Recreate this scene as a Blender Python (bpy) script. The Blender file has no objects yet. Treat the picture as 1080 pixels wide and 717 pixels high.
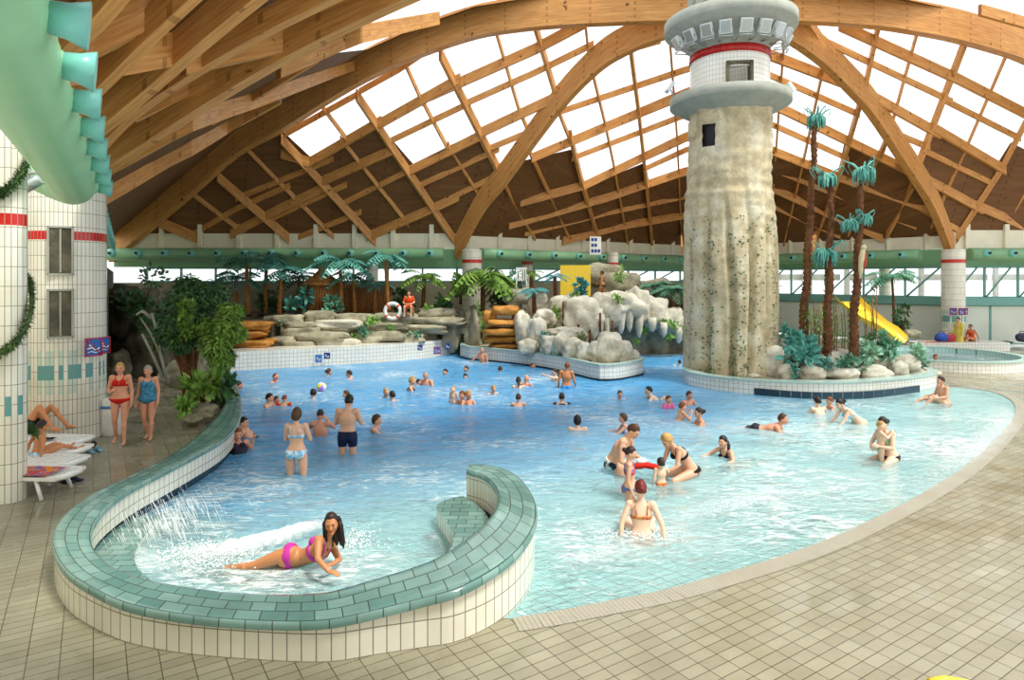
import bpy, bmesh, math, random
from math import sin, cos, pi, sqrt, atan2, radians, exp
from mathutils import Vector, Matrix, noise
from mathutils.bvhtree import BVHTree
from mathutils.geometry import delaunay_2d_cdt

# ------------------------------------------------------------------ camera, world, sun, exposure
SC = bpy.context.scene
COL = SC.collection
H, F, CX, HY = 3.4, 680.0, 540.0, 295.0
cd = bpy.data.cameras.new('camera'); cam = bpy.data.objects.new('camera', cd); COL.objects.link(cam)
cam.location = (0, 0, H); cam.rotation_euler = (pi / 2, 0, 0)
cd.sensor_width = 36; cd.sensor_fit = 'HORIZONTAL'; cd.lens = F / 1080 * 36
cd.shift_y = -(358.5 - HY) / 1080; cd.clip_end = 400; cd.clip_start = 0.05
SC.camera = cam
W = bpy.data.worlds.new('sky'); SC.world = W; W.use_nodes = True
W.node_tree.nodes['Background'].inputs[0].default_value = (0.93, 0.96, 1.0, 1)
W.node_tree.nodes['Background'].inputs[1].default_value = 1.0
sd = bpy.data.lights.new('sun', 'SUN'); sun = bpy.data.objects.new('sun', sd); COL.objects.link(sun)
sd.energy = 2.4; sd.angle = radians(14); sd.color = (1.0, 0.95, 0.85)
sun.rotation_euler = Vector((-0.42, 0.30, -1.0)).to_track_quat('-Z', 'Y').to_euler()
vs = SC.view_settings
vs.view_transform = 'Standard'; vs.look = 'None'; vs.gamma = 1; vs.use_curve_mapping = False
vs.exposure = 0.72
try:
    SC.cycles.max_bounces = 6; SC.cycles.diffuse_bounces = 3; SC.cycles.transparent_max_bounces = 12
    SC.cycles.use_denoising = True; SC.cycles.caustics_reflective = False; SC.cycles.caustics_refractive = False
except Exception:
    pass

def G(px, py, z=0.0):
    Y = F * (H - z) / (py - HY)
    return Vector(((px - CX) / F * Y, Y, z))
def P(px, py, Y):
    return Vector(((px - CX) / F * Y, Y, H + (HY - py) / F * Y))

# ------------------------------------------------------------------ materials
def lin(c):
    if isinstance(c, str):
        c = [int(c[i:i + 2], 16) / 255 for i in (0, 2, 4)]
    return tuple(x / 12.92 if x <= 0.04045 else ((x + 0.055) / 1.055) ** 2.4 for x in c) + (1,)
MATS = {}
class NT:
    def __init__(s, name):
        s.m = bpy.data.materials.new(name); s.m.use_nodes = True
        s.t = s.m.node_tree; s.b = s.t.nodes['Principled BSDF']; s.out = s.t.nodes['Material Output']
    def n(s, ty, **k):
        x = s.t.nodes.new(ty)
        for a, v in k.items():
            if a.startswith('i_'):
                kk = a[2:]; kk = int(kk) if kk.isdigit() else kk.replace('_', ' ')
                x.inputs[kk].default_value = v
            else: setattr(x, a, v)
        return x
    def l(s, a, b): s.t.links.new(a, b)
    def coord(s, kind='Object', scale=(1, 1, 1), rot=(0, 0, 0)):
        c = s.n('ShaderNodeTexCoord'); m = s.n('ShaderNodeMapping')
        m.inputs['Scale'].default_value = scale; m.inputs['Rotation'].default_value = rot
        s.l(c.outputs[kind], m.inputs[0]); return m.outputs[0]
    def ramp(s, fac, stops):
        r = s.n('ShaderNodeValToRGB'); e = r.color_ramp.elements
        while len(e) < len(stops): e.new(0.5)
        for i, (p, c) in enumerate(stops): e[i].position = p; e[i].color = c
        s.l(fac, r.inputs[0]); return r.outputs[0]
    def noise(s, vec, scale, detail=4, rough=0.55, dist=0.0):
        n = s.n('ShaderNodeTexNoise'); n.inputs['Scale'].default_value = scale; n.inputs['Detail'].default_value = detail
        n.inputs['Roughness'].default_value = rough; n.inputs['Distortion'].default_value = dist
        s.l(vec, n.inputs['Vector']); return n.outputs['Fac']
    def mix(s, f, a, b, mode='MIX'):
        m = s.n('ShaderNodeMix', data_type='RGBA', blend_type=mode)
        for k, v in ((0, f), (6, a), (7, b)):
            if hasattr(v, 'links') or isinstance(v, bpy.types.NodeSocket): s.l(v, m.inputs[k])
            else: m.inputs[k].default_value = v
        return m.outputs[2]
    def bump(s, h, strength=0.3, dist=0.02):
        b = s.n('ShaderNodeBump'); b.inputs['Strength'].default_value = strength; b.inputs['Distance'].default_value = dist
        s.l(h, b.inputs['Height']); s.l(b.outputs[0], s.b.inputs['Normal']); return b.outputs[0]
    def done(s, rough=0.6, spec=0.4):
        s.b.inputs['Roughness'].default_value = rough; s.b.inputs['Specular IOR Level'].default_value = spec
        return s.m

def plain(name, c, rough=0.6, var=0.08, scale=6.0, spec=0.4, metal=0.0, bump=0.0):
    if name in MATS: return MATS[name]
    t = NT(name); c = lin(c); v = t.coord()
    n = t.noise(v, scale)
    d = tuple(x * (1 - var) for x in c[:3]) + (1,); u = tuple(min(1, x * (1 + var)) for x in c[:3]) + (1,)
    t.l(t.ramp(n, [(0.3, d), (0.7, u)]), t.b.inputs['Base Color'])
    t.b.inputs['Metallic'].default_value = metal
    if bump: t.bump(n, bump)
    MATS[name] = t.done(rough, spec); return MATS[name]

def tiles(name, w, h, c1, c2, grout, mortar=0.006, uv=True, rot=0.0, rough=0.3, dirt=0.15, offset=0.0, spec=0.4, bands=None):
    t = NT(name); v = t.coord('UV' if uv else 'Object', rot=(0, 0, rot))
    b = t.n('ShaderNodeTexBrick', offset=offset, squash=1.0)
    b.inputs['Color1'].default_value = lin(c1); b.inputs['Color2'].default_value = lin(c2); b.inputs['Mortar'].default_value = lin(grout)
    b.inputs['Scale'].default_value = 1; b.inputs['Mortar Size'].default_value = mortar; b.inputs['Mortar Smooth'].default_value = 0.2
    b.inputs['Brick Width'].default_value = w; b.inputs['Row Height'].default_value = h
    t.l(v, b.inputs['Vector'])
    n = t.noise(t.coord(), 1.3, 6, 0.65)
    g = 1 - dirt
    col = t.mix(1.0, b.outputs['Color'], t.ramp(n, [(0.3, (g, g * .98, g * .93, 1)), (0.7, (1, 1, 1, 1))]), 'MULTIPLY')
    if bands:   # rows of teal mosaic at given heights of the UV's second axis
        sep = t.n('ShaderNodeSeparateXYZ'); t.l(v, sep.inputs[0])
        for (z0, z1, ca, duty) in bands:
            a = t.n('ShaderNodeMath', operation='GREATER_THAN'); t.l(sep.outputs[1], a.inputs[0]); a.inputs[1].default_value = z0
            c = t.n('ShaderNodeMath', operation='LESS_THAN'); t.l(sep.outputs[1], c.inputs[0]); c.inputs[1].default_value = z1
            mu = t.n('ShaderNodeMath', operation='MULTIPLY'); t.l(a.outputs[0], mu.inputs[0]); t.l(c.outputs[0], mu.inputs[1])
            if duty < 1:
                sn = t.n('ShaderNodeMath', operation='MULTIPLY'); t.l(sep.outputs[0], sn.inputs[0]); sn.inputs[1].default_value = 1 / w
                fl = t.n('ShaderNodeMath', operation='FLOOR'); t.l(sn.outputs[0], fl.inputs[0])
                wn = t.n('ShaderNodeTexWhiteNoise', noise_dimensions='1D'); t.l(fl.outputs[0], wn.inputs['W'])
                lt = t.n('ShaderNodeMath', operation='LESS_THAN'); t.l(wn.outputs[0], lt.inputs[0]); lt.inputs[1].default_value = duty
                m2 = t.n('ShaderNodeMath', operation='MULTIPLY'); t.l(mu.outputs[0], m2.inputs[0]); t.l(lt.outputs[0], m2.inputs[1]); mu = m2
            inv = t.n('ShaderNodeMath', operation='SUBTRACT'); inv.inputs[0].default_value = 1; t.l(b.outputs['Fac'], inv.inputs[1])
            m3 = t.n('ShaderNodeMath', operation='MULTIPLY'); t.l(mu.outputs[0], m3.inputs[0]); t.l(inv.outputs[0], m3.inputs[1])
            col = t.mix(m3.outputs[0], col, lin(ca))
    t.l(col, t.b.inputs['Base Color'])
    inv = t.n('ShaderNodeMath', operation='SUBTRACT'); inv.inputs[0].default_value = 1; t.l(b.outputs['Fac'], inv.inputs[1])
    t.bump(inv.outputs[0], 0.35, 0.006)
    return t.done(rough, spec)

def woodmat(name, c1, c2, rough=0.5, sc=1.0):
    t = NT(name); v = t.coord('UV', scale=(0.6 * sc, 9 * sc, 1))
    n = t.noise(v, 2.0, 6, 0.6, 0.4)
    v2 = t.coord('UV', scale=(0.25, 7.0, 1)); b = t.n('ShaderNodeTexBrick', offset=0.5)
    b.inputs['Color1'].default_value = (1, 1, 1, 1); b.inputs['Color2'].default_value = (.86, .84, .8, 1); b.inputs['Mortar'].default_value = (.62, .58, .5, 1)
    b.inputs['Scale'].default_value = 1; b.inputs['Mortar Size'].default_value = 0.012; b.inputs['Brick Width'].default_value = 0.9; b.inputs['Row Height'].default_value = 0.9
    t.l(v2, b.inputs['Vector'])
    base = t.ramp(n, [(0.25, lin(c1)), (0.75, lin(c2))])
    k = t.noise(t.coord(), 3.0, 2, 0.5)
    base = t.mix(t.ramp(k, [(0.70, (0, 0, 0, 1)), (0.74, (1, 1, 1, 1))]), base, tuple(x * .4 for x in lin(c1)[:3]) + (1,))
    t.l(t.mix(1.0, base, b.outputs['Color'], 'MULTIPLY'), t.b.inputs['Base Color'])
    return t.done(rough, 0.3)

def rockmat(name, c1, c2, c3, scale=1.0):
    t = NT(name); v = t.coord()
    n = t.noise(v, 1.6 * scale, 8, 0.62, 0.3); n2 = t.noise(v, 9 * scale, 6, 0.7)
    a = t.ramp(n, [(0.28, lin(c1)), (0.5, lin(c2)), (0.72, lin(c3))])
    t.l(t.mix(0.55, a, t.ramp(n2, [(0.3, (.55, .52, .45, 1)), (0.65, (1, 1, 1, 1))]), 'MULTIPLY'), t.b.inputs['Base Color'])
    t.bump(n2, 0.6, 0.04)
    return t.done(0.75, 0.3)

def M(k): return MATS[k]
wcol, wcol2 = 'f4f2e6', 'ebe9da'
MATS['deck'] = tiles('deck_tiles', 0.25, 0.13, 'a39f88', '96917a', '575041', 0.005, uv=False, rot=radians(-33), rough=0.22, dirt=0.22, spec=0.5)
_t = MATS['deck'].node_tree; _n = _t.nodes.new('ShaderNodeTexNoise'); _n.inputs['Scale'].default_value = 1.1; _n.inputs['Detail'].default_value = 5
_c = _t.nodes.new('ShaderNodeTexCoord'); _t.links.new(_c.outputs['Object'], _n.inputs['Vector']); _r = _t.nodes.new('ShaderNodeMapRange'); _t.links.new(_n.outputs['Fac'], _r.inputs[0])
_r.inputs[1].default_value = .42; _r.inputs[2].default_value = .6; _r.inputs[3].default_value = .38; _r.inputs[4].default_value = .08; _t.links.new(_r.outputs[0], _t.nodes['Principled BSDF'].inputs['Roughness'])
MATS['grating'] = tiles('overflow_grating', 0.05, 0.018, 'c6c2b4', 'bfbbab', '8d8676', 0.005, uv=True, rough=0.4)
MATS['white_tile'] = tiles('white_wall_tile', 0.125, 0.25, wcol, wcol2, '8f8b7a', 0.006, dirt=0.12, rough=0.15)
MATS['white_tile_small'] = tiles('small_white_tile', 0.15, 0.15, 'f6f6f0', 'eeeee6', 'a9a99c', 0.007, dirt=0.08, rough=0.2)
MATS['column_tile'] = tiles('column_tile', 0.08, 0.3, wcol, wcol2, '948f7e', 0.006, dirt=0.12, rough=0.15,
                            bands=[(1.33, 1.63, '5fa0a0', 0.55), (1.03, 1.33, 'c3d8c9', 0.4), (1.63, 1.93, 'c3d8c9', 0.4), (4.23, 4.41, 'c8201c', 1)])
MATS['tower_tile'] = tiles('tower_tile', 0.11, 0.16, 'f4f3ee', 'eeede6', 'b9b8ac', 0.007, dirt=0.06, rough=0.15)
MATS['red_tile'] = tiles('red_tile', 0.2, 0.4, 'c4231d', 'b51d19', '7a1a15', 0.008, dirt=0.1, rough=0.2)
MATS['coping'] = tiles('teal_coping_tile', 0.24, 0.145, '86aca5', '66918b', '44554f', 0.006, dirt=0.3, rough=0.12, offset=0.5, spec=0.6)
MATS['coping_light'] = tiles('pale_teal_coping', 0.26, 0.13, 'bfdcd6', 'b2d2cc', '7b938e', 0.005, dirt=0.1, rough=0.2)
MATS['wood'] = woodmat('glulam_wood', 'b5733a', 'e4ab64')
MATS['wood_dark'] = woodmat('dark_glulam_wood', '8a5730', 'b07645')
MATS['ceiling_panel'] = woodmat('brown_ceiling_board', '6a4626', '855b34', 0.7, 0.6)
MATS['rock'] = rockmat('pale_rock', 'aca592', 'ddd8c6', 'f5f2e8')
MATS['rock_grey'] = rockmat('grey_rock', '6e6a58', 'a8a28a', 'cfc9b2')
MATS['rock_orange'] = rockmat('orange_rock', '8a5522', 'c98a3e', 'e0ad62')
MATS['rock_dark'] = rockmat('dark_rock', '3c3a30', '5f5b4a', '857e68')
MATS['tower_rock'] = rockmat('tower_rock', 'a8977a', 'd2c3a1', 'eee7d2', 0.8)
MATS['concrete'] = plain('concrete', 'a3a59b', 0.8, 0.12, 3)
MATS['frieze'] = plain('cream_plaster', 'f0ead2', 0.8, 0.05, 2)
MATS['duct'] = plain('mint_duct', '9fd3a4', 0.4, 0.05, 2)
MATS['duct_far'] = plain('pale_green_duct', '86b48a', 0.45, 0.06, 2)
MATS['nozzle'] = plain('cyan_nozzle', '7cc7bd', 0.35, 0.05, 5)
MATS['teal_frame'] = plain('teal_metal', '6fa59b', 0.4, 0.05)
MATS['white_plastic'] = plain('white_plastic', 'f1f1ee', 0.35, 0.03)
MATS['black'] = plain('black_rubber', '1b1b1d', 0.5)
MATS['steel'] = plain('steel', 'b4b8b8', 0.3, 0.05, 5, 0.5, 0.6)
MATS['lamp_grey'] = plain('lamp_grey', 'dde3e1', 0.45, 0.05)
MATS['backwall'] = plain('beige_wall', 'a59d86', 0.8, 0.12, 1.5)
MATS['frosted'] = plain('frosted_panel', 'cfd6c8', 0.4, 0.06, 1)
MATS['bark'] = rockmat('bark', '4a2f1c', '74492b', '9a6a42', 4)
MATS['bark_tan'] = rockmat('tan_bark', '8a5a30', 'b4793f', 'cf9a5c', 4)
MATS['yellow'] = plain('yellow_slide', 'f2cf3f', 0.3, 0.04)
MATS['soil'] = plain('soil', '5a4a38', 0.9, 0.2)
MATS['bamboo'] = woodmat('hut_bamboo', '9a6232', 'c98d50', 0.6, 3)

def leafmat(name, c1, c2):
    t = NT(name); n = t.noise(t.coord(), 5.0, 3)
    t.l(t.ramp(n, [(0.3, lin(c1)), (0.7, lin(c2))]), t.b.inputs['Base Color'])
    t.b.inputs['Subsurface Weight'].default_value = 0.0
    MATS[name] = t.done(0.5, 0.4)
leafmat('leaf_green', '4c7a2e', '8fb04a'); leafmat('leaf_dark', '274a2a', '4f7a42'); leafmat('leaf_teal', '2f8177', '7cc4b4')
leafmat('leaf_bluegreen', '3a7a62', '7fb795'); leafmat('leaf_pale', '6fa886', 'b9dcc0'); leafmat('leaf_bright', '5f9a3a', 'a5cf62')
leafmat('garland_green', '2e4a26', '5c7a3c'); leafmat('blue_leaf', '2f7f86', '5fb4b4')

def glassmat():
    t = NT('clear_glass'); t.t.nodes.remove(t.b)
    tr = t.n('ShaderNodeBsdfTransparent'); tr.inputs[0].default_value = (0.97, 0.99, 0.98, 1)
    gl = t.n('ShaderNodeBsdfGlossy'); gl.inputs['Roughness'].default_value = 0.05
    mx = t.n('ShaderNodeMixShader'); mx.inputs[0].default_value = 0.06
    t.l(tr.outputs[0], mx.inputs[1]); t.l(gl.outputs[0], mx.inputs[2]); t.l(mx.outputs[0], t.out.inputs[0])
    MATS['glass'] = t.m
glassmat()

def poolmat():
    t = NT('pool_floor_tiles'); v = t.coord('Object', rot=(0, 0, radians(-33)))
    b = t.n('ShaderNodeTexBrick', offset=0.0); b.inputs['Scale'].default_value = 1
    b.inputs['Color1'].default_value = (1, 1, 1, 1); b.inputs['Color2'].default_value = (.95, .97, .97, 1); b.inputs['Mortar'].default_value = (.28, .36, .36, 1)
    b.inputs['Mortar Size'].default_value = 0.006; b.inputs['Brick Width'].default_value = 0.25; b.inputs['Row Height'].default_value = 0.13
    t.l(v, b.inputs['Vector'])
    sep = t.n('ShaderNodeSeparateXYZ'); t.l(t.coord(), sep.inputs[0])
    wob = t.noise(t.coord(), 0.5, 3)
    a = t.n('ShaderNodeMath', operation='MULTIPLY_ADD'); t.l(wob, a.inputs[0]); a.inputs[1].default_value = 0.16; a.inputs[2].default_value = -0.08
    s2 = t.n('ShaderNodeMath', operation='ADD'); t.l(sep.outputs[2], s2.inputs[0]); t.l(a.outputs[0], s2.inputs[1])
    neg = t.n('ShaderNodeMath', operation='MULTIPLY'); t.l(s2.outputs[0], neg.inputs[0]); neg.inputs[1].default_value = -0.8
    col = t.ramp(neg.outputs[0], [(0.0, lin('b4d6d0')), (0.08, lin('bce4e2')), (0.32, lin('b8e4ea')), (0.48, lin('6cc0f0')), (0.62, lin('4aa4ea')), (0.9, lin('3a92e2'))])
    t.l(t.mix(1.0, col, b.outputs['Color'], 'MULTIPLY'), t.b.inputs['Base Color'])
    MATS['pool_floor'] = t.done(0.5, 0.2)
poolmat()

def watermat():
    t = NT('pool_water'); t.t.nodes.remove(t.b)
    v = t.coord('Object', scale=(1, 1.5, 1), rot=(0, 0, 0.25))
    n1 = t.noise(v, 1.6, 5, 0.6, 0.5); n2 = t.noise(v, 6.0, 4, 0.6, 0.8)
    ad = t.n('ShaderNodeMath', operation='MULTIPLY_ADD'); t.l(n2, ad.inputs[0]); ad.inputs[1].default_value = 0.35; t.l(n1, ad.inputs[2])
    bp = t.n('ShaderNodeBump'); bp.inputs['Strength'].default_value = 0.75; bp.inputs['Distance'].default_value = 0.16; t.l(ad.outputs[0], bp.inputs['Height'])
    tr = t.n('ShaderNodeBsdfTransparent'); tr.inputs[0].default_value = (0.85, 0.96, 0.98, 1)
    at = t.n('ShaderNodeAttribute', attribute_name='depth')     # metres of water under the surface: deeper water is bluer and harder to see through
    df = t.n('ShaderNodeBsdfDiffuse'); t.l(bp.outputs[0], df.inputs['Normal'])
    t.l(t.ramp(at.outputs['Fac'], [(0.0, lin('c9ebe8')), (0.28, lin('b6e2e6')), (0.5, lin('86c8ee')), (0.8, lin('5cb0ea'))]), df.inputs[0])
    lw = t.n('ShaderNodeLayerWeight'); lw.inputs[0].default_value = 0.5
    mm_ = t.n('ShaderNodeMath', operation='MULTIPLY'); t.l(t.ramp(lw.outputs['Facing'], [(0.35, (.35, .35, .35, 1)), (0.9, (.9, .9, .9, 1))]), mm_.inputs[0]); t.l(t.ramp(at.outputs['Fac'], [(0.0, (.25, .25, .25, 1)), (0.55, (.95, .95, .95, 1))]), mm_.inputs[1])
    m1 = t.n('ShaderNodeMixShader'); t.l(mm_.outputs[0], m1.inputs[0]); t.l(tr.outputs[0], m1.inputs[1]); t.l(df.outputs[0], m1.inputs[2])
    # drifting foam and air bubbles; the fine white streaks also paint surface glints
    vf = t.coord('Object', scale=(0.9, 2.6, 1), rot=(0, 0, -0.15))
    f1 = t.noise(vf, 3.2, 8, 0.72, 1.4); fm = t.noise(t.coord(), 0.35, 3, 0.5)
    mm = t.n('ShaderNodeMath', operation='MULTIPLY_ADD'); t.l(fm, mm.inputs[0]); mm.inputs[1].default_value = 0.6; t.l(f1, mm.inputs[2])
    fr = t.ramp(mm.outputs[0], [(0.84, (0, 0, 0, 1)), (1.0, (.8, .8, .8, 1))])
    # foam churned up where the waves break on the beach and around the massage jets
    geo = t.n('ShaderNodeNewGeometry')
    tot = fr
    for (cx_, cy_, rx, ry, amt) in ((-2.6, 7.75, 1.5, 0.75, 1.0), (1.6, 8.6, 2.2, 0.9, 0.55), (5.2, 10.5, 3.2, 1.5, 0.45), (9.0, 13.5, 3.5, 2.2, 0.4), (5.5, 14.8, 4, 1.3, .35)):
        mp = t.n('ShaderNodeMapping', vector_type='POINT'); t.l(geo.outputs['Position'], mp.inputs[0])
        mp.inputs['Location'].default_value = (-cx_ / rx, -cy_ / ry, 0); mp.inputs['Scale'].default_value = (1 / rx, 1 / ry, 0)
        ln = t.n('ShaderNodeVectorMath', operation='LENGTH'); t.l(mp.outputs[0], ln.inputs[0])
        fall = t.ramp(ln.outputs['Value'], [(0.0, (amt,) * 3 + (1,)), (1.0, (0, 0, 0, 1))])
        pat = t.ramp(f1, [(0.40, (0.1, .1, .1, 1)), (0.60, (1, 1, 1, 1))])
        tot = t.mix(1.0, tot, t.mix(1.0, fall, pat, 'MULTIPLY'), 'ADD')
    wd = t.n('ShaderNodeBsdfDiffuse'); wd.inputs[0].default_value = lin('eaf7f6')
    m2 = t.n('ShaderNodeMixShader'); t.l(tot, m2.inputs[0]); t.l(m1.outputs[0], m2.inputs[1]); t.l(wd.outputs[0], m2.inputs[2])
    gl = t.n('ShaderNodeBsdfGlossy'); gl.inputs['Roughness'].default_value = 0.06; t.l(bp.outputs[0], gl.inputs['Normal'])
    fn = t.n('ShaderNodeFresnel'); fn.inputs[0].default_value = 1.33; t.l(bp.outputs[0], fn.inputs['Normal'])
    m3 = t.n('ShaderNodeMixShader'); t.l(fn.outputs[0], m3.inputs[0]); t.l(m2.outputs[0], m3.inputs[1]); t.l(gl.outputs[0], m3.inputs[2])
    t.l(m3.outputs[0], t.out.inputs[0]); MATS['water'] = t.m
watermat()
def foammat():
    t = NT('sea_foam'); t.t.nodes.remove(t.b); v = t.coord()
    n = t.noise(v, 14.0, 8, 0.75, 0.6); at = t.n('ShaderNodeAttribute', attribute_name='foam_amount')
    m = t.n('ShaderNodeMath', operation='MULTIPLY_ADD'); t.l(n, m.inputs[0]); m.inputs[1].default_value = 1.6; m.inputs[2].default_value = -1.05
    a = t.n('ShaderNodeMath', operation='ADD', use_clamp=True); t.l(m.outputs[0], a.inputs[0]); t.l(at.outputs['Fac'], a.inputs[1])
    bp = t.n('ShaderNodeBump'); bp.inputs['Strength'].default_value = .8; bp.inputs['Distance'].default_value = .05; t.l(n, bp.inputs['Height'])
    d = t.n('ShaderNodeBsdfDiffuse'); d.inputs[0].default_value = lin('f2fafa'); t.l(bp.outputs[0], d.inputs['Normal'])
    tr = t.n('ShaderNodeBsdfTransparent'); mx = t.n('ShaderNodeMixShader'); t.l(a.outputs[0], mx.inputs[0]); t.l(tr.outputs[0], mx.inputs[1]); t.l(d.outputs[0], mx.inputs[2]); t.l(mx.outputs[0], t.out.inputs[0]); MATS['sea_foam'] = t.m
foammat()

# ------------------------------------------------------------------ mesh building helpers
class MB:
    def __init__(s): s.v = []; s.f = []; s.uv = []; s.mi = []; s.sm = []
    def vert(s, p): s.v.append(tuple(p)); return len(s.v) - 1
    def face(s, idx, uv=None, mi=0, sm=False):
        s.f.append(tuple(idx)); s.uv.append(uv); s.mi.append(mi); s.sm.append(sm)
    def quad(s, a, b, c, d, uv=None, mi=0, sm=False):
        n = len(s.v); s.v += [tuple(a), tuple(b), tuple(c), tuple(d)]; s.face((n, n + 1, n + 2, n + 3), uv, mi, sm)
    def box(s, c, size, rot=None, mi=0):
        c = Vector(c); hx, hy, hz = size[0] / 2, size[1] / 2, size[2] / 2
        R = rot if rot is not None else Matrix.Identity(3)
        n = len(s.v)
        for x in (-hx, hx):
            for y in (-hy, hy):
                for z in (-hz, hz): s.v.append(tuple(c + R @ Vector((x, y, z))))
        for f in ((0, 1, 3, 2), (4, 6, 7, 5), (0, 4, 5, 1), (2, 3, 7, 6), (0, 2, 6, 4), (1, 5, 7, 3)):
            a, b, cc, d = [Vector(s.v[n + i]) for i in f]; w = (b - a).length; h = (d - a).length
            s.face([n + i for i in f], [(0, 0), (w, 0), (w, h), (0, h)], mi)
    def tube(s, pts, rad, seg=8, cap=True, mi=0, uvs=1.0, flat=1.0, up=None):
        pts = [Vector(p) for p in pts]
        if not hasattr(rad, '__len__'): rad = [rad] * len(pts)
        n0 = len(s.v); L = 0; prev = None; Ls = []
        for i, p in enumerate(pts):
            d = (pts[min(i + 1, len(pts) - 1)] - pts[max(i - 1, 0)])
            d = d.normalized() if d.length > 1e-9 else Vector((0, 0, 1))
            if prev is None:
                a = Vector(up) if up is not None else (Vector((0, 0, 1)) if abs(d.z) < 0.9 else Vector((0, 1, 0)))
                u = d.cross(a).normalized()
            else:
                u = (prev - d * prev.dot(d)); u = u.normalized() if u.length > 1e-6 else prev
            prev = u; w = d.cross(u)
            if i: L += (p - pts[i - 1]).length
            Ls.append(L)
            for k in range(seg):
                t = 2 * pi * k / seg
                s.v.append(tuple(p + u * (cos(t) * rad[i]) + w * (sin(t) * rad[i] * flat)))
        for i in range(len(pts) - 1):
            for k in range(seg):
                k2 = (k + 1) % seg; r = rad[i] * 2 * pi / seg
                s.face((n0 + i * seg + k, n0 + i * seg + k2, n0 + (i + 1) * seg + k2, n0 + (i + 1) * seg + k),
                       [(k * r, Ls[i]), ((k + 1) * r, Ls[i]), ((k + 1) * r, Ls[i + 1]), (k * r, Ls[i + 1])], mi, True)
        if cap:
            s.face([n0 + k for k in range(seg)][::-1], None, mi); e = n0 + (len(pts) - 1) * seg
            s.face([e + k for k in range(seg)], None, mi)
    def lathe(s, prof, c=(0, 0, 0), seg=32, mi=0, arc=(0, 2 * pi), uvr=None):
        c = Vector(c); n0 = len(s.v); full = abs(arc[1] - arc[0] - 2 * pi) < 1e-6; K = seg if full else seg + 1
        for (r, z) in prof:
            for k in range(K):
                t = arc[0] + (arc[1] - arc[0]) * k / seg; s.v.append((c.x + r * cos(t), c.y + r * sin(t), c.z + z))
        L = [0]
        for i in range(1, len(prof)): L.append(L[-1] + math.hypot(prof[i][0] - prof[i - 1][0], prof[i][1] - prof[i - 1][1]))
        for i in range(len(prof) - 1):
            for k in range(seg):
                k2 = (k + 1) % K; st = (uvr or max(prof[i][0], prof[i + 1][0])) * (arc[1] - arc[0]) / seg
                s.face((n0 + i * K + k, n0 + i * K + k2, n0 + (i + 1) * K + k2, n0 + (i + 1) * K + k),
                       [(k * st, L[i]), ((k + 1) * st, L[i]), ((k + 1) * st, L[i + 1]), (k * st, L[i + 1])], mi, True)
    def ball(s, c, r, seg=10, rings=7, rot=None, mi=0):
        c = Vector(c); r = Vector(r) if hasattr(r, '__len__') else Vector((r, r, r)); R = rot if rot is not None else Matrix.Identity(3)
        n0 = len(s.v)
        s.v.append(tuple(c + R @ Vector((0, 0, -r.z))))
        for i in range(1, rings):
            ph = -pi / 2 + pi * i / rings
            for k in range(seg):
                t = 2 * pi * k / seg; s.v.append(tuple(c + R @ Vector((r.x * cos(ph) * cos(t), r.y * cos(ph) * sin(t), r.z * sin(ph)))))
        s.v.append(tuple(c + R @ Vector((0, 0, r.z)))); e = len(s.v) - 1
        for k in range(seg):
            k2 = (k + 1) % seg; s.face((n0, n0 + 1 + k2, n0 + 1 + k), None, mi, True)
            s.face((e, n0 + 1 + (rings - 2) * seg + k, n0 + 1 + (rings - 2) * seg + k2), None, mi, True)
        for i in range(rings - 2):
            for k in range(seg):
                k2 = (k + 1) % seg; a = n0 + 1 + i * seg
                s.face((a + k, a + k2, a + seg + k2, a + seg + k), None, mi, True)
    def grid(s, fn, nu, nv, uvfn=None, mi=0, sm=True):
        n0 = len(s.v); P_ = [[Vector(fn(i / nu, j / nv)) for j in range(nv + 1)] for i in range(nu + 1)]
        for r in P_: s.v += [tuple(p) for p in r]
        U = [0]; V = [0]
        for i in range(nu): U.append(U[-1] + (P_[i + 1][nv // 2] - P_[i][nv // 2]).length)
        for j in range(nv): V.append(V[-1] + (P_[nu // 2][j + 1] - P_[nu // 2][j]).length)
        for i in range(nu):
            for j in range(nv):
                a = n0 + i * (nv + 1) + j
                s.face((a, a + nv + 1, a + nv + 2, a + 1), [(U[i], V[j]), (U[i + 1], V[j]), (U[i + 1], V[j + 1]), (U[i], V[j + 1])], mi, sm)
    def leaf(s, p, d, n, ln, w, mi=0):
        p = Vector(p); d = Vector(d).normalized(); sdv = d.cross(Vector(n))
        sdv = sdv.normalized() if sdv.length > 1e-6 else Vector((1, 0, 0)); nn = sdv.cross(d)
        k = len(s.v)
        s.v += [tuple(p), tuple(p + d * ln * .45 + sdv * w / 2 + nn * w * .12), tuple(p + d * ln), tuple(p + d * ln * .45 - sdv * w / 2 + nn * w * .12), tuple(p + d * ln * .5)]
        s.face((k, k + 1, k + 4), None, mi); s.face((k + 1, k + 2, k + 4), None, mi)
        s.face((k + 4, k + 2, k + 3), None, mi); s.face((k, k + 4, k + 3), None, mi)
    def build(s, name, mat, parent=None, loc=None, recalc=True):
        me = bpy.data.meshes.new(name); me.from_pydata(s.v, [], s.f)
        mats = mat if isinstance(mat, (list, tuple)) else [mat]
        for m in mats: me.materials.append(M(m) if isinstance(m, str) else m)
        me.polygons.foreach_set('material_index', s.mi); me.polygons.foreach_set('use_smooth', s.sm)
        if any(u for u in s.uv):
            l = me.uv_layers.new(name='UVMap'); d = []
            for f, u in zip(s.f, s.uv):
                for i in range(len(f)): d += list(u[i]) if u else [0, 0]
            l.data.foreach_set('uv', d)
        me.update()
        if recalc:
            bm = bmesh.new(); bm.from_mesh(me); bmesh.ops.recalc_face_normals(bm, faces=bm.faces); bm.to_mesh(me); bm.free()
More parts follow.
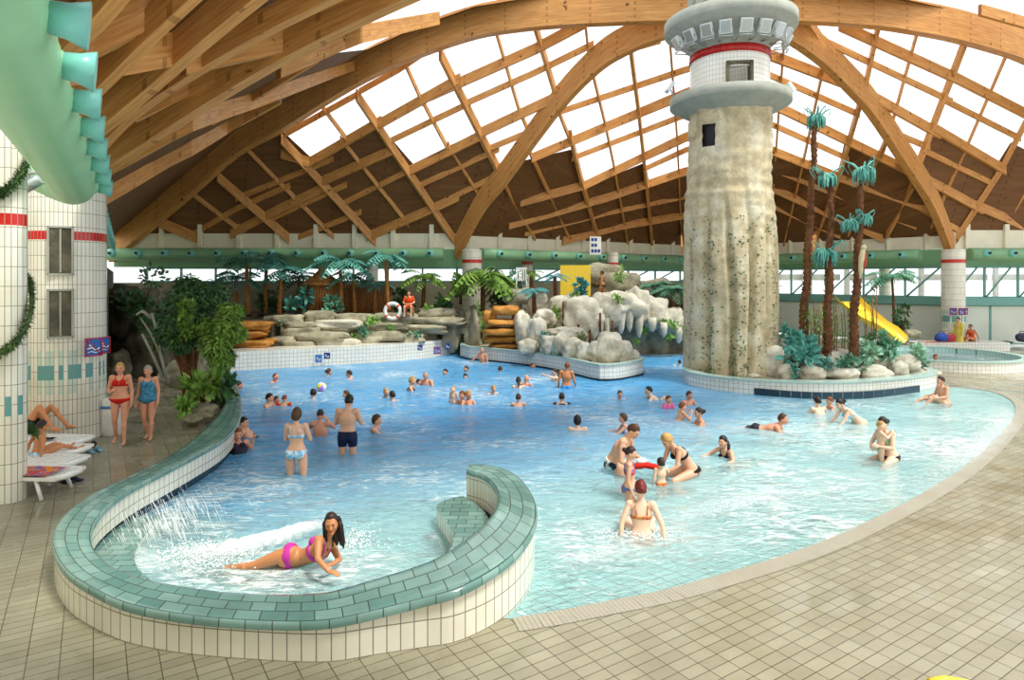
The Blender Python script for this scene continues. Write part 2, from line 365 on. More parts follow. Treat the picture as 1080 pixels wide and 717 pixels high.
        o = bpy.data.objects.new(name, me); COL.objects.link(o)
        if parent is not None:
            o.parent = parent; o.matrix_parent_inverse = Matrix.Translation(parent.location).inverted() if loc is None else Matrix.Identity(4)
            if loc is not None: o.location = loc
        elif loc is not None: o.location = loc
        return o
def tag(o, label, cat, group=None):
    o['label'] = label; o['category'] = cat
    if group: o['group'] = group
    return o
def thing(name, label, cat, loc=(0, 0, 0), rz=0, group=None):
    o = bpy.data.objects.new(name, None); COL.objects.link(o); o.location = loc; o.rotation_euler = (0, 0, rz)
    o.empty_display_size = 0.1; return tag(o, label, cat, group)
def struct(o): o['kind'] = 'structure'; return o
def stuff(o, label=None, cat=None):
    o['kind'] = 'stuff'
    if label: o['label'] = label; o['category'] = cat
    return o
def lerp(a, b, t): return a + (b - a) * t
def resample(pts, step):
    pts = [Vector(p) for p in pts]; out = [pts[0]]
    for a, b in zip(pts, pts[1:]):
        n = max(1, int((b - a).length / step))
        for i in range(1, n + 1): out.append(a.lerp(b, i / n))
    return out
def smooth(pts, it=2, closed=False):
    pts = [Vector(p) for p in pts]
    for _ in range(it):
        q = [] if closed else [pts[0]]
        rng = range(len(pts)) if closed else range(len(pts) - 1)
        for i in rng:
            a, b = pts[i], pts[(i + 1) % len(pts)]; q += [a.lerp(b, .25), a.lerp(b, .75)]
        if not closed: q.append(pts[-1])
        pts = q
    return pts
def catmull(pts, n=8):
    pts = [Vector(p) for p in pts]; out = []
    for i in range(len(pts) - 1):
        p0, p1, p2, p3 = pts[max(i - 1, 0)], pts[i], pts[i + 1], pts[min(i + 2, len(pts) - 1)]
        for k in range(n):
            t = k / n; out.append(0.5 * ((2 * p1) + (p2 - p0) * t + (2 * p0 - 5 * p1 + 4 * p2 - p3) * t * t + (3 * p1 - p0 - 3 * p2 + p3) * t ** 3))
    out.append(pts[-1]); return out
# ================================================================== STRUCTURE
# ------------------------------------------------------------------ roof
def plan_line(a, b):
    s = (b[1] - a[1]) / (b[0] - a[0]); k = a[1] - s * a[0]
    return lambda px: k / (1 - s * (px - CX) / F)
def XY(px, Y): return ((px - CX) / F * Y, Y)
K1, A_, C_, B_, D_, T_ = XY(118, 33), XY(482, 33), XY(742, 45), XY(1003, 33), XY(1250, 33), XY(762, 25)
yM1, yM2, yA, yB = plan_line(K1, T_), plan_line(T_, D_), plan_line(A_, T_), plan_line(T_, B_)
yC = lambda px: 33 - .279 * 0 and 0
par = (T_[1] - K1[1]) / (T_[0] - K1[0])
def par_line(px0, Y0):
    X0 = XY(px0, Y0)[0]; return lambda px: (Y0 - par * X0) / (1 - par * (px - CX) / F)
Mlow = [(118, 258), (200, 198), (250, 167), (298, 140), (345, 110), (388, 85), (440, 61), (500, 40), (550, 31), (600, 26), (650, 23), (690, 21), (762, 19), (830, 21), (880, 24), (930, 29), (960, 34), (1000, 42), (1040, 53), (1080, 67), (1130, 95), (1180, 140), (1250, 220)]
Alow = [(485, 260), (508, 228), (532, 198), (565, 152), (598, 109), (634, 73), (665, 54), (692, 42), (730, 29), (762, 22)]
Blow = [(1003, 256), (983, 225), (954, 178), (918, 123), (895, 97), (871, 72), (850, 55), (827, 40), (800, 29), (762, 22)]
def up(l, k, k0=None): return [(x, y - (k if k0 is None or i > 1 else k0)) for i, (x, y) in enumerate(l)]
Ms = [(118, 250)] + [(x, y - 31 if x > 200 else y - 18) for x, y in Mlow[1:-1]] + [(1250, 200)]
As = [(482, 250)] + [(x, y - 27) for x, y in Alow[1:-1]]
Bs = [(1003, 250)] + [(x, y - 27) for x, y in Blow[1:-1]]
Tt = (762, -12)
Ms = [p if p[0] != 762 else Tt for p in Ms]
yM = lambda px: yM1(px) if px <= 762 else yM2(px)
c_f, b_f, a_f, z_f = par_line(104, 11.5), par_line(95, 9.2), par_line(60, 6.6), par_line(30, 4.6)
c_s = [(84, 168), (200, 90), (316, 20), (450, -45), (560, -90), (700, -150)]
b_s = [(64, 128), (104, 105), (214, 10), (268, -35), (340, -90), (450, -150)]
a_s = [(22, 66), (90, -2), (120, -35), (165, -90), (220, -150)]
z_s = [(-30, -40), (40, -90), (80, -150)]
V2, V3, E2 = [], [], []
def addline(pts, yf, ed=True):
    ids = []
    for (x, y) in pts:
        for k, q in enumerate(V2):
            if abs(q[0] - x) < .01 and abs(q[1] - y) < .01: ids.append(k); break
        else:
            V2.append((x, y)); Y = yf(x) if callable(yf) else yf; V3.append(P(x, y, Y)); ids.append(len(V2) - 1)
    if ed: E2.extend(zip(ids, ids[1:]))
    return ids
eave = [(118, 250, 33), (482, 250, 33), (742, 261, 45), (1003, 250, 33), (1250, 250, 33)]
addline(Ms, yM); addline(As + [Tt], yA); addline(Bs + [Tt], yB)
addline([(742, 261)], 45, False); addline([(742, 261), Tt], 45)
for a, b in zip(eave, eave[1:]): addline([a[:2], b[:2]], lambda px: a[2])
addline([(1250, 250), (1250, 200)], 33)
addline(c_s, c_f); addline(b_s, b_f); addline(a_s, a_f); addline(z_s, z_f)
addline([(118, 250), (84, 168), (64, 128), (22, 66), (-30, -40)], 0)   # all exist already
addline([(80, -150), (220, -150), (450, -150), (700, -150)], 0)
addline([(1250, -150)], 16, False); addline([(700, -150), (1250, -150)], 0); addline([(1250, -150), (1250, 200)], 0)
def cdt(v2, e2):
    r = delaunay_2d_cdt([Vector(v) for v in v2], [e for e in e2 if e[0] != e[1]], [], 0, 1e-4, True); return r[0], r[2], r[3]
def inpoly(x, y, poly):
    c = False; j = len(poly) - 1
    for i in range(len(poly)):
        xi, yi = poly[i][0], poly[i][1]; xj, yj = poly[j][0], poly[j][1]
        if (yi > y) != (yj > y) and x < (xj - xi) * (y - yi) / (yj - yi) + xi: c = not c
        j = i
    return c
rv, rf, ro = cdt(V2, E2)
dom = [(118, 250), (84, 168), (64, 128), (22, 66), (-30, -40), (40, -90), (80, -150), (1250, -150), (1250, 250), (1003, 250), (742, 261), (482, 250)]
def lift(vs_, orig, bvh=None, n=0):
    out = []
    for i, v in enumerate(vs_):
        o = [k for k in orig[i] if k < n]
        if o: out.append(V3[o[0]])
        else:
            d = Vector(((v.x - CX) / F, 1, (HY - v.y) / F)); h = bvh.ray_cast(Vector((0, 0, H)), d) if bvh else (None,)
            if h[0] is None and bvh: q = bvh.find_nearest(Vector((0, 0, H)) + d * 28); h = q
            out.append(h[0] if h[0] is not None else P(v.x, v.y, 28))
    return out
rv3 = lift(rv, ro, None, len(V2))
rbvh = BVHTree.FromPolygons([tuple(v) for v in rv3], rf)
sky = [
    [(298, 138)] + [p for p in Ms if 298 <= p[0] <= 762] + [p for p in As[::-1] if p[1] < 172] + [(527, 174), (505, 140), (436, 173), (396, 127), (327, 165)],
    [(549, 170)] + [p for p in As if p[0] >= 565] + [Tt] + [p for p in Bs[::-1] if p[0] <= 920] + [(950, 172), (892, 143), (884, 181), (862, 178), (818, 156), (765, 178), (723, 178), (685, 194), (681, 171), (614, 198), (605, 157)],
    [Tt] + [p for p in Bs[::-1] if p[0] <= 954] + [(965, 176), (990, 134), (1052, 172), (1066, 150), (1110, 172), (1160, 130)] + [p for p in Ms[::-1] if 762 <= p[0] <= 1140],
    [(352, 56), (368, 34), (450, -8), (600, -60), (900, -70), (1180, -60), (1190, 40), (1130, 62), (1080, 34), (1000, 9), (930, -6), (762, -14), (650, -9), (550, -1), (500, 7), (440, 28), (388, 52)],
]
V2b = list(V2); E2b = list(E2)
for poly in sky:
    ids = []
    for p in poly:
        m = [k for k, q in enumerate(V2b) if abs(q[0] - p[0]) < .01 and abs(q[1] - p[1]) < .01]
        if m: ids.append(m[0])
        else: V2b.append(p); ids.append(len(V2b) - 1)
    E2b += list(zip(ids, ids[1:] + ids[:1]))
sv, sf, so = cdt(V2b, E2b)
sv3 = lift(sv, so, rbvh, len(V2))
roof, panes = MB(), MB()
for f in sf:
    cx_ = sum(sv[i].x for i in f) / len(f); cy_ = sum(sv[i].y for i in f) / len(f)
    if not inpoly(cx_, cy_, dom): continue
    mb = panes if any(inpoly(cx_, cy_, p) for p in sky) else roof
    n = [mb.vert(sv3[i]) for i in f]
    uv = [(sv3[i].x * .8 + sv3[i].y * .5, sv3[i].z * .9 + sv3[i].y * .3) for i in f]
    mb.face(n, uv)
def bm_merge(o, d=1e-4):
    bm = bmesh.new(); bm.from_mesh(o.data); bmesh.ops.remove_doubles(bm, verts=bm.verts, dist=d); bm.to_mesh(o.data); bm.free(); return o
ro_ = struct(bm_merge(roof.build('ceiling', 'ceiling_panel', recalc=False)))
sk_ = struct(bm_merge(panes.build('window_1', 'glass', recalc=False)))
def roof_pt(px, py):
    d = Vector(((px - CX) / F, 1, (HY - py) / F)); h = rbvh.ray_cast(Vector((0, 0, H)), d)
    return h[0] if h[0] is not None else P(px, py, 28)
def beam_pts(pts, width, depth, name, mat='wood', drop=0.0):
    mb = MB(); L = 0; n0 = 0; rows = []
    for i, p in enumerate(pts):
        d = pts[min(i + 1, len(pts) - 1)] - pts[max(i - 1, 0)]; s = Vector((d.y, -d.x, 0)); s = s.normalized() * width / 2 if s.length > 1e-6 else Vector((width / 2, 0, 0))
        if i: L += (p - pts[i - 1]).length
        t = p + Vector((0, 0, .05 - drop)); b = p - Vector((0, 0, depth + drop))
        rows.append([t + s, t - s, b - s, b + s, L]); mb.v += [tuple(x) for x in rows[-1][:4]]
    for i in range(len(pts) - 1):
        a, b = rows[i][4], rows[i + 1][4]
        for k, (v0, v1) in enumerate(((0, width), (0, depth), (0, width), (0, depth))):
            k2 = (k + 1) % 4
            mb.face((i * 4 + k, i * 4 + k2, (i + 1) * 4 + k2, (i + 1) * 4 + k), [(a, v0), (a, v1), (b, v1), (b, v0)])
    mb.face((0, 3, 2, 1)); e = (len(pts) - 1) * 4; mb.face((e, e + 1, e + 2, e + 3))
    o = mb.build(name, mat); struct(o); return o
def curve_beam(px, yf, n, width, depth, mat='wood', name='trim_1'):
    pts = catmull([P(x, y, yf(x)) for x, y in px], n); return beam_pts(pts, width, depth, name, mat)
TN = [1]
def tname(): TN[0] += 1; return 'trim_%d' % TN[0]
curve_beam([p for p in Ms if p[0] <= 762], yM1, 4, .42, 1.28, name='trim_1')
curve_beam([p for p in Ms if p[0] >= 762], yM2, 4, .42, 1.28, name=tname())
curve_beam(As + [Tt], yA, 4, .36, 1.12, name=tname()); curve_beam(Bs + [Tt], yB, 4, .36, 1.12, name=tname())
curve_beam(c_s, c_f, 4, .22, .55, name=tname()); curve_beam(b_s, b_f, 4, .2, .5, 'wood', name=tname()); curve_beam(a_s, a_f, 4, .18, .4, 'wood', name=tname())
curve_beam([(75, 100), (160, 15), (240, -60)], par_line(75, 7.6), 4, .14, .3, name=tname())
curve_beam([(97, 150), (150, 96), (262, 25), (380, -35)], par_line(97, 10.2), 4, .16, .3, name=tname())
BIG, MED, SML = (.2, .5), (.15, .42), (.09, .24)
rafters = [
 (BIG, (229, 181), (305, 247)), (BIG, (296, 141), (396, 250)), (BIG, (376, 95), (480, 250)), (BIG, (464, 51), (529, 181)), (MED, (565, 24), (587, 98)), (BIG, (160, 226), (215, 249)),
 (SML, (423, 55), (443, 100)), (SML, (335, 104), (363, 141)), (SML, (447, 107), (470, 150)), (SML, (363, 149), (439, 245)), (SML, (265, 160), (349, 245)), (SML, (476, 156), (500, 195)), (SML, (520, 20), (547, 112), (558, 138)), (SML, (616, 8), (620, 47)), (SML, (200, 200), (262, 247)),
 (SML, (588, 112), (603, 150), (616, 196), (628, 247)), (SML, (627, 82), (638, 127), (647, 170), (661, 247)), (MED, (603, 145), (616, 196), (632, 250)), (MED, (665, 45), (674, 116), (679, 163), (688, 252)), (SML, (707, 45), (714, 141), (716, 181), (719, 254)), (SML, (562, 165), (583, 210), (601, 250)), (SML, (534, 196), (547, 221), (565, 250)),
 (SML, (742, 60), (742, 255)), (SML, (827, 40), (820, 134), (812, 250)), (SML, (867, 75), (849, 160), (828, 250)), (MED, (907, 105), (885, 181), (858, 252)), (MED, (960, 196), (932, 250)), (SML, (932, 150), (912, 196), (893, 250)), (MED, (786, 40), (785, 250)),
 (MED, (929, 10), (911, 94)), (SML, (972, 15), (940, 131), (932, 156)), (BIG, (1023, 25), (965, 178)), (SML, (1066, 45), (1023, 145), (985, 230)), (BIG, (1110, 70), (1056, 174), (1008, 248)), (MED, (845, 5), (874, 51)), (SML, (1130, 130), (1050, 248)), (BIG, (1180, 150), (1100, 250)),
]
purlins = [
 (MED, (303, 160), (327, 167), (396, 127)), (MED, (403, 125), (479, 82)), (SML, (419, 143), (490, 109)), (MED, (436, 174), (505, 140)), (SML, (385, 91), (421, 71), (455, 48)), (SML, (307, 136), (372, 100)), (MED, (460, 94), (565, 47), (612, 22)), (SML, (500, 103), (565, 74), (620, 47)), (MED, (511, 134), (587, 98)), (SML, (522, 152), (556, 138)),
 (SML, (446, 192), (520, 158)), (SML, (461, 214), (510, 190)), (MED, (345, 185), (410, 156)), (SML, (367, 210), (425, 181)), (SML, (255, 205), (287, 192), (345, 168)), (SML, (290, 227), (360, 195)), (MED, (394, 243), (452, 218), (478, 206)), (SML, (200, 247), (250, 218), (300, 196)), (MED, (250, 240), (300, 214), (338, 196)), (SML, (318, 247), (375, 224)),
 (SML, (590, 116), (721, 72), (762, 60)), (MED, (567, 160), (603, 145), (725, 94), (762, 82)), (SML, (609, 163), (721, 120), (762, 108)), (MED, (555, 208), (616, 192), (723, 141), (762, 130)), (SML, (685, 174), (724, 156), (762, 148)), (MED, (543, 232), (640, 205), (721, 178), (755, 170)), (SML, (560, 243), (645, 222), (727, 205)), (MED, (600, 249), (655, 235), (735, 222)), (SML, (628, 60), (690, 42)),
 (MED, (762, 37), (805, 51), (889, 83)), (SML, (770, 62), (805, 74), (900, 116)), (MED, (765, 86), (827, 112), (950, 172)), (SML, (775, 112), (820, 132), (889, 163)), (MED, (765, 130), (816, 156), (884, 183), (975, 215)), (MED, (770, 175), (823, 199), (925, 245)), (SML, (823, 180), (960, 235)), (SML, (790, 205), (880, 245)),
 (MED, (892, 25), (1012, 80), (1080, 115), (1130, 140)), (SML, (878, 45), (998, 102)), (MED, (914, 94), (985, 134)), (SML, (943, 138), (974, 151)), (SML, (1003, 107), (1070, 141)), (MED, (990, 134), (1054, 172)), (SML, (981, 160), (1041, 189)), (MED, (969, 181), (1030, 214)), (MED, (1035, 215), (1110, 248)), (SML, (955, 210), (1010, 240)),
 (MED, (107, 200), (200, 150), (290, 100)), (MED, (104, 170), (200, 118), (270, 98), (368, 66)), (MED, (300, 60), (380, 28), (455, 15)), (MED, (62, 52), (177, 38)), (MED, (200, 48), (290, 30)), (MED, (60, 40), (160, -8)), (SML, (150, 110), (230, 70)), (MED, (1040, 8), (1100, 25)), (SML, (880, -10), (1100, -20)), (SML, (230, 120), (330, 60)),
]
for (sz, *pl) in rafters + purlins:
    pp = []
    if sz is not BIG:
        (ax, ay), (bx, by) = pl[0], pl[1]; l = math.hypot(bx - ax, by - ay); k = 7 / l; pl[0] = (ax - (bx - ax) * k, ay - (by - ay) * k)
        (ax, ay), (bx, by) = pl[-2], pl[-1]; l = math.hypot(bx - ax, by - ay); k = 7 / l; pl[-1] = (bx + (bx - ax) * k, by + (by - ay) * k)
    for a, b in zip(pl, pl[1:]):
        n = 5
        for i in range(n): pp.append((lerp(a[0], b[0], i / n), lerp(a[1], b[1], i / n)))
    pp.append(pl[-1])
    beam_pts([roof_pt(*p) for p in pp], sz[0], sz[1], tname())

# ------------------------------------------------------------------ far walls, frieze, clerestory windows
plan = [K1, A_, C_, B_, D_]
def wall_run(z0, z1, mat, name, off=0.0, segs=(0, 1, 2, 3), t=.15):
    for i in segs:
        a, b = Vector((*plan[i], 0)), Vector((*plan[i + 1], 0)); d = (b - a).normalized(); n = Vector((d.y, -d.x, 0)); n = n if n.y < 0 else -n
        a = a + n * off; b = b + n * off
        mb = MB(); c = (a + b) / 2; L = (b - a).length
        R = Matrix(((d.x, -d.y, 0), (d.y, d.x, 0), (0, 0, 1)))
        mb.box((c.x, c.y, (z0 + z1) / 2), (L + .05, t, z1 - z0), R); yield mb.build(name + ('' if i == segs[0] else '_%d' % i), mat), a, b, d, n
for o, *_ in wall_run(5.0, 6.05, 'frieze', 'wall_far'): struct(o)
for o, *_ in wall_run(-.1, 3.25, 'backwall', 'wall_back', segs=(0, 1)): struct(o)
for o, *_ in wall_run(4.05, 5.0, 'duct_far', 'wall_band', -.25, segs=(0, 1, 2, 3), t=.1): struct(o)
# unseen near wall and roof slab behind the viewpoint, added to shade deck and beams
mb = MB(); mb.box((12, -6, 3), (44, .2, 6.4)); struct(mb.build('wall_near_shade', 'frieze'))
mb = MB(); mb.quad((-9, -6, 5.0), (4.0, -6, 7.9), (3.0, 3.2, 8.9), (-3.6, 4.4, 5.75), [(0, 0), (8, 0), (8, 8), (0, 8)]); struct(mb.build('ceiling_near_shade', 'ceiling_panel'))
# posts on the frieze
pk = 0
for i in range(4):
    a, b = Vector(plan[i]), Vector(plan[i + 1]); L = (b - a).length; n = int(L / 2.1)
    for k in range(n + 1):
        p = a.lerp(b, (k + .35) / (n + 1)); mb = MB(); mb.box((p.x, p.y - .16, 5.6), (.22, .2, 1.25)); pk += 1; struct(mb.build('trim_post_%d' % pk, 'frieze'))
# window strip on the left bays
WN = [1]
def window(a, b, z0, z1, n, mat_pane='glass', frame='teal_frame', diag=False, name=None):
    WN[0] += 1; a = Vector((a[0], a[1], 0)); b = Vector((b[0], b[1], 0)); d = (b - a).normalized(); L = (b - a).length
    R = Matrix(((d.x, -d.y, 0), (d.y, d.x, 0), (0, 0, 1))); fr = MB()
    for z in (z0, z1): c = (a + b) / 2; fr.box((c.x, c.y, z), (L, .12, .1), R)
    for k in range(n + 1):
        p = a.lerp(b, k / n); fr.box((p.x, p.y, (z0 + z1) / 2), (.08, .12, z1 - z0), R)
        if diag and k < n:
            q = a.lerp(b, (k + .75) / n); fr.tube([(p.x, p.y - .1, z0), (q.x, q.y - .1, z1)], .05, 4)
    o = struct(fr.build(name or 'window_%d' % WN[0], frame)); pn = MB(); c = (a + b) / 2; pn.box((c.x, c.y, (z0 + z1) / 2), (L, .02, z1 - z0 - .08), R)
    p = pn.build('window_pane', mat_pane, o); return o
window(XY(155, 33), XY(482, 33), 3.3, 4.0, 9, diag=False); window(A_, C_, 3.3, 4.0, 8, diag=True)
for i in (2, 3):
    a, b = Vector(plan[i]), Vector(plan[i + 1])
    window(a, b, 2.5, 4.05, 7, diag=True); window(a, b, .15, 2.1, 6, 'frosted')
for o, *_ in wall_run(2.1, 2.5, 'teal_frame', 'trim_beam', -.0, segs=(2, 3), t=.35): struct(o)
# buildings seen through the right hand glazing: pale scaffolding and hall beyond
bg = MB()
for k in range(14):
    x = 15 + k * 3; bg.box((x, 52, 2.5), (.3, .3, 5)); bg.box((x + 1.4, 52.5, 3.6), (2.6, .1, .5)); bg.box((x + 1.4, 52.5, 1.8), (2.6, .1, .4))
o = bg.build('outside_scaffold', 'concrete'); tag(o, 'pale scaffold of posts and boards outside the right hand glazing', 'scaffold')
# side wall to the left, under the near duct, behind the columns
def W1(Y, off=0): return (-20.5 + .6 * (33 - Y) - off * .857, Y - off * .515)
mb = MB(); a, b = W1(33, 3.2), W1(3, 3.2); mb.quad((a[0], a[1], 0), (b[0], b[1], 0), (b[0], b[1], 6), (a[0], a[1], 6), [(0, 0), (35, 0), (35, 6), (0, 6)]); struct(mb.build('wall_left', 'frieze'))
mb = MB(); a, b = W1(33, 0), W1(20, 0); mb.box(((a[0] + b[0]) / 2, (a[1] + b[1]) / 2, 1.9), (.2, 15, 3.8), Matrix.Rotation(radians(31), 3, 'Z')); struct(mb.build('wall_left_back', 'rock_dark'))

# ------------------------------------------------------------------ pool outline, deck, pool floor, water
cop = [(239, 400, 248, 402, .5), (239, 420, 254, 422, .5), (231, 437, 252, 442, .5), (209, 459, 237, 461, .5), (182, 479, 205, 480, .5), (150, 495, 172, 497, .5), (117, 511, 141, 513, .5),
       (90, 526, 117, 529, .5), (70, 541, 102, 545, .48), (57, 560, 95, 561, .46), (58, 580, 97, 577, .44), (71, 601, 112, 594, .42), (95, 618, 133, 605, .4), (132, 635, 165, 614, .38), (178, 645, 200, 620, .37), (224, 651, 240, 625, .36),
       (270, 654, 280, 627, .36), (316, 655, 318, 627, .37), (355, 652, 350, 624, .39), (400, 642, 393, 612, .42), (448, 630, 436, 599, .47), (480, 621, 463, 588, .51), (512, 605, 487, 573, .55), (535, 589, 505, 559, .58), (551, 573, 516, 548, .6), (562, 555, 524, 536, .62),
       (565, 541, 526, 525, .62), (562, 525, 523, 513, .62), (551, 508, 515, 504, .62), (535, 496, 506, 499, .62), (512, 490, 498, 497, .62), (495, 490, 492, 495, .62)]
cO = catmull([G(c[0], c[1], c[4]) for c in cop], 5); cI = catmull([G(c[2], c[3], c[4]) for c in cop], 5)
N_ = len(cO)
cm = [(a + b) / 2 for a, b in zip(cO, cI)]
ledge_end = 5 * 22
beach_px = [(540, 652), (580, 646), (625, 637), (690, 625), (735, 613), (780, 600), (840, 582), (895, 560), (950, 533), (1000, 505), (1035, 478), (1058, 455), (1072, 437), (1070, 423), (1050, 413), (1020, 409), (992, 407)]
beach = smooth([G(x, y) for x, y in beach_px], 2)
back_px = [(960, 398), (880, 390), (800, 384), (760, 376), (725, 373), (673, 374), (640, 372), (560, 370), (492, 369), (487, 372), (450, 377), (400, 382), (360, 384), (315, 387), (270, 389), (232, 392)]
hole = [Vector((p.x, p.y, 0)) for p in cm[:ledge_end:2]] + beach + [G(x, y) for x, y in back_px]
outer = [(-34, 2), (40, 2), (40, 50), (-34, 50)]
v2 = [(p.x, p.y) for p in hole] + outer; nh = len(hole)
e2 = [(i, (i + 1) % nh) for i in range(nh)] + [(nh + i, nh + (i + 1) % 4) for i in range(4)]
dv, df, do = cdt(v2, e2); deck = MB(); hp = [(p.x, p.y) for p in hole]
dd = [deck.vert((v.x, v.y, 0)) for v in dv]
for f in df:
    c = (sum(dv[i].x for i in f) / len(f), sum(dv[i].y for i in f) / len(f))
    if not inpoly(c[0], c[1], hp): deck.face([dd[i] for i in f])
struct(deck.build('floor', 'deck'))
bxy = [(p.x, p.y) for p in beach]
def pdist(x, y, pl):
    m = 1e9
    for (ax, ay), (bx, by) in zip(pl, pl[1:]):
        dx, dy = bx - ax, by - ay; t = max(0, min(1, ((x - ax) * dx + (y - ay) * dy) / (dx * dx + dy * dy + 1e-9)))
        m = min(m, math.hypot(x - ax - t * dx, y - ay - t * dy))
    return m
front = [(p.x, p.y) for p in cm[50:118:6]]
def depth(x, y):
    d = .022 + .088 * max(0, pdist(x, y, bxy) - .05)
    if x < 1.5: d = min(d, .22 + .32 * max(0, pdist(x, y, front) - 1.7)) if x < -.3 else d
    return min(1.35, d)
pv = list(hp); inner = []
x = -14
while x < 22:
    y = 5.5
    while y < 32:
        if inpoly(x, y, hp) and pdist(x, y, hp) > .2: inner.append((x, y))
        y += .45
    x += .45
v2 = pv + inner; fv, ff, fo = cdt(v2, [(i, (i + 1) % nh) for i in range(nh)]); pf = MB()
ids = [pf.vert((v.x, v.y, -depth(v.x, v.y))) for v in fv]
for f in ff:
    c = (sum(fv[i].x for i in f) / 3, sum(fv[i].y for i in f) / 3)
    if inpoly(c[0], c[1], hp): pf.face([ids[i] for i in f], sm=True)
struct(pf.build('floor_pool', 'pool_floor'))
sk = MB()
hs = resample(hole + [hole[0]], 1.0); L = 0
for a, b in zip(hs, hs[1:]):
    l2 = L + (b - a).length; sk.quad((a.x, a.y, 0), (b.x, b.y, 0), (b.x, b.y, -1.4), (a.x, a.y, -1.4), [(L, 0), (l2, 0), (l2, -1.4), (L, -1.4)]); L = l2
struct(sk.build('wall_pool', 'white_tile_small', recalc=False))
WZ = -0.016
def wave(x, y):
    return .022 * noise.noise(Vector((x * .7, y * 1.1, 1.3))) + .014 * noise.noise(Vector((x * 2.1, y * 2.6, 7.7)))
wm = MB(); dx_ = .16; nx, ny = int(33 / dx_), int(26 / dx_)
X0_, Y0_ = -12.5, 5.9
DW = []
for i in range(nx + 1):
    for j in range(ny + 1):
        xx, yy = X0_ + i * dx_, Y0_ + j * dx_; ii = inpoly(xx, yy, hp); dq = depth(xx, yy) if ii else 0.0; DW.append(dq); wm.v.append((xx, yy, WZ + min(1, .12 + dq * 3) * wave(xx, yy)))
for i in range(nx):
    for j in range(ny):
        a = i * (ny + 1) + j; wm.face((a, a + ny + 1, a + ny + 2, a + 1), None, 0, True)
water = struct(wm.build('floor_water', 'water', recalc=False)); at_ = water.data.attributes.new('depth', 'FLOAT', 'POINT'); at_.data.foreach_set('value', DW)
# grating strip following the beach edge
gr = MB(); gp = beach[:-6]; L = 0
for a, b in zip(gp, gp[1:]):
    if (b - a).length < 1e-4: continue
    n = Vector((b.y - a.y, a.x - b.x, 0)).normalized()
    l2 = L + (b - a).length; gr.quad(a + Vector((0, 0, .006)), b + Vector((0, 0, .006)), b + n * .26 + Vector((0, 0, .006)), a + n * .26 + Vector((0, 0, .006)), [(L, 0), (l2, 0), (l2, .26), (L, .26)]); L = l2
struct(gr.build('trim_grating', 'grating', recalc=False))

# ------------------------------------------------------------------ the curved low wall with teal coping
MATS['dark_recess_tile'] = tiles('dark_blue_recess_tile', .15, .15, '1f3a4c', '25465a', '16202a', .006, rough=.2)  # navy gutter band at the waterline, shade of the recess put into its colour
wall = MB(); L = 0
for i in range(N_ - 1):
    a, b, c, d = cO[i], cO[i + 1], cI[i + 1], cI[i]; ov = 0.0
    l2 = L + ((b - a).length + (c - d).length) / 2
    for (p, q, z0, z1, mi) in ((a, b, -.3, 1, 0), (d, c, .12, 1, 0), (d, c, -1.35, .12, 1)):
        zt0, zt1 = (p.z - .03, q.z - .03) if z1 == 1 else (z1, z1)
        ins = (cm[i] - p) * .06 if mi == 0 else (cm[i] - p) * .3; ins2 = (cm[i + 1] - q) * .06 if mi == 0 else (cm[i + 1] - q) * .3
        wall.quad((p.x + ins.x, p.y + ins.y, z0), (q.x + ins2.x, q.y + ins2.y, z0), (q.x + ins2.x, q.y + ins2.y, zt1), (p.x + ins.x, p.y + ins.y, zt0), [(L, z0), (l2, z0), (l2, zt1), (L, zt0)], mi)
    L = l2
e = N_ - 1
for (p, q) in ((cO[e], cI[e]), (cO[0], cI[0])):
    wall.quad((p.x, p.y, -1), (q.x, q.y, -1), (q.x, q.y, q.z - .03), (p.x, p.y, p.z - .03), [(0, 0), (.3, 0), (.3, 1.4), (0, 1.4)])
wl = tag(wall.build('pool_wall', ['white_tile', 'dark_recess_tile'], recalc=False), 'low S-curved white tiled wall with teal coping, reclining woman beside it', 'pool wall')
ct = MB(); L = 0
sec = [(-.04, -.075), (-.05, -.03), (-.02, 0), (.1, .008), (.37, .006), (.63, .006), (.9, .008), (1.02, 0), (1.05, -.03), (1.04, -.07)]
for i in range(N_):
    if i: L += (cm[i] - cm[i - 1]).length
    w = (cI[i] - cO[i])
    for (t, z) in sec: p = cO[i] + w * t; ct.v.append((p.x, p.y, p.z + z))
    ct.uv_row = None
K = len(sec)
L = 0
for i in range(N_ - 1):
    l2 = L + (cm[i + 1] - cm[i]).length
    for k in range(K - 1):
        v0, v1 = sec[k][0] * .435, sec[k + 1][0] * .435
        ct.face((i * K + k, (i + 1) * K + k, (i + 1) * K + k + 1, i * K + k + 1), [(L, v0), (l2, v0), (l2, v1), (L, v1)], 0, True)
    L = l2
ct.face([k for k in range(K)]); ct.face([(N_ - 1) * K + k for k in range(K)][::-1])
ct.build('coping', 'coping', wl, recalc=False)
# seat ledge inside the hook
def slab(poly, z0, z1, name, mats, parent=None, uvk=1.0):
    mb = MB(); n = len(poly)
    t = [mb.vert((p.x, p.y, z1)) for p in poly]; b = [mb.vert((p.x, p.y, z0)) for p in poly]
    mb.face(t, [(p.x, p.y) for p in poly], 0); mb.face(b[::-1], [(p.x, p.y) for p in poly][::-1], 1); L = 0
    for i in range(n):
        j = (i + 1) % n; l2 = L + (poly[j] - poly[i]).length
        mb.face((t[i], b[i], b[j], t[j]), [(L, z1), (L, z0), (l2, z0), (l2, z1)], 1); L = l2
    return mb.build(name, mats, parent)
led = catmull([G(x, y, .22) for x, y in [(487, 523), (470, 527), (460, 534), (466, 544), (474, 555), (478, 568), (474, 580), (462, 592)]], 4) + [G(x, y, .22) for x, y in [(480, 600), (505, 585), (515, 570), (520, 556), (512, 540), (498, 528)]]
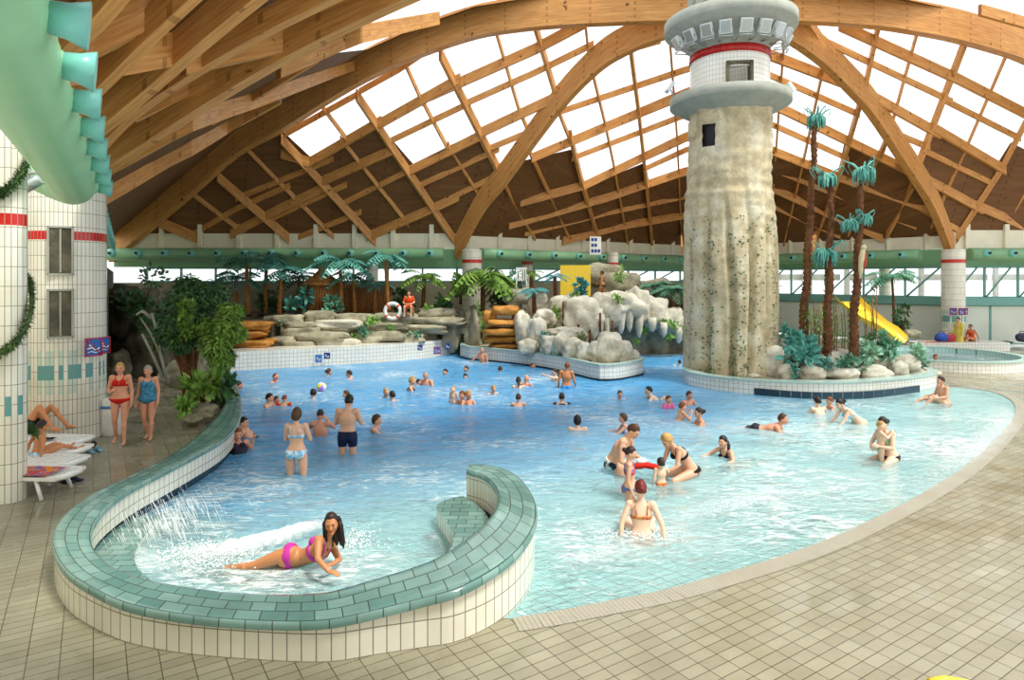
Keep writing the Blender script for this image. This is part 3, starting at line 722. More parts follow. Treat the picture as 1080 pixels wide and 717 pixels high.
sl = slab(led, -.5, .22, 'seat_ledge', ['coping', 'white_tile']); tag(sl, 'lower teal tiled seat step tucked inside the curl of the wall', 'step')
led = catmull([G(x, y, .06) for x, y in [(170, 546), (152, 566), (142, 585), (146, 600), (160, 612)]], 4) + [G(x, y, .06) for x, y in [(165, 622), (130, 612), (104, 595), (98, 578), (104, 562), (120, 552), (146, 545)]]
sl = slab(led, -.5, .06, 'seat_ledge', ['coping', 'white_tile']); tag(sl, 'wide wet teal seat just above the water inside the left bend', 'step')

# ------------------------------------------------------------------ generic white tiled wall along a closed outline
def tile_wall(outline, z0, z1, name, mats=('white_tile_small', 'coping_light'), cw=.32, top_fill=None, band=None, label=None, cat='pool wall'):
    pts = [Vector((p.x, p.y, 0)) for p in outline]; n = len(pts); mb = MB(); L = 0
    c = sum((p for p in pts), Vector()) / n
    nor = []
    for i in range(n):
        d = (pts[(i + 1) % n] - pts[i - 1]); m = Vector((d.y, -d.x, 0)).normalized()
        nor.append(m)
    area = sum(pts[i].x * pts[(i + 1) % n].y - pts[(i + 1) % n].x * pts[i].y for i in range(n))
    if area < 0: nor = [-m for m in nor]
    for i in range(n):
        j = (i + 1) % n; a, b = pts[i], pts[j]; l2 = L + (b - a).length
        mb.quad((a.x, a.y, z0), (b.x, b.y, z0), (b.x, b.y, z1 - .04), (a.x, a.y, z1 - .04), [(L, z0), (l2, z0), (l2, z1), (L, z1)], 0); L = l2
    o = mb.build(name, list(mats), recalc=False); tag(o, label, cat)
    cp = MB(); L = 0
    for i in range(n):
        j = (i + 1) % n; a, b = pts[i], pts[j]; l2 = L + (b - a).length; na, nb = nor[i], nor[j]
        s = [(.03, -.05), (.03, 0), (-cw, 0), (-cw, -.2)]
        for (u0, h0), (u1, h1), v in zip(s, s[1:], (0, .05, .35)):
            cp.quad((a + na * u0) + Vector((0, 0, z1 + h0)), (b + nb * u0) + Vector((0, 0, z1 + h0)), (b + nb * u1) + Vector((0, 0, z1 + h1)), (a + na * u1) + Vector((0, 0, z1 + h1)), [(L, v), (l2, v), (l2, v + .3), (L, v + .3)])
        L = l2
    cp.build('coping', mats[1], o, recalc=False)
    if top_fill:
        tf = MB(); q = [tf.vert((p - m * (cw - .02)) + Vector((0, 0, z1 - .1))) for p, m in zip(pts, nor)]; tf.face(q); tf.build('planting_bed', top_fill, o)
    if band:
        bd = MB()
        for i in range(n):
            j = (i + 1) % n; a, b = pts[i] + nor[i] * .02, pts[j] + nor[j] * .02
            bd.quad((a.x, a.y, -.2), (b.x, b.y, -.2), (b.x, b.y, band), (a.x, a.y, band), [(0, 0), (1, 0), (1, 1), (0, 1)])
        bd.build('dark_band', 'dark_recess_tile', o, recalc=False)
    return o
isl_px = [(721, 390), (735, 394), (764, 398), (800, 401), (840, 402.5), (882, 402.7), (920, 401), (963, 397.6), (990, 393.5), (985, 388), (950, 381), (880, 374), (800, 369), (745, 372), (722, 380)]
isl = smooth([G(x, y, .42) for x, y in isl_px], 2, True)
tile_wall(isl, -1.4, .42, 'island_wall', top_fill='rock_grey', label='white tiled wall of the rounded island that carries the tower', cw=.35)
# overhanging dark slot of the wave machine in the front of the island
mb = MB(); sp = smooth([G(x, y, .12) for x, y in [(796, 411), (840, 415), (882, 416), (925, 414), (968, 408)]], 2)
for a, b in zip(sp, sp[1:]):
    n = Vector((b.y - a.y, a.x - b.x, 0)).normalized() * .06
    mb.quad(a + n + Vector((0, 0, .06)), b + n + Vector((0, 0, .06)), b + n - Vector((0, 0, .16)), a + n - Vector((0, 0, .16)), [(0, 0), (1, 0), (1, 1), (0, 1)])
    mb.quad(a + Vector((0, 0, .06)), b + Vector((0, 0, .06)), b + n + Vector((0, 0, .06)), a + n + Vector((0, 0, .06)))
tag(mb.build('wave_slot', 'dark_recess_tile', recalc=False), 'long dark slot along the waterline in the island wall', 'vent')
pen_px = [(484, 364.5), (530, 368), (568, 372), (590, 375.5), (605, 378.5), (628, 384), (645, 384), (656, 383), (670, 380.5), (681, 378), (672, 374), (650, 368), (600, 362), (540, 358), (490, 359)]
pen = smooth([G(x, y, .55) for x, y in pen_px], 1, True)
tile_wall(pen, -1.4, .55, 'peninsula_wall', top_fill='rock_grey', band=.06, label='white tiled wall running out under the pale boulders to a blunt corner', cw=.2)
# wall behind the pool, under the rock ledges
bw = smooth([G(x, y) for x, y in [(225, 392.5), (270, 389), (315, 387), (360, 384), (400, 382), (450, 377), (487, 372), (492, 370)]], 1)
mb = MB(); L = 0
for a, b in zip(bw, bw[1:]):
    l2 = L + (b - a).length; za = lerp(.5, .85, max(0, (a.x + 11) / 9)); mb.quad(a - Vector((0, 0, 1.4)), b - Vector((0, 0, 1.4)), b + Vector((0, 0, .7)), a + Vector((0, 0, .7)), [(L, 0), (l2, 0), (l2, 2.1), (L, 2.1)])
    mb.quad(a + Vector((0, 0, .7)), b + Vector((0, 0, .7)), b + Vector((0, 1.5, .7)), a + Vector((0, 1.5, .7)), [(L, 0), (l2, 0), (l2, 1.5), (L, 1.5)]); L = l2
tag(mb.build('rear_pool_wall', 'white_tile_small', recalc=False), 'white tiled rear pool wall below the grey rock ledges', 'pool wall')
# round raised pool on the right
rc = Vector((17.3, 26.3, 0)); R_ = 3.0
rp = [rc + Vector((cos(2 * pi * k / 56) * R_ * 1.02, sin(2 * pi * k / 56) * R_, 0)) for k in range(56)]
rw = tile_wall(rp, 0, .42, 'round_pool_wall', label='round raised white tiled pool with pale blue rim beyond the island', cw=.3)
mb = MB(); mb.lathe([(0, .22), (R_ - .3, .22)], rc, 40); mb.build('pool_water', 'water', rw)
mb = MB(); mb.lathe([(0, .02), (R_ - .3, .02), (R_ - .3, .4)], rc, 40); mb.build('pool_floor', 'pool_floor', rw)

# ------------------------------------------------------------------ tiled columns
def column(cx, cy, r, z1, name, label, seg=36, mats='column_tile', band=4.3):
    mb = MB(); n = int(z1 / .3) + 1
    mb.lathe([(r, 0)] + [(r, z1)], (cx, cy, 0), seg); o = mb.build(name, mats); o['kind'] = 'structure'; return tag(o, label, 'column')
c1 = column(-7.75, 9.95, .22, 6, 'tiled_column', 'slim white tiled column wrapped in a green garland, left edge of the hall')
c2 = column(-9.69, 14.0, .76, 5.5, 'tiled_column', 'thick white tiled column with two brown vent panels and a red band')
for c in (c1, c2): c['kind'] = 'thing'
for z in (4.35, 3.05):
    mb = MB(); R3 = Matrix.Rotation(radians(28), 3, 'Z'); d = R3 @ Vector((0, -1, 0)); c = Vector((-9.69, 14.0, z - .35)) + d * .74
    mb.box(c, (.40, .08, .95), R3); o = mb.build('vent_panel', 'rock_dark', c2)
    f = MB(); f.box(c + d * .04, (.03, .03, .9), R3); f.build('vent_bar', 'concrete', o)
    f = MB()
    for sx in (-.21, .21): f.box(c + d * .02 + R3 @ Vector((sx, 0, 0)), (.04, .08, 1.0), R3)
    for sz in (-.49, .49): f.box(c + d * .02 + Vector((0, 0, sz)), (.46, .08, .04), R3)
    f.build('vent_frame', 'concrete', o)
cA = column(-2.0, 32.2, .5, 4.9, 'tiled_column', 'white tiled column with red band rising behind the palms, centre rear'); cA['kind'] = 'thing'
cB = column(21.9, 32.0, .52, 4.9, 'tiled_column', 'white tiled column with red band and blue signs beyond the round pool'); cB['kind'] = 'thing'
for (px, Y, r) in ((645, 38, .35), (930, 36.5, .3), (394, 33, .3), (556, 35.5, .3)):
    x = XY(px, Y)[0]; mb = MB(); mb.lathe([(r, 0), (r, 5.0)], (x, Y - .3, 0), 16); o = mb.build('wall_pier_%d' % px, 'column_tile'); struct(o)

# ------------------------------------------------------------------ ducts with nozzles
def duct(path, r, name, label, nozz, mat='duct', nside=None, nr=.12, rip=0, flare=None):
    pts = [Vector(p) for p in path]; mb = MB(); P_ = resample(pts, .12 if rip else 1.0)
    rad = [r + (rip * (i % 2)) for i in range(len(P_))]
    mb.tube(P_, rad, 28); o = tag(mb.build(name, mat), label, 'duct'); 
    for (c, d, s) in nozz:
        n = MB(); c = Vector(c); d = Vector(d).normalized()
        if flare:
            n.tube([c + d * s * .3, c + d * s * .9, c + d * s * 1.6], [s * .62, s * .7, s * .95], 14, cap=True); h = MB(); h.tube([c - d * .12, c + d * s * .3], [s * 1.2, s * .62], 14); h.build('nozzle_collar', mat, o)
        else:
            n.tube([c, c + d * s * .7, c + d * s], [s * .8, s * .8, s * .55], 12, cap=True)
            n.ball(c + d * s * .95, s * .42, 8, 5)
        q = n.build('nozzle', 'nozzle', o)
        if not flare:
            h = MB(); h.tube([c + d * s * .9, c + d * s * 1.45], [s * .3, s * .3], 8); h.build('nozzle_mouth', 'black', q)
    return o
zf = 4.68
A_, A0 = A_, A_
def far_duct(a, b, n, name, label):
    a = Vector((*a, 0)); b = Vector((*b, 0)); d = (b - a).normalized(); m = Vector((d.y, -d.x, 0)); m = m if m.y < 0 else -m
    noz = []
    for k in range(n):
        p = a.lerp(b, (k + .5) / n) + m * .75 + Vector((0, 0, zf + .02)); noz.append((p + m * .22, m + Vector((0, 0, .05)), .24))
    return duct([a + m * .75 + Vector((0, 0, zf)), b + m * .75 + Vector((0, 0, zf))], .31, name, label, noz, 'duct_far')
far_duct(XY(118, 33), (A_[0] - .6, A_[1]), 13, 'air_duct', 'pale green round duct with nozzles along the left far wall')
far_duct((A_[0] + .8, A_[1]), (C_[0] - .9, C_[1] - .7), 10, 'air_duct', 'pale green duct with nozzles between centre column and tower')
far_duct((C_[0] + .3, C_[1] - .35), (B_[0] - .8, B_[1] + .7), 9, 'air_duct', 'pale green duct with nozzles just right of the tower')
far_duct((B_[0] + .4, B_[1]), D_, 9, 'air_duct', 'pale green duct with nozzles right of the column with signs')
dn = Vector((-.515, .857, 0)); pr = Vector((.857, .515, 0))
def dpt(Y, off=0, z=5.05): p = W1(Y, 0); return Vector((p[0] + pr.x * off, p[1] + pr.y * off, z))
noz = []
for k in range(12):
    Y = 3.1 + k * .84 * (1 + k * .03)
    if Y < 12: noz.append((dpt(Y, .14, 5.06), pr + Vector((0, 0, -.08)), .165))
duct([dpt(1.5, -.15), dpt(5, -.15), dpt(9, -.15), dpt(10.9, -.15), dpt(11.6, -.2, 5.08), dpt(12.2, -.4, 5.2), dpt(12.5, -.75, 5.4)], .34, 'air_duct', 'big mint green ribbed duct overhead with cyan nozzles down one side', noz, 'duct', rip=.008, flare=True)
noz = [(dpt(15.5 + k * 1.25, -.1, 5.0), pr + Vector((0, 0, -.1)), .2) for k in range(13)]
duct([dpt(15.4, -.4), dpt(30.6, -.4)], .33, 'air_duct', 'mint green duct running back behind the thick column to the far corner', noz, 'duct', flare=True)
# bracket and small grey loudspeaker beside the near duct
t = thing('ceiling_spotlight', 'grey tubular spotlight bracket between the two left columns', 'spotlight')
mb = MB(); c = P(31, 196, 11.2); mb.tube([c + Vector((-.18, 0, -.1)), c + Vector((.2, 0, .12))], .09, 12); mb.build('lamp_body', 'steel', t)
mb = MB(); mb.tube([c, c + Vector((-.05, 0, .5))], .03, 6); mb.tube([c + Vector((-.1, 0, .2)), c + Vector((.25, 0, .25))], .03, 6); mb.build('bracket', 'steel', t)
# ================================================================== TOWER
def flute(th, z):
    f = .10 * noise.noise(Vector((cos(th) * 2.6, sin(th) * 2.6, z * .12))) + .05 * noise.noise(Vector((cos(th) * 7, sin(th) * 7, z * .5)))
    k = max(0, min(1, (6.2 - z) / 2.5))           # the lower half stands in tall columnar flutes
    g = abs(sin(th * 6.5 + 1.1 * noise.noise(Vector((th * 1.3, z * .22, 4)))))
    f += k * (.34 * min(1, g * 1.5) ** .7 - .22) + (1 - k) * (.05 * noise.noise(Vector((th * 1.2, z * 5.2, 2))) + .13 * noise.noise(Vector((th * 2.6, z * .25, 12))) + .015 * sin(z * 16 + 3 * noise.noise(Vector((th * 2, z, 0)))))
    f += (.16 + .16 * cos(th)) * max(0, (1.6 - z) / 1.6) ** 1.5 * (.6 + .5 * noise.noise(Vector((th * 2, 0, 9))))
    return f
TX, TY = 7.42, 22.0
tower = thing('lighthouse_tower', 'tall pale rock lighthouse tower with white tiled lantern storey and ringed platforms', 'tower', (TX, TY, .32))
mb = MB(); n0 = 0; seg, zr = 160, 110; R0 = 1.4
for j in range(zr + 1):
    z = -.0 + 9.0 * j / zr
    for k in range(seg):
        th = 2 * pi * k / seg; r = R0 + flute(th, z) + (-.05 if z > 6 else 0)
        mb.v.append((r * cos(th), r * sin(th), z))
for j in range(zr):
    z = 9.0 * (j + .5) / zr
    for k in range(seg):
        k2 = (k + 1) % seg; th = 2 * pi * (k + .5) / seg
        # the small dark window opening high on the shaft
        if 7.45 < z < 8.2 and abs(((th + pi) % (2 * pi) - pi) + radians(137)) < .17: continue
        mb.face((j * seg + k, j * seg + k2, (j + 1) * seg + k2, (j + 1) * seg + k), None, 0, True)
shaft = mb.build('rock_shaft', 'tower_rock', tower, (0, 0, 0))
mb = MB(); th = radians(-137); d = Vector((cos(th), sin(th), 0)); mb.box(Vector((0, 0, 7.83)) + d * .98, (.5, .62, .95), Matrix.Rotation(th, 3, 'Z')); mb.build('window_recess', 'black', shaft, (0, 0, 0))
mb = MB(); rnd = random.Random(4)
for k in range(1500):
    th = rnd.uniform(-pi * .98, -.02); 
    cl = noise.noise(Vector((th * 3.2, 0, 5))); z = rnd.random() ** 1.4 * 5.2
    if cl < -.02 and rnd.random() < .8: continue
    r = R0 + flute(th, z) + .015; p = Vector((r * cos(th), r * sin(th), z)); nn = Vector((cos(th), sin(th), 0))
    mb.leaf(p, Vector((rnd.uniform(-1, 1), rnd.uniform(-1, 1), rnd.uniform(-1.2, .4))), nn, rnd.uniform(.06, .1), .06)
iv = mb.build('ivy', 'leaf_dark', shaft, (0, 0, 0)); iv['kind'] = 'stuff'
# lower ring platform, tiled drum, red band, upper ring with ribs
mb = MB(); mb.lathe([(1.35, 8.65), (1.62, 8.8), (1.95, 8.97), (1.98, 9.0), (1.98, 9.27), (1.9, 9.29), (1.2, 9.29)], seg=64); mb.build('ring_platform', 'concrete', tower, (0, 0, 0))
drum = MB(); dr = 1.3
for k in range(72):
    t0, t1 = 2 * pi * k / 72, 2 * pi * (k + 1) / 72
    for j in range(10):
        z0, z1 = 9.2 + j * .15, 9.35 + j * .15; tm = (t0 + t1) / 2
        if 9.3 < (z0 + z1) / 2 < 10.0 and abs(((tm + pi) % (2 * pi) - pi) + radians(95)) < .27: continue
        if 9.3 < (z0 + z1) / 2 < 10.0 and abs(((tm + pi) % (2 * pi) - pi) - radians(60)) < .30: continue
        drum.quad((dr * cos(t0), dr * sin(t0), z0), (dr * cos(t1), dr * sin(t1), z0), (dr * cos(t1), dr * sin(t1), z1), (dr * cos(t0), dr * sin(t0), z1), [(t0 * dr, z0), (t1 * dr, z0), (t1 * dr, z1), (t0 * dr, z1)], 0, True)
drum.build('tiled_drum', 'tower_tile', tower, (0, 0, 0), recalc=False)
mb = MB(); th = radians(-95); d = Vector((cos(th), sin(th), 0)); R3 = Matrix.Rotation(th + pi / 2, 3, 'Z')
for sx in (-.37, .37): mb.box(Vector((0, 0, 9.66)) + d * 1.22 + R3 @ Vector((sx, 0, 0)), (.09, .34, .84), R3)
for sz in (-.4, .4): mb.box(Vector((0, 0, 9.66 + sz)) + d * 1.22, (.82, .34, .09), R3)
mb.build('window_frame', 'rock_dark', tower, (0, 0, 0))
mb = MB(); mb.lathe([(1.31, 10.45), (1.335, 10.45), (1.335, 10.7), (1.31, 10.7)], seg=64); mb.build('red_band', 'red_tile', tower, (0, 0, 0))
mb = MB(); mb.lathe([(1.3, 10.69), (1.32, 10.9), (1.7, 11.25), (2.13, 11.5), (2.17, 11.55), (2.17, 11.85), (1.5, 11.92)], seg=64); mb.build('upper_platform', 'concrete', tower, (0, 0, 0))
mb = MB(); mb.lathe([(1.1, 11.9), (1.1, 12.3), (1.3, 12.3), (1.3, 12.65)], seg=32); mb.build('parapet_base', 'concrete', tower, (0, 0, 0))
for k in range(12):
    th = 2 * pi * k / 12; mb = MB(); mb.box((1.22 * cos(th), 1.22 * sin(th), 12.5), (.3, .42, .5), Matrix.Rotation(th, 3, 'Z')); mb.build('battlement', 'concrete', tower, (0, 0, 0))
# floodlights hung on arms around the upper platform
nm = ['far left, edge-on', 'second from left, turned sideways', 'third from left', 'left of centre', 'centre', 'right of centre', 'third from right', 'second from right', 'far right, edge-on']
for i, a in enumerate([-172, -150, -130, -112, -93, -74, -55, -34, -12]):
    th = radians(a); d = Vector((cos(th), sin(th), 0)); R3 = Matrix.Rotation(th + pi / 2, 3, 'Z')
    f = thing('floodlight', 'grey box floodlight under the top platform of the tower, ' + nm[i], 'floodlight', (TX, TY, .32), 0, 'floodlights on the tower')
    Rt = R3 @ Matrix.Rotation(radians(28), 3, 'X'); c = d * 1.86 + Vector((0, 0, 11.05))
    mb = MB(); mb.box(c, (.36, .14, .42), Rt); mb.box(c + Rt @ Vector((0, .1, 0)), (.26, .12, .3), Rt); b = mb.build('lamp_housing', 'lamp_grey', f, (0, 0, 0))
    mb = MB(); mb.box(c + Rt @ Vector((0, -.075, 0)), (.3, .01, .35), Rt); mb.build('lamp_glass', 'steel', b, (0, 0, 0))
    mb = MB()
    for s in (-1, 1): mb.tube([c + R3 @ Vector((s * .2, 0, 0)), c + R3 @ Vector((s * .2, 0, -.3)), d * 1.38 + R3 @ Vector((s * .2, 0, 0)) + Vector((0, 0, 10.75))], .02, 5)
    mb.tube([c + R3 @ Vector((-.2, 0, -.3)), c + R3 @ Vector((.2, 0, -.3))], .02, 5); mb.build('bracket', 'steel', f, (0, 0, 0))
for a, w in ((-178, 'left'), (-2, 'right')):
    th = radians(a); d = Vector((cos(th), sin(th), 0)); R3 = Matrix.Rotation(th + pi / 2, 3, 'Z') @ Matrix.Rotation(radians(-35), 3, 'X')
    f = thing('floodlight', 'small tilted grey floodlight on the %s rim of the lower tower ring' % w, 'floodlight', (TX, TY, .32), 0, 'floodlights on the tower')
    c = d * 2.05 + Vector((0, 0, 9.62)); mb = MB(); mb.box(c, (.3, .12, .36), R3); mb.build('lamp_housing', 'lamp_grey', f, (0, 0, 0))
    mb = MB(); mb.tube([c, d * 1.9 + Vector((0, 0, 9.25))], .025, 5); mb.build('bracket', 'steel', f, (0, 0, 0))

# ================================================================== ROCKS
def rockmesh(c, size, seed, rough=.18, sub=4, rot=0.0, flat=0.0, square=.0):
    bm = bmesh.new(); bmesh.ops.create_icosphere(bm, subdivisions=sub, radius=1); c = Vector(c); R = Matrix.Rotation(rot, 3, 'Z'); sz = Vector(size) / 2
    for v in bm.verts:
        p = v.co.normalized(); m = max(abs(p.x), abs(p.y), abs(p.z)); q = p * (1 - square) + (p / m) * square * .85
        d = 1 + rough * noise.noise(p * 1.5 + Vector((seed * 3.1, seed, 0))) * 2 + rough * .45 * noise.noise(p * 4 + Vector((seed, 0, 5)))
        q = q * d; v.co = R @ Vector((q.x * sz.x, q.y * sz.y, q.z * sz.z)) + c
    for f in bm.faces: f.smooth = True
    return bm
def bm_obj(bm, name, mat, parent=None, world=True):
    me = bpy.data.meshes.new(name); bm.to_mesh(me); bm.free(); me.materials.append(M(mat)); o = bpy.data.objects.new(name, me); COL.objects.link(o)
    if parent is not None:
        o.parent = parent
        if world: o.matrix_parent_inverse = Matrix.Translation(parent.location).inverted()
    return o
def rock(px, py, Y, wpx, hpx, mat, label=None, parent=None, seed=0, name='boulder', dscale=.8, rough=.18, sub=3, square=.25, group=None, rot=0.0):
    k = Y / F; c = P(px, py, Y); o = bm_obj(rockmesh(c, (wpx * k, max(wpx, hpx) * k * dscale, hpx * k), seed, rough, sub, rot, 0, square), name, mat, parent)
    if parent is None: tag(o, label, 'rock', group)
    return o
# stepped ledge of rock slabs behind the pool, left half
led1 = thing('rock_ledge', 'long stepped ledge of grey rock slabs behind the pool', 'rock ledge', P(370, 376, 27.8))
rnd = random.Random(7); si = 0
rows = [(337, 11), (344, 8), (351, 9), (358, 9), (365, 9), (372, 9)]
for ri, (yy, hh) in enumerate(rows):
    x = 283 + rnd.uniform(0, 20)
    while x < 486:
        w = rnd.uniform(28, 62); Y = lerp(27.6, 30.2, max(0, (x - 300) / 180)) - ri * .25
        xr = x + w / 2; lo = lerp(381, 374, max(0, (xr - 300) / 180))
        yv = yy + 3 * sin(xr * .05) + (0 if xr < 400 else -3)
        if (ri >= 4 and xr > 385) or (ri == 3 and xr > 432): x += w; continue
        rock(xr, yv, Y, w * 1.14, hh * 1.3, 'rock_grey' if rnd.random() < .85 else 'rock', None, led1, si, 'rock_slab', .5, .15, 3, .75); si += 1; x += w
mb = MB(); a, b = P(278, 380, 29), P(492, 372, 31.5)
mb.quad((a.x, a.y, .4), (b.x, b.y, .4), (b.x, b.y, 1.9), (a.x, a.y, 1.75)); mb.quad((a.x, a.y, 1.75), (b.x, b.y, 1.9), (b.x, b.y + 3, 1.9), (a.x, a.y + 4, 1.75)); mb.build('rock_core', 'rock_grey', led1, recalc=False)
oc = thing('rock_cascade', 'orange stained stacked rock slabs behind the leafy tree', 'rock ledge', P(265, 380, 26.5))
for i, (x, y, w, h) in enumerate([(262, 343, 54, 10), (258, 352, 50, 11), (266, 362, 52, 11), (254, 374, 34, 14), (279, 372, 22, 12), (268, 382, 40, 9), (248, 346, 30, 14)]):
    rock(x, y, 26.4 - .1 * i, w, h, 'rock_orange', None, oc, i + 40, 'rock_slab', .8, .16, 3, .55)
mb = MB(); mb.box(P(262, 362, 27.6), (2.4, 1.0, 2.0)); mb.build('rock_core', 'rock_dark', oc)
# slanted slabs and white stone between ledge and second cascade
for i, (x, y, w, h, r_, lb) in enumerate([(452, 353, 18, 40, .3, 'slanted grey rock slab beside the lifeguard ledge'), (476, 352, 20, 44, -.2, 'tall dark-sided rock pillar in the corner of the pool'), (500, 350, 22, 52, .1, 'upright mottled rock overgrown with plants beside the orange cascade'), (462, 338, 22, 16, 0, 'rounded grey rock on top of the corner pillar')]):
    rock(x, y, 29.6, w, h, 'rock_grey', lb, None, 60 + i, 'boulder', .7, .2, 4, .3)
oc = thing('rock_cascade', 'orange rock cascade beneath the white garden chair', 'rock ledge', P(530, 372, 28))
for i, (x, y, w, h) in enumerate([(533, 327, 34, 11), (516, 334, 16, 14), (530, 340, 40, 8), (530, 349, 46, 9), (528, 357, 40, 8), (532, 365, 36, 7), (534, 371, 34, 6), (545, 350, 14, 50)]):
    rock(x, y, 27.6 + (.8 if i == 7 else 0), w, h, 'rock_orange', None, oc, i + 70, 'rock_slab', .8, .12, 3, .6)
# white boulders along the peninsula
sp_ = [(550, 345, 16, 34, 27.2, 'tall white rock pillar just right of the orange cascade'), (557, 366, 20, 16, 25.4, 'small white boulder at the left start of the peninsula row'), (567, 352, 18, 34, 26, 'long leaning white boulder, upper left of the peninsula row'), (579, 365, 17, 22, 25, 'egg-shaped white boulder, third along the peninsula'), (592, 363, 18, 24, 24.6, 'white boulder with plant tuft in the middle of the peninsula row'),
       (604, 368, 20, 22, 24, 'pale boulder streaked grey, centre of the peninsula row'), (617, 371, 17, 20, 23.6, 'narrow grey-white boulder beside the big clustered one'), (628, 371, 17, 22, 23.4, 'pale boulder behind the peninsula corner'), (642, 369, 30, 34, 23.4, 'largest clustered white boulder at the tip of the peninsula'), (657, 372, 18, 26, 23.5, 'fluted white boulder beside the largest peninsula one'), (667, 375, 12, 13, 23.6, 'small round white stone at the very tip of the peninsula'),
       (575, 335, 22, 16, 27, 'white rock high above the peninsula near thin palms'), (590, 352, 24, 14, 26.5, 'flat white rock behind the boulder row'), (603, 352, 30, 12, 26, 'low shelf rock under the big cream outcrop')]
for i, (x, y, w, h, Y, lb) in enumerate(sp_): rock(x, y, Y, w * 1.12, h * 1.1, 'rock', lb, None, 100 + i, 'boulder', .85, .16, 4, .2, 'boulders on the peninsula')
# big rock grotto with rounded flutes and hanging stalactites
grot = thing('rock_grotto', 'large cream rock outcrop with hanging stalactites and a dark grotto face', 'rock formation', P(660, 372, 28.5))
for i, (x, y, w, h, Y) in enumerate([(612, 335, 40, 44, 27.5), (640, 326, 34, 36, 28), (656, 322, 40, 30, 28.2), (590, 325, 22, 26, 28.4), (672, 322, 26, 40, 28.6), (690, 330, 26, 36, 29), (706, 338, 24, 30, 29.2), (722, 345, 24, 26, 29.2), (626, 340, 16, 34, 27.4), (735, 350, 18, 26, 29.4), (604, 322, 20, 26, 28.6)]):
    rock(x, y, Y, w * 1.15, h, 'rock', None, grot, 130 + i, 'rock_bulge', .8, .16, 4, .25)
for i, (x, y0, y1, w) in enumerate([(632, 325, 352, 8), (645, 325, 345, 9), (655, 322, 352, 10), (664, 322, 350, 9), (674, 330, 356, 9), (688, 335, 350, 9), (640, 335, 362, 6), (700, 340, 356, 8), (620, 330, 372, 9), (716, 345, 362, 9)]):
    mb = MB(); a, b = P(x, y0, 27.3 + (x - 620) * .012), P(x, y1, 27.3 + (x - 620) * .012); k = 27 / F
    mb.tube([a, a.lerp(b, .4), a.lerp(b, .8), b], [w * .5 * k, w * .52 * k, w * .35 * k, w * .12 * k], 10); mb.build('stalactite', 'rock', grot)
mb = MB(); a, b = P(598, 380, 28.6), P(745, 372, 30.5)
mb.grid(lambda u, v: (lerp(a.x, b.x, u), lerp(a.y, b.y, u) - .35 * abs(sin(u * 17)) - .2 * noise.noise(Vector((u * 9, v * 3, 1))) + .25 * (1 - v), lerp(-.3, 2.0, v)), 80, 24); mb.build('grotto_face', 'rock_grey', grot, recalc=False)
mb = MB(); mb.quad((a.x, a.y, 1.95), (b.x, b.y, 1.95), (b.x, b.y + 3.4, 2.3), (a.x, a.y + 4, 2.3)); mb.build('rock_core', 'rock_grey', grot)
for i, (x, y, w, h, Y, lb) in enumerate([(655, 300, 44, 24, 32, 'brown-grey rock slab rising behind the climbing bather'), (688, 306, 46, 22, 32, 'sloping grey rock behind the grotto'), (716, 313, 44, 20, 32, 'long low grey rock reaching the tower'), (636, 290, 46, 22, 33, 'tall beige rock face beside the yellow wall'), (605, 320, 30, 12, 30, 'flat pale rock beside the blue-leaved plant'), (548, 312, 34, 14, 30, 'pale rock below the white garden chair'), (566, 322, 24, 20, 28.8, 'round whitish rock under the thin palms')]):
    rock(x, y, Y, w, h * 1.2, 'rock_grey' if i in (0, 1, 2, 3) else 'rock', lb, None, 160 + i, 'boulder', .6, .16, 4, .35)
# boulders on the tower island
isb = [(818, 383, 30, 30, 20.8, 'large sloping cream boulder against the foot of the tower'), (830, 393, 21, 17, 20.2, 'square white boulder left of the spiky teal plant'), (856, 393, 27, 16, 20.2, 'broad white boulder at the front of the island'), (888, 394, 34, 13, 20.1, 'long low white boulder at the middle front of the island'), (880, 380, 36, 22, 20.8, 'big cream boulder behind the low front one'), (921, 394, 34, 17, 20.2, 'wide smooth boulder right of the long low one'), (948, 390, 18, 17, 20.6, 'round ball-like boulder at the right of the island'),
       (956, 382, 26, 16, 21.0, 'tilted oval boulder behind the round one'), (966, 392, 26, 10, 21.2, 'flat pinkish boulder at the right tip of the island'), (930, 380, 22, 18, 21, 'grey boulder under the white flowered plant'), (984, 394, 16, 6, 21.4, 'thin flat stone at the far right end of the island'), (906, 378, 28, 14, 21.6, 'cream boulder behind the teal leaves'), (795, 397, 14, 5, 20.4, 'small flat stone by the tower foot'), (856, 372, 20, 20, 22, 'upright cream boulder below the tallest palm'), (838, 372, 16, 26, 22.4, 'slim rock leaning on the right side of the tower')]
for i, (x, y, w, h, Y, lb) in enumerate(isb): rock(x, y, Y, w * 1.1, h * 1.15, 'rock', lb, None, 200 + i, 'boulder', .75, .12, 4, .22, 'boulders on the tower island')
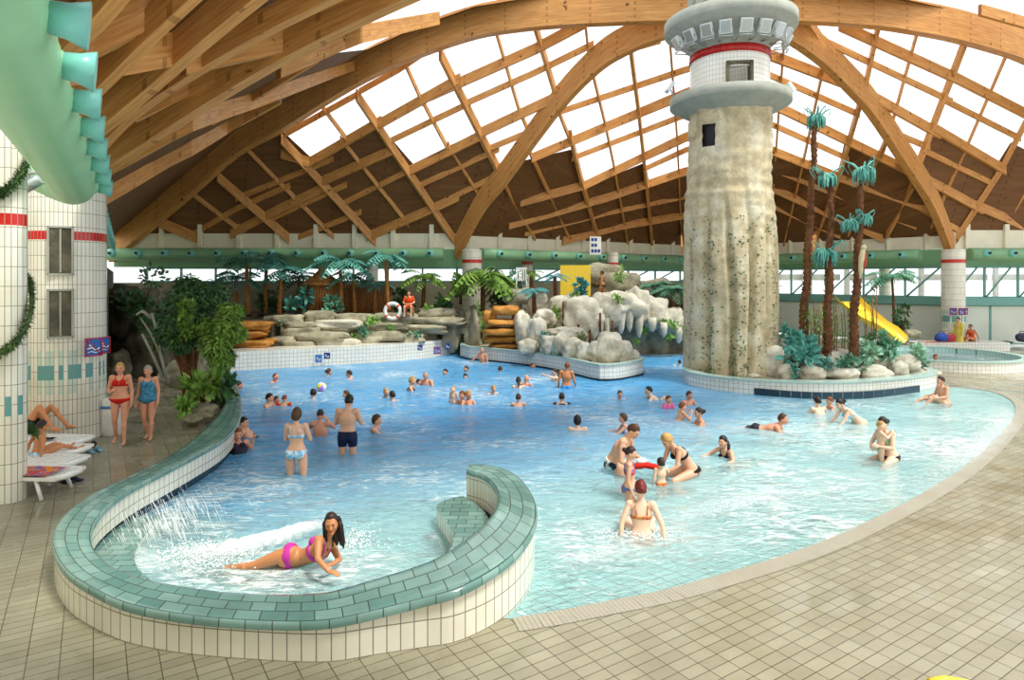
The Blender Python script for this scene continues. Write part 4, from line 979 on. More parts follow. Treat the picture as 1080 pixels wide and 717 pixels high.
# planted rock beside the left end of the low wall
for i, (x, y, w, h, Y, lb) in enumerate([(216, 434, 26, 16, 15.2, 'mottled rock beside the low wall under the red-leaved plant'), (234, 420, 20, 14, 16.2, 'grey rock touching the end of the low wall'), (207, 440, 22, 10, 15.0, 'flat dark stone on the deck next to the planted rock'), (183, 396, 20, 26, 18.5, 'rounded pale rock at the foot of the dark tree'), (172, 402, 16, 16, 18.2, 'small pale rock left of the tree trunk'), (213, 385, 16, 26, 18.8, 'mottled rock behind the tree trunks')]):
    rock(x, y, Y, w, h, 'rock_grey', lb, None, 240 + i, 'boulder', .9, .22, 4, .2)
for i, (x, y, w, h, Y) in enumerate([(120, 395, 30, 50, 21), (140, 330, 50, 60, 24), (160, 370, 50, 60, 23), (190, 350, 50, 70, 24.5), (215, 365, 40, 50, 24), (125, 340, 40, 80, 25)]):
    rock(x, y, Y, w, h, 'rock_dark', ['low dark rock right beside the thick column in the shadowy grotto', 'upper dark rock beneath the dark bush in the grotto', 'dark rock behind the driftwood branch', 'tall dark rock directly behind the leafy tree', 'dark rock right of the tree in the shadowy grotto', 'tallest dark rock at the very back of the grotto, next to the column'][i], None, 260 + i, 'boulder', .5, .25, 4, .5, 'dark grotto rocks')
for i, (x, y, w, h) in enumerate([(958, 370, 26, 14), (948, 358, 20, 16), (962, 352, 16, 10)]):
    rock(x, y, 30, w, h, 'rock_grey', ['flat', 'upright', 'topmost'][i] + ' brown rock beneath the shrub by the yellow slide', None, 270 + i, 'boulder', .8, .15, 3, .4)
# dry brown terrace behind the ledges
mb = MB(); a = P(245, 360, 31); mb.quad((-13, 29.4, 1.8), (-1, 31.5, 1.85), (-1, 32.8, 1.85), (-13, 32.8, 1.8)); mb.quad((-1, 30.8, 1.9), (7, 31.5, 1.9), (11, 41, 1.9), (-1, 32.8, 1.9))
struct(mb.build('floor_terrace', 'soil', recalc=False))

# ================================================================== PLANTS
def palm_crown(mb, c, n, ln, w, droop, rnd, lift=.7, step=9, mi=0):
    c = Vector(c)
    for k in range(n):
        a = 2 * pi * k / n + rnd.uniform(-.25, .25); el = rnd.uniform(.1, lift); L = ln * rnd.uniform(.8, 1.1)
        d = Vector((cos(a), sin(a), 0)); pts = []
        for i in range(step + 1):
            t = i / step; pts.append(c + d * (L * t * cos(el * (1 - .2 * t))) + Vector((0, 0, L * (sin(el) * t * 1.3 - droop * t * t))))
        for i in range(1, step + 1):
            p, q = pts[i - 1], pts[i]; dr = (q - p).normalized(); s = dr.cross(Vector((0, 0, 1))).normalized(); ww = w * sin(pi * min(1, (i / (step + 1)) * .85 + .12)) 
            for sg in (-1, 1): mb.leaf(p, dr * .55 + s * sg * 1.0 + Vector((0, 0, -.35)), Vector((0, 0, 1)), ww, (q - p).length * .95, mi)
        mb.tube(pts, [w * .035] * (step) + [w * .01], 4, False, mi)
def palm(px, pybase, pytop, Y, crown, label, leaf='leaf_teal', bark='bark_tan', tr=.09, n=11, droop=.75, seed=1, w=None, lift=.75, cat='palm', group=None):
    b = P(px, pybase, Y); t = P(px, pytop, Y); rnd = random.Random(seed); o = thing('palm_tree', label, cat, b, 0, group)
    mb = MB(); h = t.z - b.z; m = max(6, int(h / .12)); pts = [Vector((.06 * h * sin(i / m * 2 + seed) * .5, 0, h * i / m)) for i in range(m + 1)]
    mb.tube(pts, [tr * (1.15 - .35 * i / m) * (1 + .12 * (i % 2)) for i in range(m + 1)], 9); mb.build('trunk', bark, o, (0, 0, 0))
    mb = MB(); palm_crown(mb, pts[-1], n, crown, w or crown * .38, droop, rnd, lift); mb.build('fronds', leaf, o, (0, 0, 0)); return o
pl = [(262, 334, 276, 30.5, 1.7, 'dark teal-green palm, first behind the leafy tree', 'leaf_bluegreen'), (282, 332, 272, 31, 1.6, 'teal palm left of the bamboo hut with tall straight trunk', 'leaf_teal'), (296, 334, 286, 30, 1.3, 'short teal palm beside the hut', 'leaf_teal'), (248, 336, 292, 31, 1.4, 'low palm half hidden behind the leafy tree', 'leaf_teal'),
      (358, 330, 276, 30, 1.7, 'teal banana-leaved palm just right of the hut', 'leaf_teal'), (373, 330, 292, 30.5, 1.3, 'short broad palm between hut and lifeguard', 'leaf_bluegreen'), (409, 328, 270, 29.8, 1.3, 'bright teal palm with orange trunk by the lifebuoy', 'leaf_teal'), (316, 332, 292, 31.5, 1.2, 'small dark palm directly left of the hut', 'leaf_dark'), (396, 330, 300, 30.5, 1.0, 'low teal palm left of the lifebuoy', 'leaf_teal')]
for i, (x, y0, y1, Y, cr, lb, lf) in enumerate(pl): palm(x, y0, y1, Y, cr, lb, lf, seed=i + 3, n=11, droop=.8)
palm(446, 332, 292, 31, 1.3, 'feathery green palm right of the lifeguard', 'leaf_green', 'bark', seed=31, n=16)
palm(508, 335, 290, 30, 1.9, 'large drooping green palm in front of the column', 'leaf_green', 'bark', seed=32, n=20, droop=.95, tr=.11)
palm(563, 330, 306, 28.5, .75, 'small blue-green toy-like palm on the rocks, nearest the cascade', 'blue_leaf', 'bark', seed=33, n=9)
palm(586, 315, 292, 29.5, .75, 'small blue palm in front of the yellow wall', 'blue_leaf', 'bark', seed=34, n=9)
palm(561, 308, 288, 31, .7, 'thin green palm behind the white chair', 'leaf_green', 'bark', seed=35, n=9)
palm(690, 330, 302, 30.5, .9, 'dusky palm on the rocks left of the tower, the farther one', 'leaf_bluegreen', 'bark', seed=36, n=13)
palm(709, 332, 306, 30, 1.25, 'bushy dark-trunked palm beside the tower', 'leaf_bluegreen', 'bark', seed=37, n=16, tr=.12)
palm(719, 332, 304, 30.3, 1.0, 'palm half hidden by the tower edge', 'leaf_bluegreen', 'bark', seed=38, n=13)
palm(941, 350, 292, 31, 1.35, 'teal palm on a thin trunk in front of the glazed wall', 'leaf_bluegreen', 'bark', seed=39, n=12, tr=.06)
# tall hairy brown artificial palms beside the tower with drooping tufts
def tall_palm(px0, py0, px1, py1, Y, r, tufts, label, seed):
    b = P(px0, py0, Y); t = P(px1, py1, Y); o = thing('tall_palm', label, 'palm', b, 0, 'tall palms beside the tower'); rnd = random.Random(seed)
    d = t - b; m = int(d.length / .09); mb = MB(); pts = [d * (i / m) + Vector((.03 * sin(i * .3), 0, 0)) for i in range(m + 1)]
    mb.tube(pts, [r * (1.15 - .5 * i / m) * (1.18 if i % 2 else .9) for i in range(m + 1)], 10)
    for i in range(260):
        tt = rnd.random(); a = rnd.uniform(0, 2 * pi); p = d * tt + Vector((cos(a), sin(a), 0)) * r * (1.1 - .5 * tt); mb.leaf(p, Vector((cos(a) * .7, sin(a) * .7, 1)), Vector((cos(a), sin(a), 0)), .13, .05)
    mb.build('trunk', 'bark', o, (0, 0, 0))
    for (tx, ty, sz) in tufts:
        c = P(tx, ty, Y) - b; mb = MB(); k = Y / F * sz
        for i in range(70):
            a = rnd.uniform(0, 2 * pi); rr = rnd.uniform(.3, 1) * k; top = Vector((cos(a) * rr * .55, sin(a) * rr * .55, .45 * k * rnd.random())); L = rnd.uniform(.7, 1.25) * k
            q = [c + top * .2, c + top, c + top + Vector((cos(a) * .35 * k, sin(a) * .35 * k, -.25 * L)), c + top + Vector((cos(a) * .42 * k, sin(a) * .42 * k, -L))]
            mb.tube(q, [.035, .045, .03, .008], 4, False)
        for i in range(6):
            a = rnd.uniform(0, 2 * pi); q = [c + Vector((cos(a) * k * 1.5 * sin(t * 1.5), sin(a) * k * 1.5 * sin(t * 1.5), k * (1.1 * sin(t * 2.0)) )) for t in (0, .4, .8, 1.2, 1.6)]; mb.tube(q, [.03, .025, .02, .015, .006], 4, False)
        mb.build('frond_tuft', 'leaf_teal', o, (0, 0, 0))
tall_palm(846, 372, 860, 132, 21.0, .12, [(861, 126, 10)], 'tallest brown palm trunk right of the tower, one teal tuft near the skylights', 1)
tall_palm(872, 376, 877, 196, 20.6, .12, [(872, 188, 11), (871, 268, 13)], 'middle tall palm with two teal tufts, second from the tower', 2)
tall_palm(899, 378, 909, 190, 20.3, .12, [(910, 182, 13), (896, 236, 9), (912, 230, 8)], 'right tall palm carrying a wooden parrot figure', 3)
# carved parrot on the right palm
t = thing('parrot_figure', 'red and cream wooden parrot clinging to the right tall palm', 'ornament', P(908, 275, 20.0))
mb = MB(); k = 20 / F
mb.tube([Vector((.06, 0, .35)), Vector((.03, 0, .1)), Vector((0, 0, -.3)), Vector((-.03, 0, -.55))], [.07, .1, .08, .02], 8); mb.ball((.07, -.02, .42), .085, 10, 7); mb.build('body', plain('cream_paint', 'd8c9a0'), t, (0, 0, 0))
mb = MB(); mb.tube([Vector((.13, -.06, .25)), Vector((.08, -.07, -.1)), Vector((.04, -.05, -.35))], [.02, .06, .01], 6); mb.build('wing', plain('red_paint', 'c0402e'), t, (0, 0, 0))
def bush(px, py, Y, wpx, hpx, label, mat, n, leaf=.12, seed=0, trunk=None, name='shrub', cat='plant', up=.3, group=None, bark='bark', lw=.55):
    k = Y / F; b = P(px, py + hpx / 2, Y); rnd = random.Random(seed); o = thing(name, label, cat, b, 0, group); mb = MB(); rx, rz = wpx * k / 2, hpx * k / 2
    cl = [(rnd.uniform(-.7, .7), rnd.uniform(-.7, .7), rnd.uniform(-.75, .8)) for _ in range(max(4, n // 60))]
    for i in range(n):
        c = rnd.choice(cl); v = Vector((rnd.gauss(0, 1), rnd.gauss(0, 1), rnd.gauss(0, 1))).normalized() * rnd.uniform(.5, 1) * .42
        p = Vector(((c[0] + v.x) * rx, (c[1] + v.y) * rx * .8, rz + (c[2] + v.z) * rz))
        if p.z < .01: p.z = .02
        d = v.normalized() + Vector((rnd.uniform(-.5, .5), rnd.uniform(-.5, .5), rnd.uniform(-.5, .5) + up)); mb.leaf(p, d, v.normalized() + Vector((0, 0, .6)), leaf * rnd.uniform(.7, 1.3), leaf * lw)
    mb.build('foliage', mat, o, (0, 0, 0))
    mb = MB()
    for i in range(trunk or 3):
        c = cl[i % len(cl)]; mb.tube([Vector((rx * .12 * (i - 1), 0, 0)), Vector((rx * c[0] * .5, rx * c[1] * .3, rz * .9)), Vector((rx * c[0], rx * c[1] * .8, rz + c[2] * rz))], [rx * .05 + .012, rx * .03 + .008, .006], 6)
    mb.build('stem', bark, o, (0, 0, 0)); return o
# large leafy tree on the left deck
def leafy_tree(px, pyb, Y, blobs, label, mat, n, seed, name='leafy_tree', leaf=.15):
    b = P(px, pyb, Y); rnd = random.Random(seed); o = thing(name, label, 'tree', b); mb = MB(); tr = MB(); k = Y / F
    for (x, y, r, dy) in blobs:
        c = P(x, y, Y + dy) - b; R = r * k
        for i in range(n):
            v = Vector((rnd.gauss(0, 1), rnd.gauss(0, 1), rnd.gauss(0, .9))).normalized(); p = c + v * R * rnd.uniform(.55, 1.05)
            mb.leaf(p, v * .6 + Vector((rnd.uniform(-.6, .6), rnd.uniform(-.6, .6), -.55)), v, leaf * rnd.uniform(.7, 1.3), leaf * .42)
        q0 = Vector((rnd.uniform(-.1, .1), 0, 0)); q1 = Vector((c.x * .3, c.y * .3, c.z * .5)); tr.tube([q0, q1, c], [.11, .075, .03], 8)
    mb.build('foliage', mat, o, (0, 0, 0)); tr.build('trunk', 'bark', o, (0, 0, 0)); return o
leafy_tree(200, 425, 16.6, [(190, 318, 17, 0), (210, 312, 17, .3), (182, 340, 13, -.3), (205, 338, 18, 0), (190, 358, 13, -.2), (175, 352, 9, .1), (226, 310, 16, .5), (198, 300, 12, .3)], 'big leafy dark green tree standing on the deck left of the pool', 'leaf_dark', 620, 5)
leafy_tree(226, 418, 16.2, [(238, 345, 14, 0), (228, 362, 15, -.2), (244, 328, 11, .3), (234, 378, 12, -.1), (222, 345, 12, .2), (250, 350, 8, 0)], 'lighter green leafy tree leaning over the end of the low wall', 'leaf_green', 620, 6)
bush(192, 338, 16.2, 28, 46, 'yellow-green sprays hanging on the front of the dark tree', 'leaf_green', 520, .13, 77, name='shrub')
pb = [(300, 338, 27.4, 14, 9, 'grey green tuft at the left top of the slab ledge', 'leaf_pale', 70, .2), (322, 352, 27.2, 12, 9, 'small dark plant in a crack of the left slabs', 'leaf_bluegreen', 70, .18), (392, 338, 27.6, 14, 8, 'green cushion under the low teal palm', 'leaf_bright', 70, .18), (436, 352, 28, 12, 9, 'green tuft low on the slabs under the lifeguard', 'leaf_bluegreen', 60, .18), (384, 350, 27.4, 10, 10, 'trailing plant in the middle slabs', 'leaf_bluegreen', 60, .18),
      (214, 412, 15.3, 36, 24, 'broad-leaved plant on the planted rock by the low wall', 'leaf_green', 90, .34), (236, 410, 15.8, 26, 22, 'dark glossy plant drooping over the wall end', 'leaf_dark', 80, .3), (196, 428, 15, 20, 12, 'low green plant spilling on the deck', 'leaf_bright', 90, .2),
      (336, 318, 30.5, 30, 26, 'dark round shrub behind the hut roof', 'leaf_dark', 200, .3), (318, 316, 30, 26, 26, 'blue-green shrub at the left side of the hut', 'leaf_teal', 160, .35), (352, 322, 29.4, 26, 16, 'green shrub at the foot of the hut', 'leaf_bluegreen', 160, .25), (346, 334, 28.6, 14, 18, 'plant hanging over the ledge below the hut', 'leaf_bluegreen', 90, .22),
      (310, 346, 27.6, 16, 12, 'grey-green tuft growing in the slabs, left part', 'leaf_pale', 80, .2), (355, 352, 27.6, 13, 13, 'bright green tuft in the middle of the ledge', 'leaf_bright', 80, .2), (372, 358, 27.4, 16, 12, 'bright green fern on the lower slabs', 'leaf_bright', 80, .2), (366, 344, 27.8, 10, 7, 'small pale tuft above the fern', 'leaf_pale', 50, .16), (412, 346, 28, 9, 8, 'tuft below the lifebuoy', 'leaf_bright', 50, .16), (454, 328, 29.4, 14, 10, 'green tuft right of the lifeguard', 'leaf_bright', 80, .2),
      (466, 322, 30.4, 26, 26, 'dark bush behind the slanted slabs', 'leaf_dark', 200, .26), (486, 306, 30.6, 16, 30, 'tall narrow green shrub before the column', 'leaf_green', 180, .26), (530, 312, 31, 34, 26, 'dark bush beneath the large drooping palm', 'leaf_dark', 220, .26), (543, 300, 31.5, 20, 20, 'grey green bush left of the white chair', 'leaf_bluegreen', 120, .25),
      (508, 340, 29, 10, 34, 'ivy-like plant climbing the mottled rock', 'leaf_bright', 120, .18), (556, 340, 27.2, 12, 22, 'green plant at the edge of the white pillar', 'leaf_green', 90, .2), (586, 338, 27, 16, 26, 'thin leafy plant among the white rocks', 'leaf_green', 120, .18), (600, 316, 28.2, 18, 22, 'sparse shrub beside the rock bulge', 'leaf_green', 120, .18),
      (615, 305, 28.6, 18, 22, 'blue-green drooping plant over the outcrop', 'blue_leaf', 200, .24), (590, 368, 24.4, 10, 8, 'teal tuft between the peninsula boulders', 'leaf_teal', 60, .16), (574, 356, 25, 12, 8, 'teal tuft on the upper boulder', 'leaf_teal', 60, .16), (652, 316, 27.4, 12, 8, 'small green tuft on top of the outcrop', 'leaf_bright', 60, .16), (610, 360, 25.4, 12, 12, 'green reeds behind the boulder row', 'leaf_green', 60, .2),
      (700, 340, 28.4, 9, 8, 'round green clump on the right bulges', 'leaf_bright', 60, .16), (711, 342, 28.4, 9, 8, 'second green clump next to the first on the bulges', 'leaf_bright', 60, .16), (720, 350, 28.4, 7, 8, 'green clump nearest the tower', 'leaf_bright', 50, .16), (705, 357, 28.3, 8, 6, 'low green clump on the grotto face', 'leaf_bright', 50, .16), (680, 348, 28.2, 7, 9, 'green clump at the dark grotto mouth', 'leaf_bright', 50, .16), (672, 362, 28.2, 5, 5, 'tiny green clump near the grotto waterline', 'leaf_bright', 40, .14), (655, 290, 31, 10, 16, 'leafy sprig behind the climbing bather', 'leaf_bright', 70, .2),
      (842, 376, 20.2, 40, 26, 'spiky teal plant spreading over the boulders by the tower', 'leaf_teal', 130, .34), (850, 366, 20.6, 24, 24, 'upright teal plant at the foot of the tallest palm', 'leaf_teal', 90, .36), (838, 392, 19.9, 8, 10, 'small teal sprout beside the square boulder', 'leaf_teal', 40, .18), (834, 350, 21.4, 12, 24, 'dusty teal plant climbing the right side of the tower', 'leaf_teal', 70, .24),
      (918, 378, 20.2, 40, 26, 'white-flowered teal plant at the middle right of the island', 'leaf_pale', 260, .22), (936, 366, 20.8, 34, 24, 'leafy teal bush on the right of the island', 'leaf_bluegreen', 200, .26), (966, 376, 21, 18, 20, 'pale green plant at the right end of the island', 'leaf_pale', 120, .22), (893, 383, 20, 18, 9, 'low green plant across the boulders', 'leaf_bluegreen', 70, .2), (872, 384, 20, 12, 7, 'small teal cushion plant mid front', 'leaf_teal', 50, .2), (976, 384, 21, 10, 6, 'little red-flowered tuft on the last boulder', 'leaf_bluegreen', 40, .14),
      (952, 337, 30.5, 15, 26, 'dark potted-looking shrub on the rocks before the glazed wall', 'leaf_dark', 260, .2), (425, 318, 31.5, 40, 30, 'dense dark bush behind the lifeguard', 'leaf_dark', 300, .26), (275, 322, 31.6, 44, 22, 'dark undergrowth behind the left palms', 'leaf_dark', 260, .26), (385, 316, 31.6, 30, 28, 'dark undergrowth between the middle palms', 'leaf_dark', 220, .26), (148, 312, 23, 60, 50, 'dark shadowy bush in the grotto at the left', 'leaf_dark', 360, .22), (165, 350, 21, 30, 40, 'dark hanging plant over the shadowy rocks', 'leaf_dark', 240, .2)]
for i, (x, y, Y, w, h, lb, m, n, lf) in enumerate(pb): bush(x, y, Y, w, h, lb, m, n, lf, 300 + i)
# bamboo stems with thin leaves beside the palms
for j, (x0, lb) in enumerate([(858, 'bamboo clump between the left and middle tall palms'), (886, 'bamboo clump between the middle and right tall palms'), (916, 'sparse bamboo poles right of the tall palms')]):
    b = P(x0, 374, 20.9); o = thing('bamboo_clump', lb, 'bamboo', b); rnd = random.Random(j); mb, lf = MB(), MB()
    for i in range(9 if j < 2 else 5):
        x = rnd.uniform(-.3, .3); y = rnd.uniform(-.3, .3); h = rnd.uniform(1.2, 1.9) + (.5 if j == 2 else 0); mb.tube([(x, y, 0), (x + .05, y, h * .5), (x + rnd.uniform(-.1, .1), y, h)], [.02, .018, .01], 6)
        for k in range(26 if j < 2 else 8): z = rnd.uniform(.2, 1) * h; a = rnd.uniform(0, 6.28); lf.leaf((x, y, z), (cos(a), sin(a), -.5), (0, 0, 1), .22, .04)
    mb.build('stems', 'bamboo', o, (0, 0, 0)); lf.build('leaves', 'leaf_bright', o, (0, 0, 0))
# thin rusty poles with rope on the rocks
for i, (x, y0, y1, Y) in enumerate([(594, 356, 318, 27), (622, 368, 348, 25.6), (610, 358, 342, 26), (646, 370, 338, 26.5), (673, 300, 316, 29), (633, 330, 350, 26.8)]):
    mb = MB(); mb.tube([P(x, max(y0, y1), Y), P(x, min(y0, y1), Y)], .05, 7); o = mb.build('wooden_post', 'bark', None); tag(o, 'thin rust-brown post ' + ['standing left of the cream outcrop', 'low in front of the outcrop', 'short, among the reeds', 'in front of the stalactites', 'holding a rope on the grotto roof', 'between two stalactites'][i], 'post')
mb = MB(); a, b = P(628, 322, 28.6), P(673, 305, 29); mb.tube([a.lerp(b, t) - Vector((0, 0, .25 * sin(pi * t))) for t in (0, .2, .4, .6, .8, 1)], .02, 5); tag(mb.build('rope', 'concrete'), 'pale handrail rope sagging along the top of the outcrop', 'rope')

# ================================================================== HUT, SLIDES, SIGNS, SMALL THINGS
b = P(340, 332, 30.6); hut = thing('bamboo_hut', 'round brown bamboo hut with pointed roof on the terrace', 'hut', b)
mb = MB(); n = 40
for k in range(n): a = 2 * pi * k / n; mb.tube([(.72 * cos(a), .72 * sin(a), 0), (.72 * cos(a), .72 * sin(a), 1.52)], .055, 6)
mb.build('bamboo_wall', 'bamboo', hut, (0, 0, 0)); mb = MB(); mb.lathe([(.92, 1.42), (.9, 1.5), (.45, 1.85), (.06, 2.25), (0, 2.3)], seg=24); mb.build('roof', 'bark_tan', hut, (0, 0, 0))
b = P(383, 332, 31); h2 = thing('bamboo_screen', 'brown bamboo shelter wall behind the palms, right of the hut', 'screen', b); mb = MB()
for k in range(26): mb.tube([(-1.4 + k * .11, 0, 0), (-1.4 + k * .11, 0, 1.3)], .05, 6)
mb.build('bamboo_wall', 'bamboo', h2, (0, 0, 0)); mb = MB(); mb.box((0, 0, 1.38), (3.1, .5, .12)); mb.build('roof', 'bark_tan', h2, (0, 0, 0))
mb = MB(); a = P(591, 312, 31.5); c = P(623, 312, 31.5); w = c.x - a.x
mb.box((a.x + w / 2, 31.6, a.z + .75), (w, .15, 1.5)); o = mb.build('yellow_screen', 'yellow'); tag(o, 'yellow panel wall of the slide start above the rocks', 'panel')
# yellow slide on the right
sl = thing('water_slide', 'yellow open water slide curving down behind the tall palms', 'slide', P(935, 365, 28)); mb = MB()
path = catmull([P(893, 318, 30), P(905, 330, 29), P(922, 343, 28), P(938, 352, 27.4), P(950, 362, 27)], 8)
prof = [(-.55, .32), (-.5, .1), (-.3, 0), (.3, 0), (.5, .1), (.55, .32)]
for i, p in enumerate(path):
    d = path[min(i + 1, len(path) - 1)] - path[max(i - 1, 0)]; s = Vector((d.y, -d.x, 0)).normalized()
    for (u, z) in prof: mb.v.append(tuple(p + s * u + Vector((0, 0, z))))
for i in range(len(path) - 1):
    for k in range(5): mb.face((i * 6 + k, (i + 1) * 6 + k, (i + 1) * 6 + k + 1, i * 6 + k + 1), None, 0, True)
mb.build('chute', 'yellow', sl, recalc=False); mb = MB()
for i in (2, 12, 22): mb.tube([path[i], (path[i].x, path[i].y, 0)], .06, 8)
mb.build('support', 'concrete', sl)
def sign(c, w, h, R, label, base='1f5fb0', red=False, parentname='sign', symbol=True, seed=0):
    o = thing(parentname, label, 'sign', c); mb = MB(); mb.box((0, 0, 0), (w, .02, h), R); mb.build('plate', plain('sign_' + base, base, .4, .02), o, (0, 0, 0))
    if symbol:
        mb = MB(); mb.ball(R @ Vector((-.18 * w, -.016, .12 * h)), (.09 * w, .004, .09 * w), 10, 6, R)
        mb.tube([R @ Vector((x * w, -.016, z * h)) for x, z in ((-.36, -.08), (-.1, -.02), (.1, -.16), (.34, -.05))], w * .05, 5)
        mb.tube([R @ Vector((x * w, -.016, z * h)) for x, z in ((-.34, -.28), (-.12, -.22), (.1, -.3), (.34, -.24))], w * .03, 5); mb.build('pictogram', plain('sign_white', 'f2f4f6', .4, .01), o, (0, 0, 0))
    if red:
        mb = MB(); mb.tube([R @ Vector((-.4 * w, -.024, .4 * h)), R @ Vector((.4 * w, -.024, -.4 * h))], w * .035, 5)
        for p, q in (((-.46, -.46), (.46, -.46)), ((.46, -.46), (.46, .46)), ((.46, .46), (-.46, .46)), ((-.46, .46), (-.46, -.46))): mb.tube([R @ Vector((p[0] * w, -.02, p[1] * h)), R @ Vector((q[0] * w, -.02, q[1] * h))], w * .04, 5)
        mb.build('red_border', plain('sign_red', 'c8262b', .4, .02), o, (0, 0, 0))
    return o
I3 = Matrix.Identity(3)
R28 = Matrix.Rotation(radians(24), 3, 'Z'); R40 = Matrix.Rotation(radians(50), 3, 'Z')
sign(P(98.5, 366, 13.18), .32, .38, Matrix.Rotation(radians(52), 3, 'Z'), 'blue no-diving sign with red slash on the thick left column', red=True)
sign(P(110, 364, 13.62), .3, .36, Matrix.Rotation(radians(85), 3, 'Z'), 'second blue sign with red edge, wrapped round the right side of the thick column', red=True)
for (x, y, Y, w, h, red, lb, bs) in [(336, 378, 25.6, .26, .3, False, 'square pale blue pictogram sign under the rock slabs, larger of the left pair', '3d7fc8'), (345, 375, 25.8, .24, .24, False, 'small dark blue sign beside the larger one on the rear wall', '22408a'), (443, 366.5, 27.6, .2, .24, False, 'small dark blue sign left of the red-bordered one', '22408a'), (461, 369.5, 28.05, .3, .32, True, 'blue no-diving sign with red border on the rear pool wall', '3d7fc8'), (472, 365, 28.7, .2, .24, False, 'small dark blue sign in the corner of the rear wall', '22408a'), (245.5, 378, 24.6, .2, .22, True, 'tiny red and blue sign at the left end of the rear wall', '22408a')]:
    sign(P(x, y, Y - .35), w, h, I3, lb, bs, red)
for (x, lb) in ((1006, 'first blue sign on the far right column'), (998, 'left blue sign on the far right column'), (1014, 'right-hand blue sign on the far right column, half turned')):
    dx = (x - 1005) * .046; sign(Vector((21.9 + dx * .95, 32.0 - sqrt(.53 ** 2 - min(.5, abs(dx)) ** 2) - .02, 1.85)), .3, .34, Matrix.Rotation(dx * 1.6, 3, 'Z'), lb, red=True)
ib = thing('information_board', 'white hanging board with blue squares below the frieze', 'sign', P(628, 259, 34)); mb = MB(); mb.box((0, 0, 0), (.6, .08, .95)); mb.build('board', 'white_plastic', ib, (0, 0, 0))
for r_ in range(3):
    for c_ in range(2 if r_ < 2 else 3):
        mb = MB(); mb.box((-.16 + c_ * .17, -.045, .32 - r_ * .3), (.13, .02, .16)); mb.build('blue_field', plain('sign_22408a', '22408a'), ib, (0, 0, 0))
t = thing('lifebuoy', 'white lifebuoy with orange bands leaning beside the lifeguard', 'lifebuoy', P(414, 328, 28.2)); k = 8
mb = MB(); ring = [Vector((.33 * cos(a), .04 * sin(a) , .33 * sin(a))) for a in [2 * pi * i / 24 for i in range(25)]]; mb.tube(ring, .085, 10, False); mb.build('ring', 'white_plastic', t, (0, 0, 0))
for j in range(4):
    mb = MB(); a0 = j * pi / 2 + .6; mb.tube([Vector((.33 * cos(a0 + s), .04 * sin(a0 + s), .33 * sin(a0 + s))) for s in (0, .12, .24)], .09, 10); mb.build('band', plain('orange_band', 'e2532a'), t, (0, 0, 0))
# white garden chair on the rocks
gc = thing('garden_chair', 'white plastic garden chair on the rocks above the orange cascade', 'chair', P(550, 305, 30)); mb = MB(); mb.box((0, 0, .44), (.5, .5, .04)); mb.build('seat', 'white_plastic', gc, (0, 0, 0))
mb = MB()
for i in range(5): mb.box((-.2 + i * .1, .24, .72), (.05, .03, .5))
mb.box((0, .25, .98), (.5, .04, .08)); mb.build('backrest', 'white_plastic', gc, (0, 0, 0))
for sx in (-1, 1):
    mb = MB(); mb.tube([(sx * .25, .24, .68), (sx * .26, -.2, .66), (sx * .25, -.22, .44)], .025, 6); mb.build('armrest', 'white_plastic', gc, (0, 0, 0))
    for sy in (-1, 1): mb = MB(); mb.tube([(sx * .22, sy * .22, .43), (sx * .26, sy * .26, 0)], .025, 6); mb.build('leg', 'white_plastic', gc, (0, 0, 0))
# garland round the slim column
mb = MB(); g = thing('garland', 'green leafy garland wound loosely round the slim left column', 'garland', (-7.75, 9.95, 0)); pts = []
for i in range(240):
    a = -(i / 240 * 2 * pi * 2.0) + .9; z = 5.6 - i / 240 * 4.8; rr = .31 + .05 * sin(a * 1.5); pts.append(Vector((rr * cos(a), rr * sin(a), z + .12 * sin(a * 2))))
mb.tube(pts, .035, 6); mb.build('wire', 'garland_green', g, (0, 0, 0)); mb = MB(); rnd = random.Random(8)
for i in range(4200):
    p = pts[rnd.randrange(len(pts))]; v = Vector((rnd.gauss(0, 1), rnd.gauss(0, 1), rnd.gauss(0, 1))).normalized(); mb.leaf(p + v * .03, v, Vector((0, 0, 1)), rnd.uniform(.05, .1), .025)
mb.build('leaves', 'garland_green', g, (0, 0, 0))
# sun loungers at the left
def lounger(px, py, label, rz):
    c = G(px, py, .33); o = thing('sun_lounger', label, 'sun lounger', (c.x, c.y, 0), rz, 'white loungers behind the slim column'); mb = MB()
    L_, W_ = 1.9, .66
    for i in range(16): mb.box((-L_ / 2 + .08 + i * L_ / 16, 0, .335), (.07, W_ - .12, .025))
    for s in (-1, 1): mb.box((0, s * (W_ / 2 - .04), .33), (L_, .08, .055))
    mb.tube([(L_ / 2 - .05, -W_ / 2 + .04, .33), (L_ / 2 + .03, -W_ / 4, .33), (L_ / 2 + .05, 0, .33), (L_ / 2 + .03, W_ / 4, .33), (L_ / 2 - .05, W_ / 2 - .04, .33)], .045, 8); mb.build('bed', 'white_plastic', o, (0, 0, 0))
    for s in (-1, 1):
        for x in (-.6, .6): mb = MB(); mb.tube([(x, s * (W_ / 2 - .05), .32), (x + .12 * (1 if x > 0 else -1), s * (W_ / 2 - .02), 0)], .03, 7); mb.build('leg', 'white_plastic', o, (0, 0, 0))
    mb = MB(); mb.box((-.62, 0, .47), (.62, W_ - .1, .03), Matrix.Rotation(radians(25), 3, 'Y')); mb.build('backrest', 'white_plastic', o, (0, 0, 0)); return o
ra = radians(-4)
lounger(38, 463, 'white lounger touching the thick column, farthest of the four', ra); lounger(33, 473, 'second white lounger with dark clothes lying on it', ra); lounger(25, 485, 'third white lounger with the boy sitting on its edge', ra); lounger(15, 498, 'nearest white lounger with the orange and blue towel', ra)
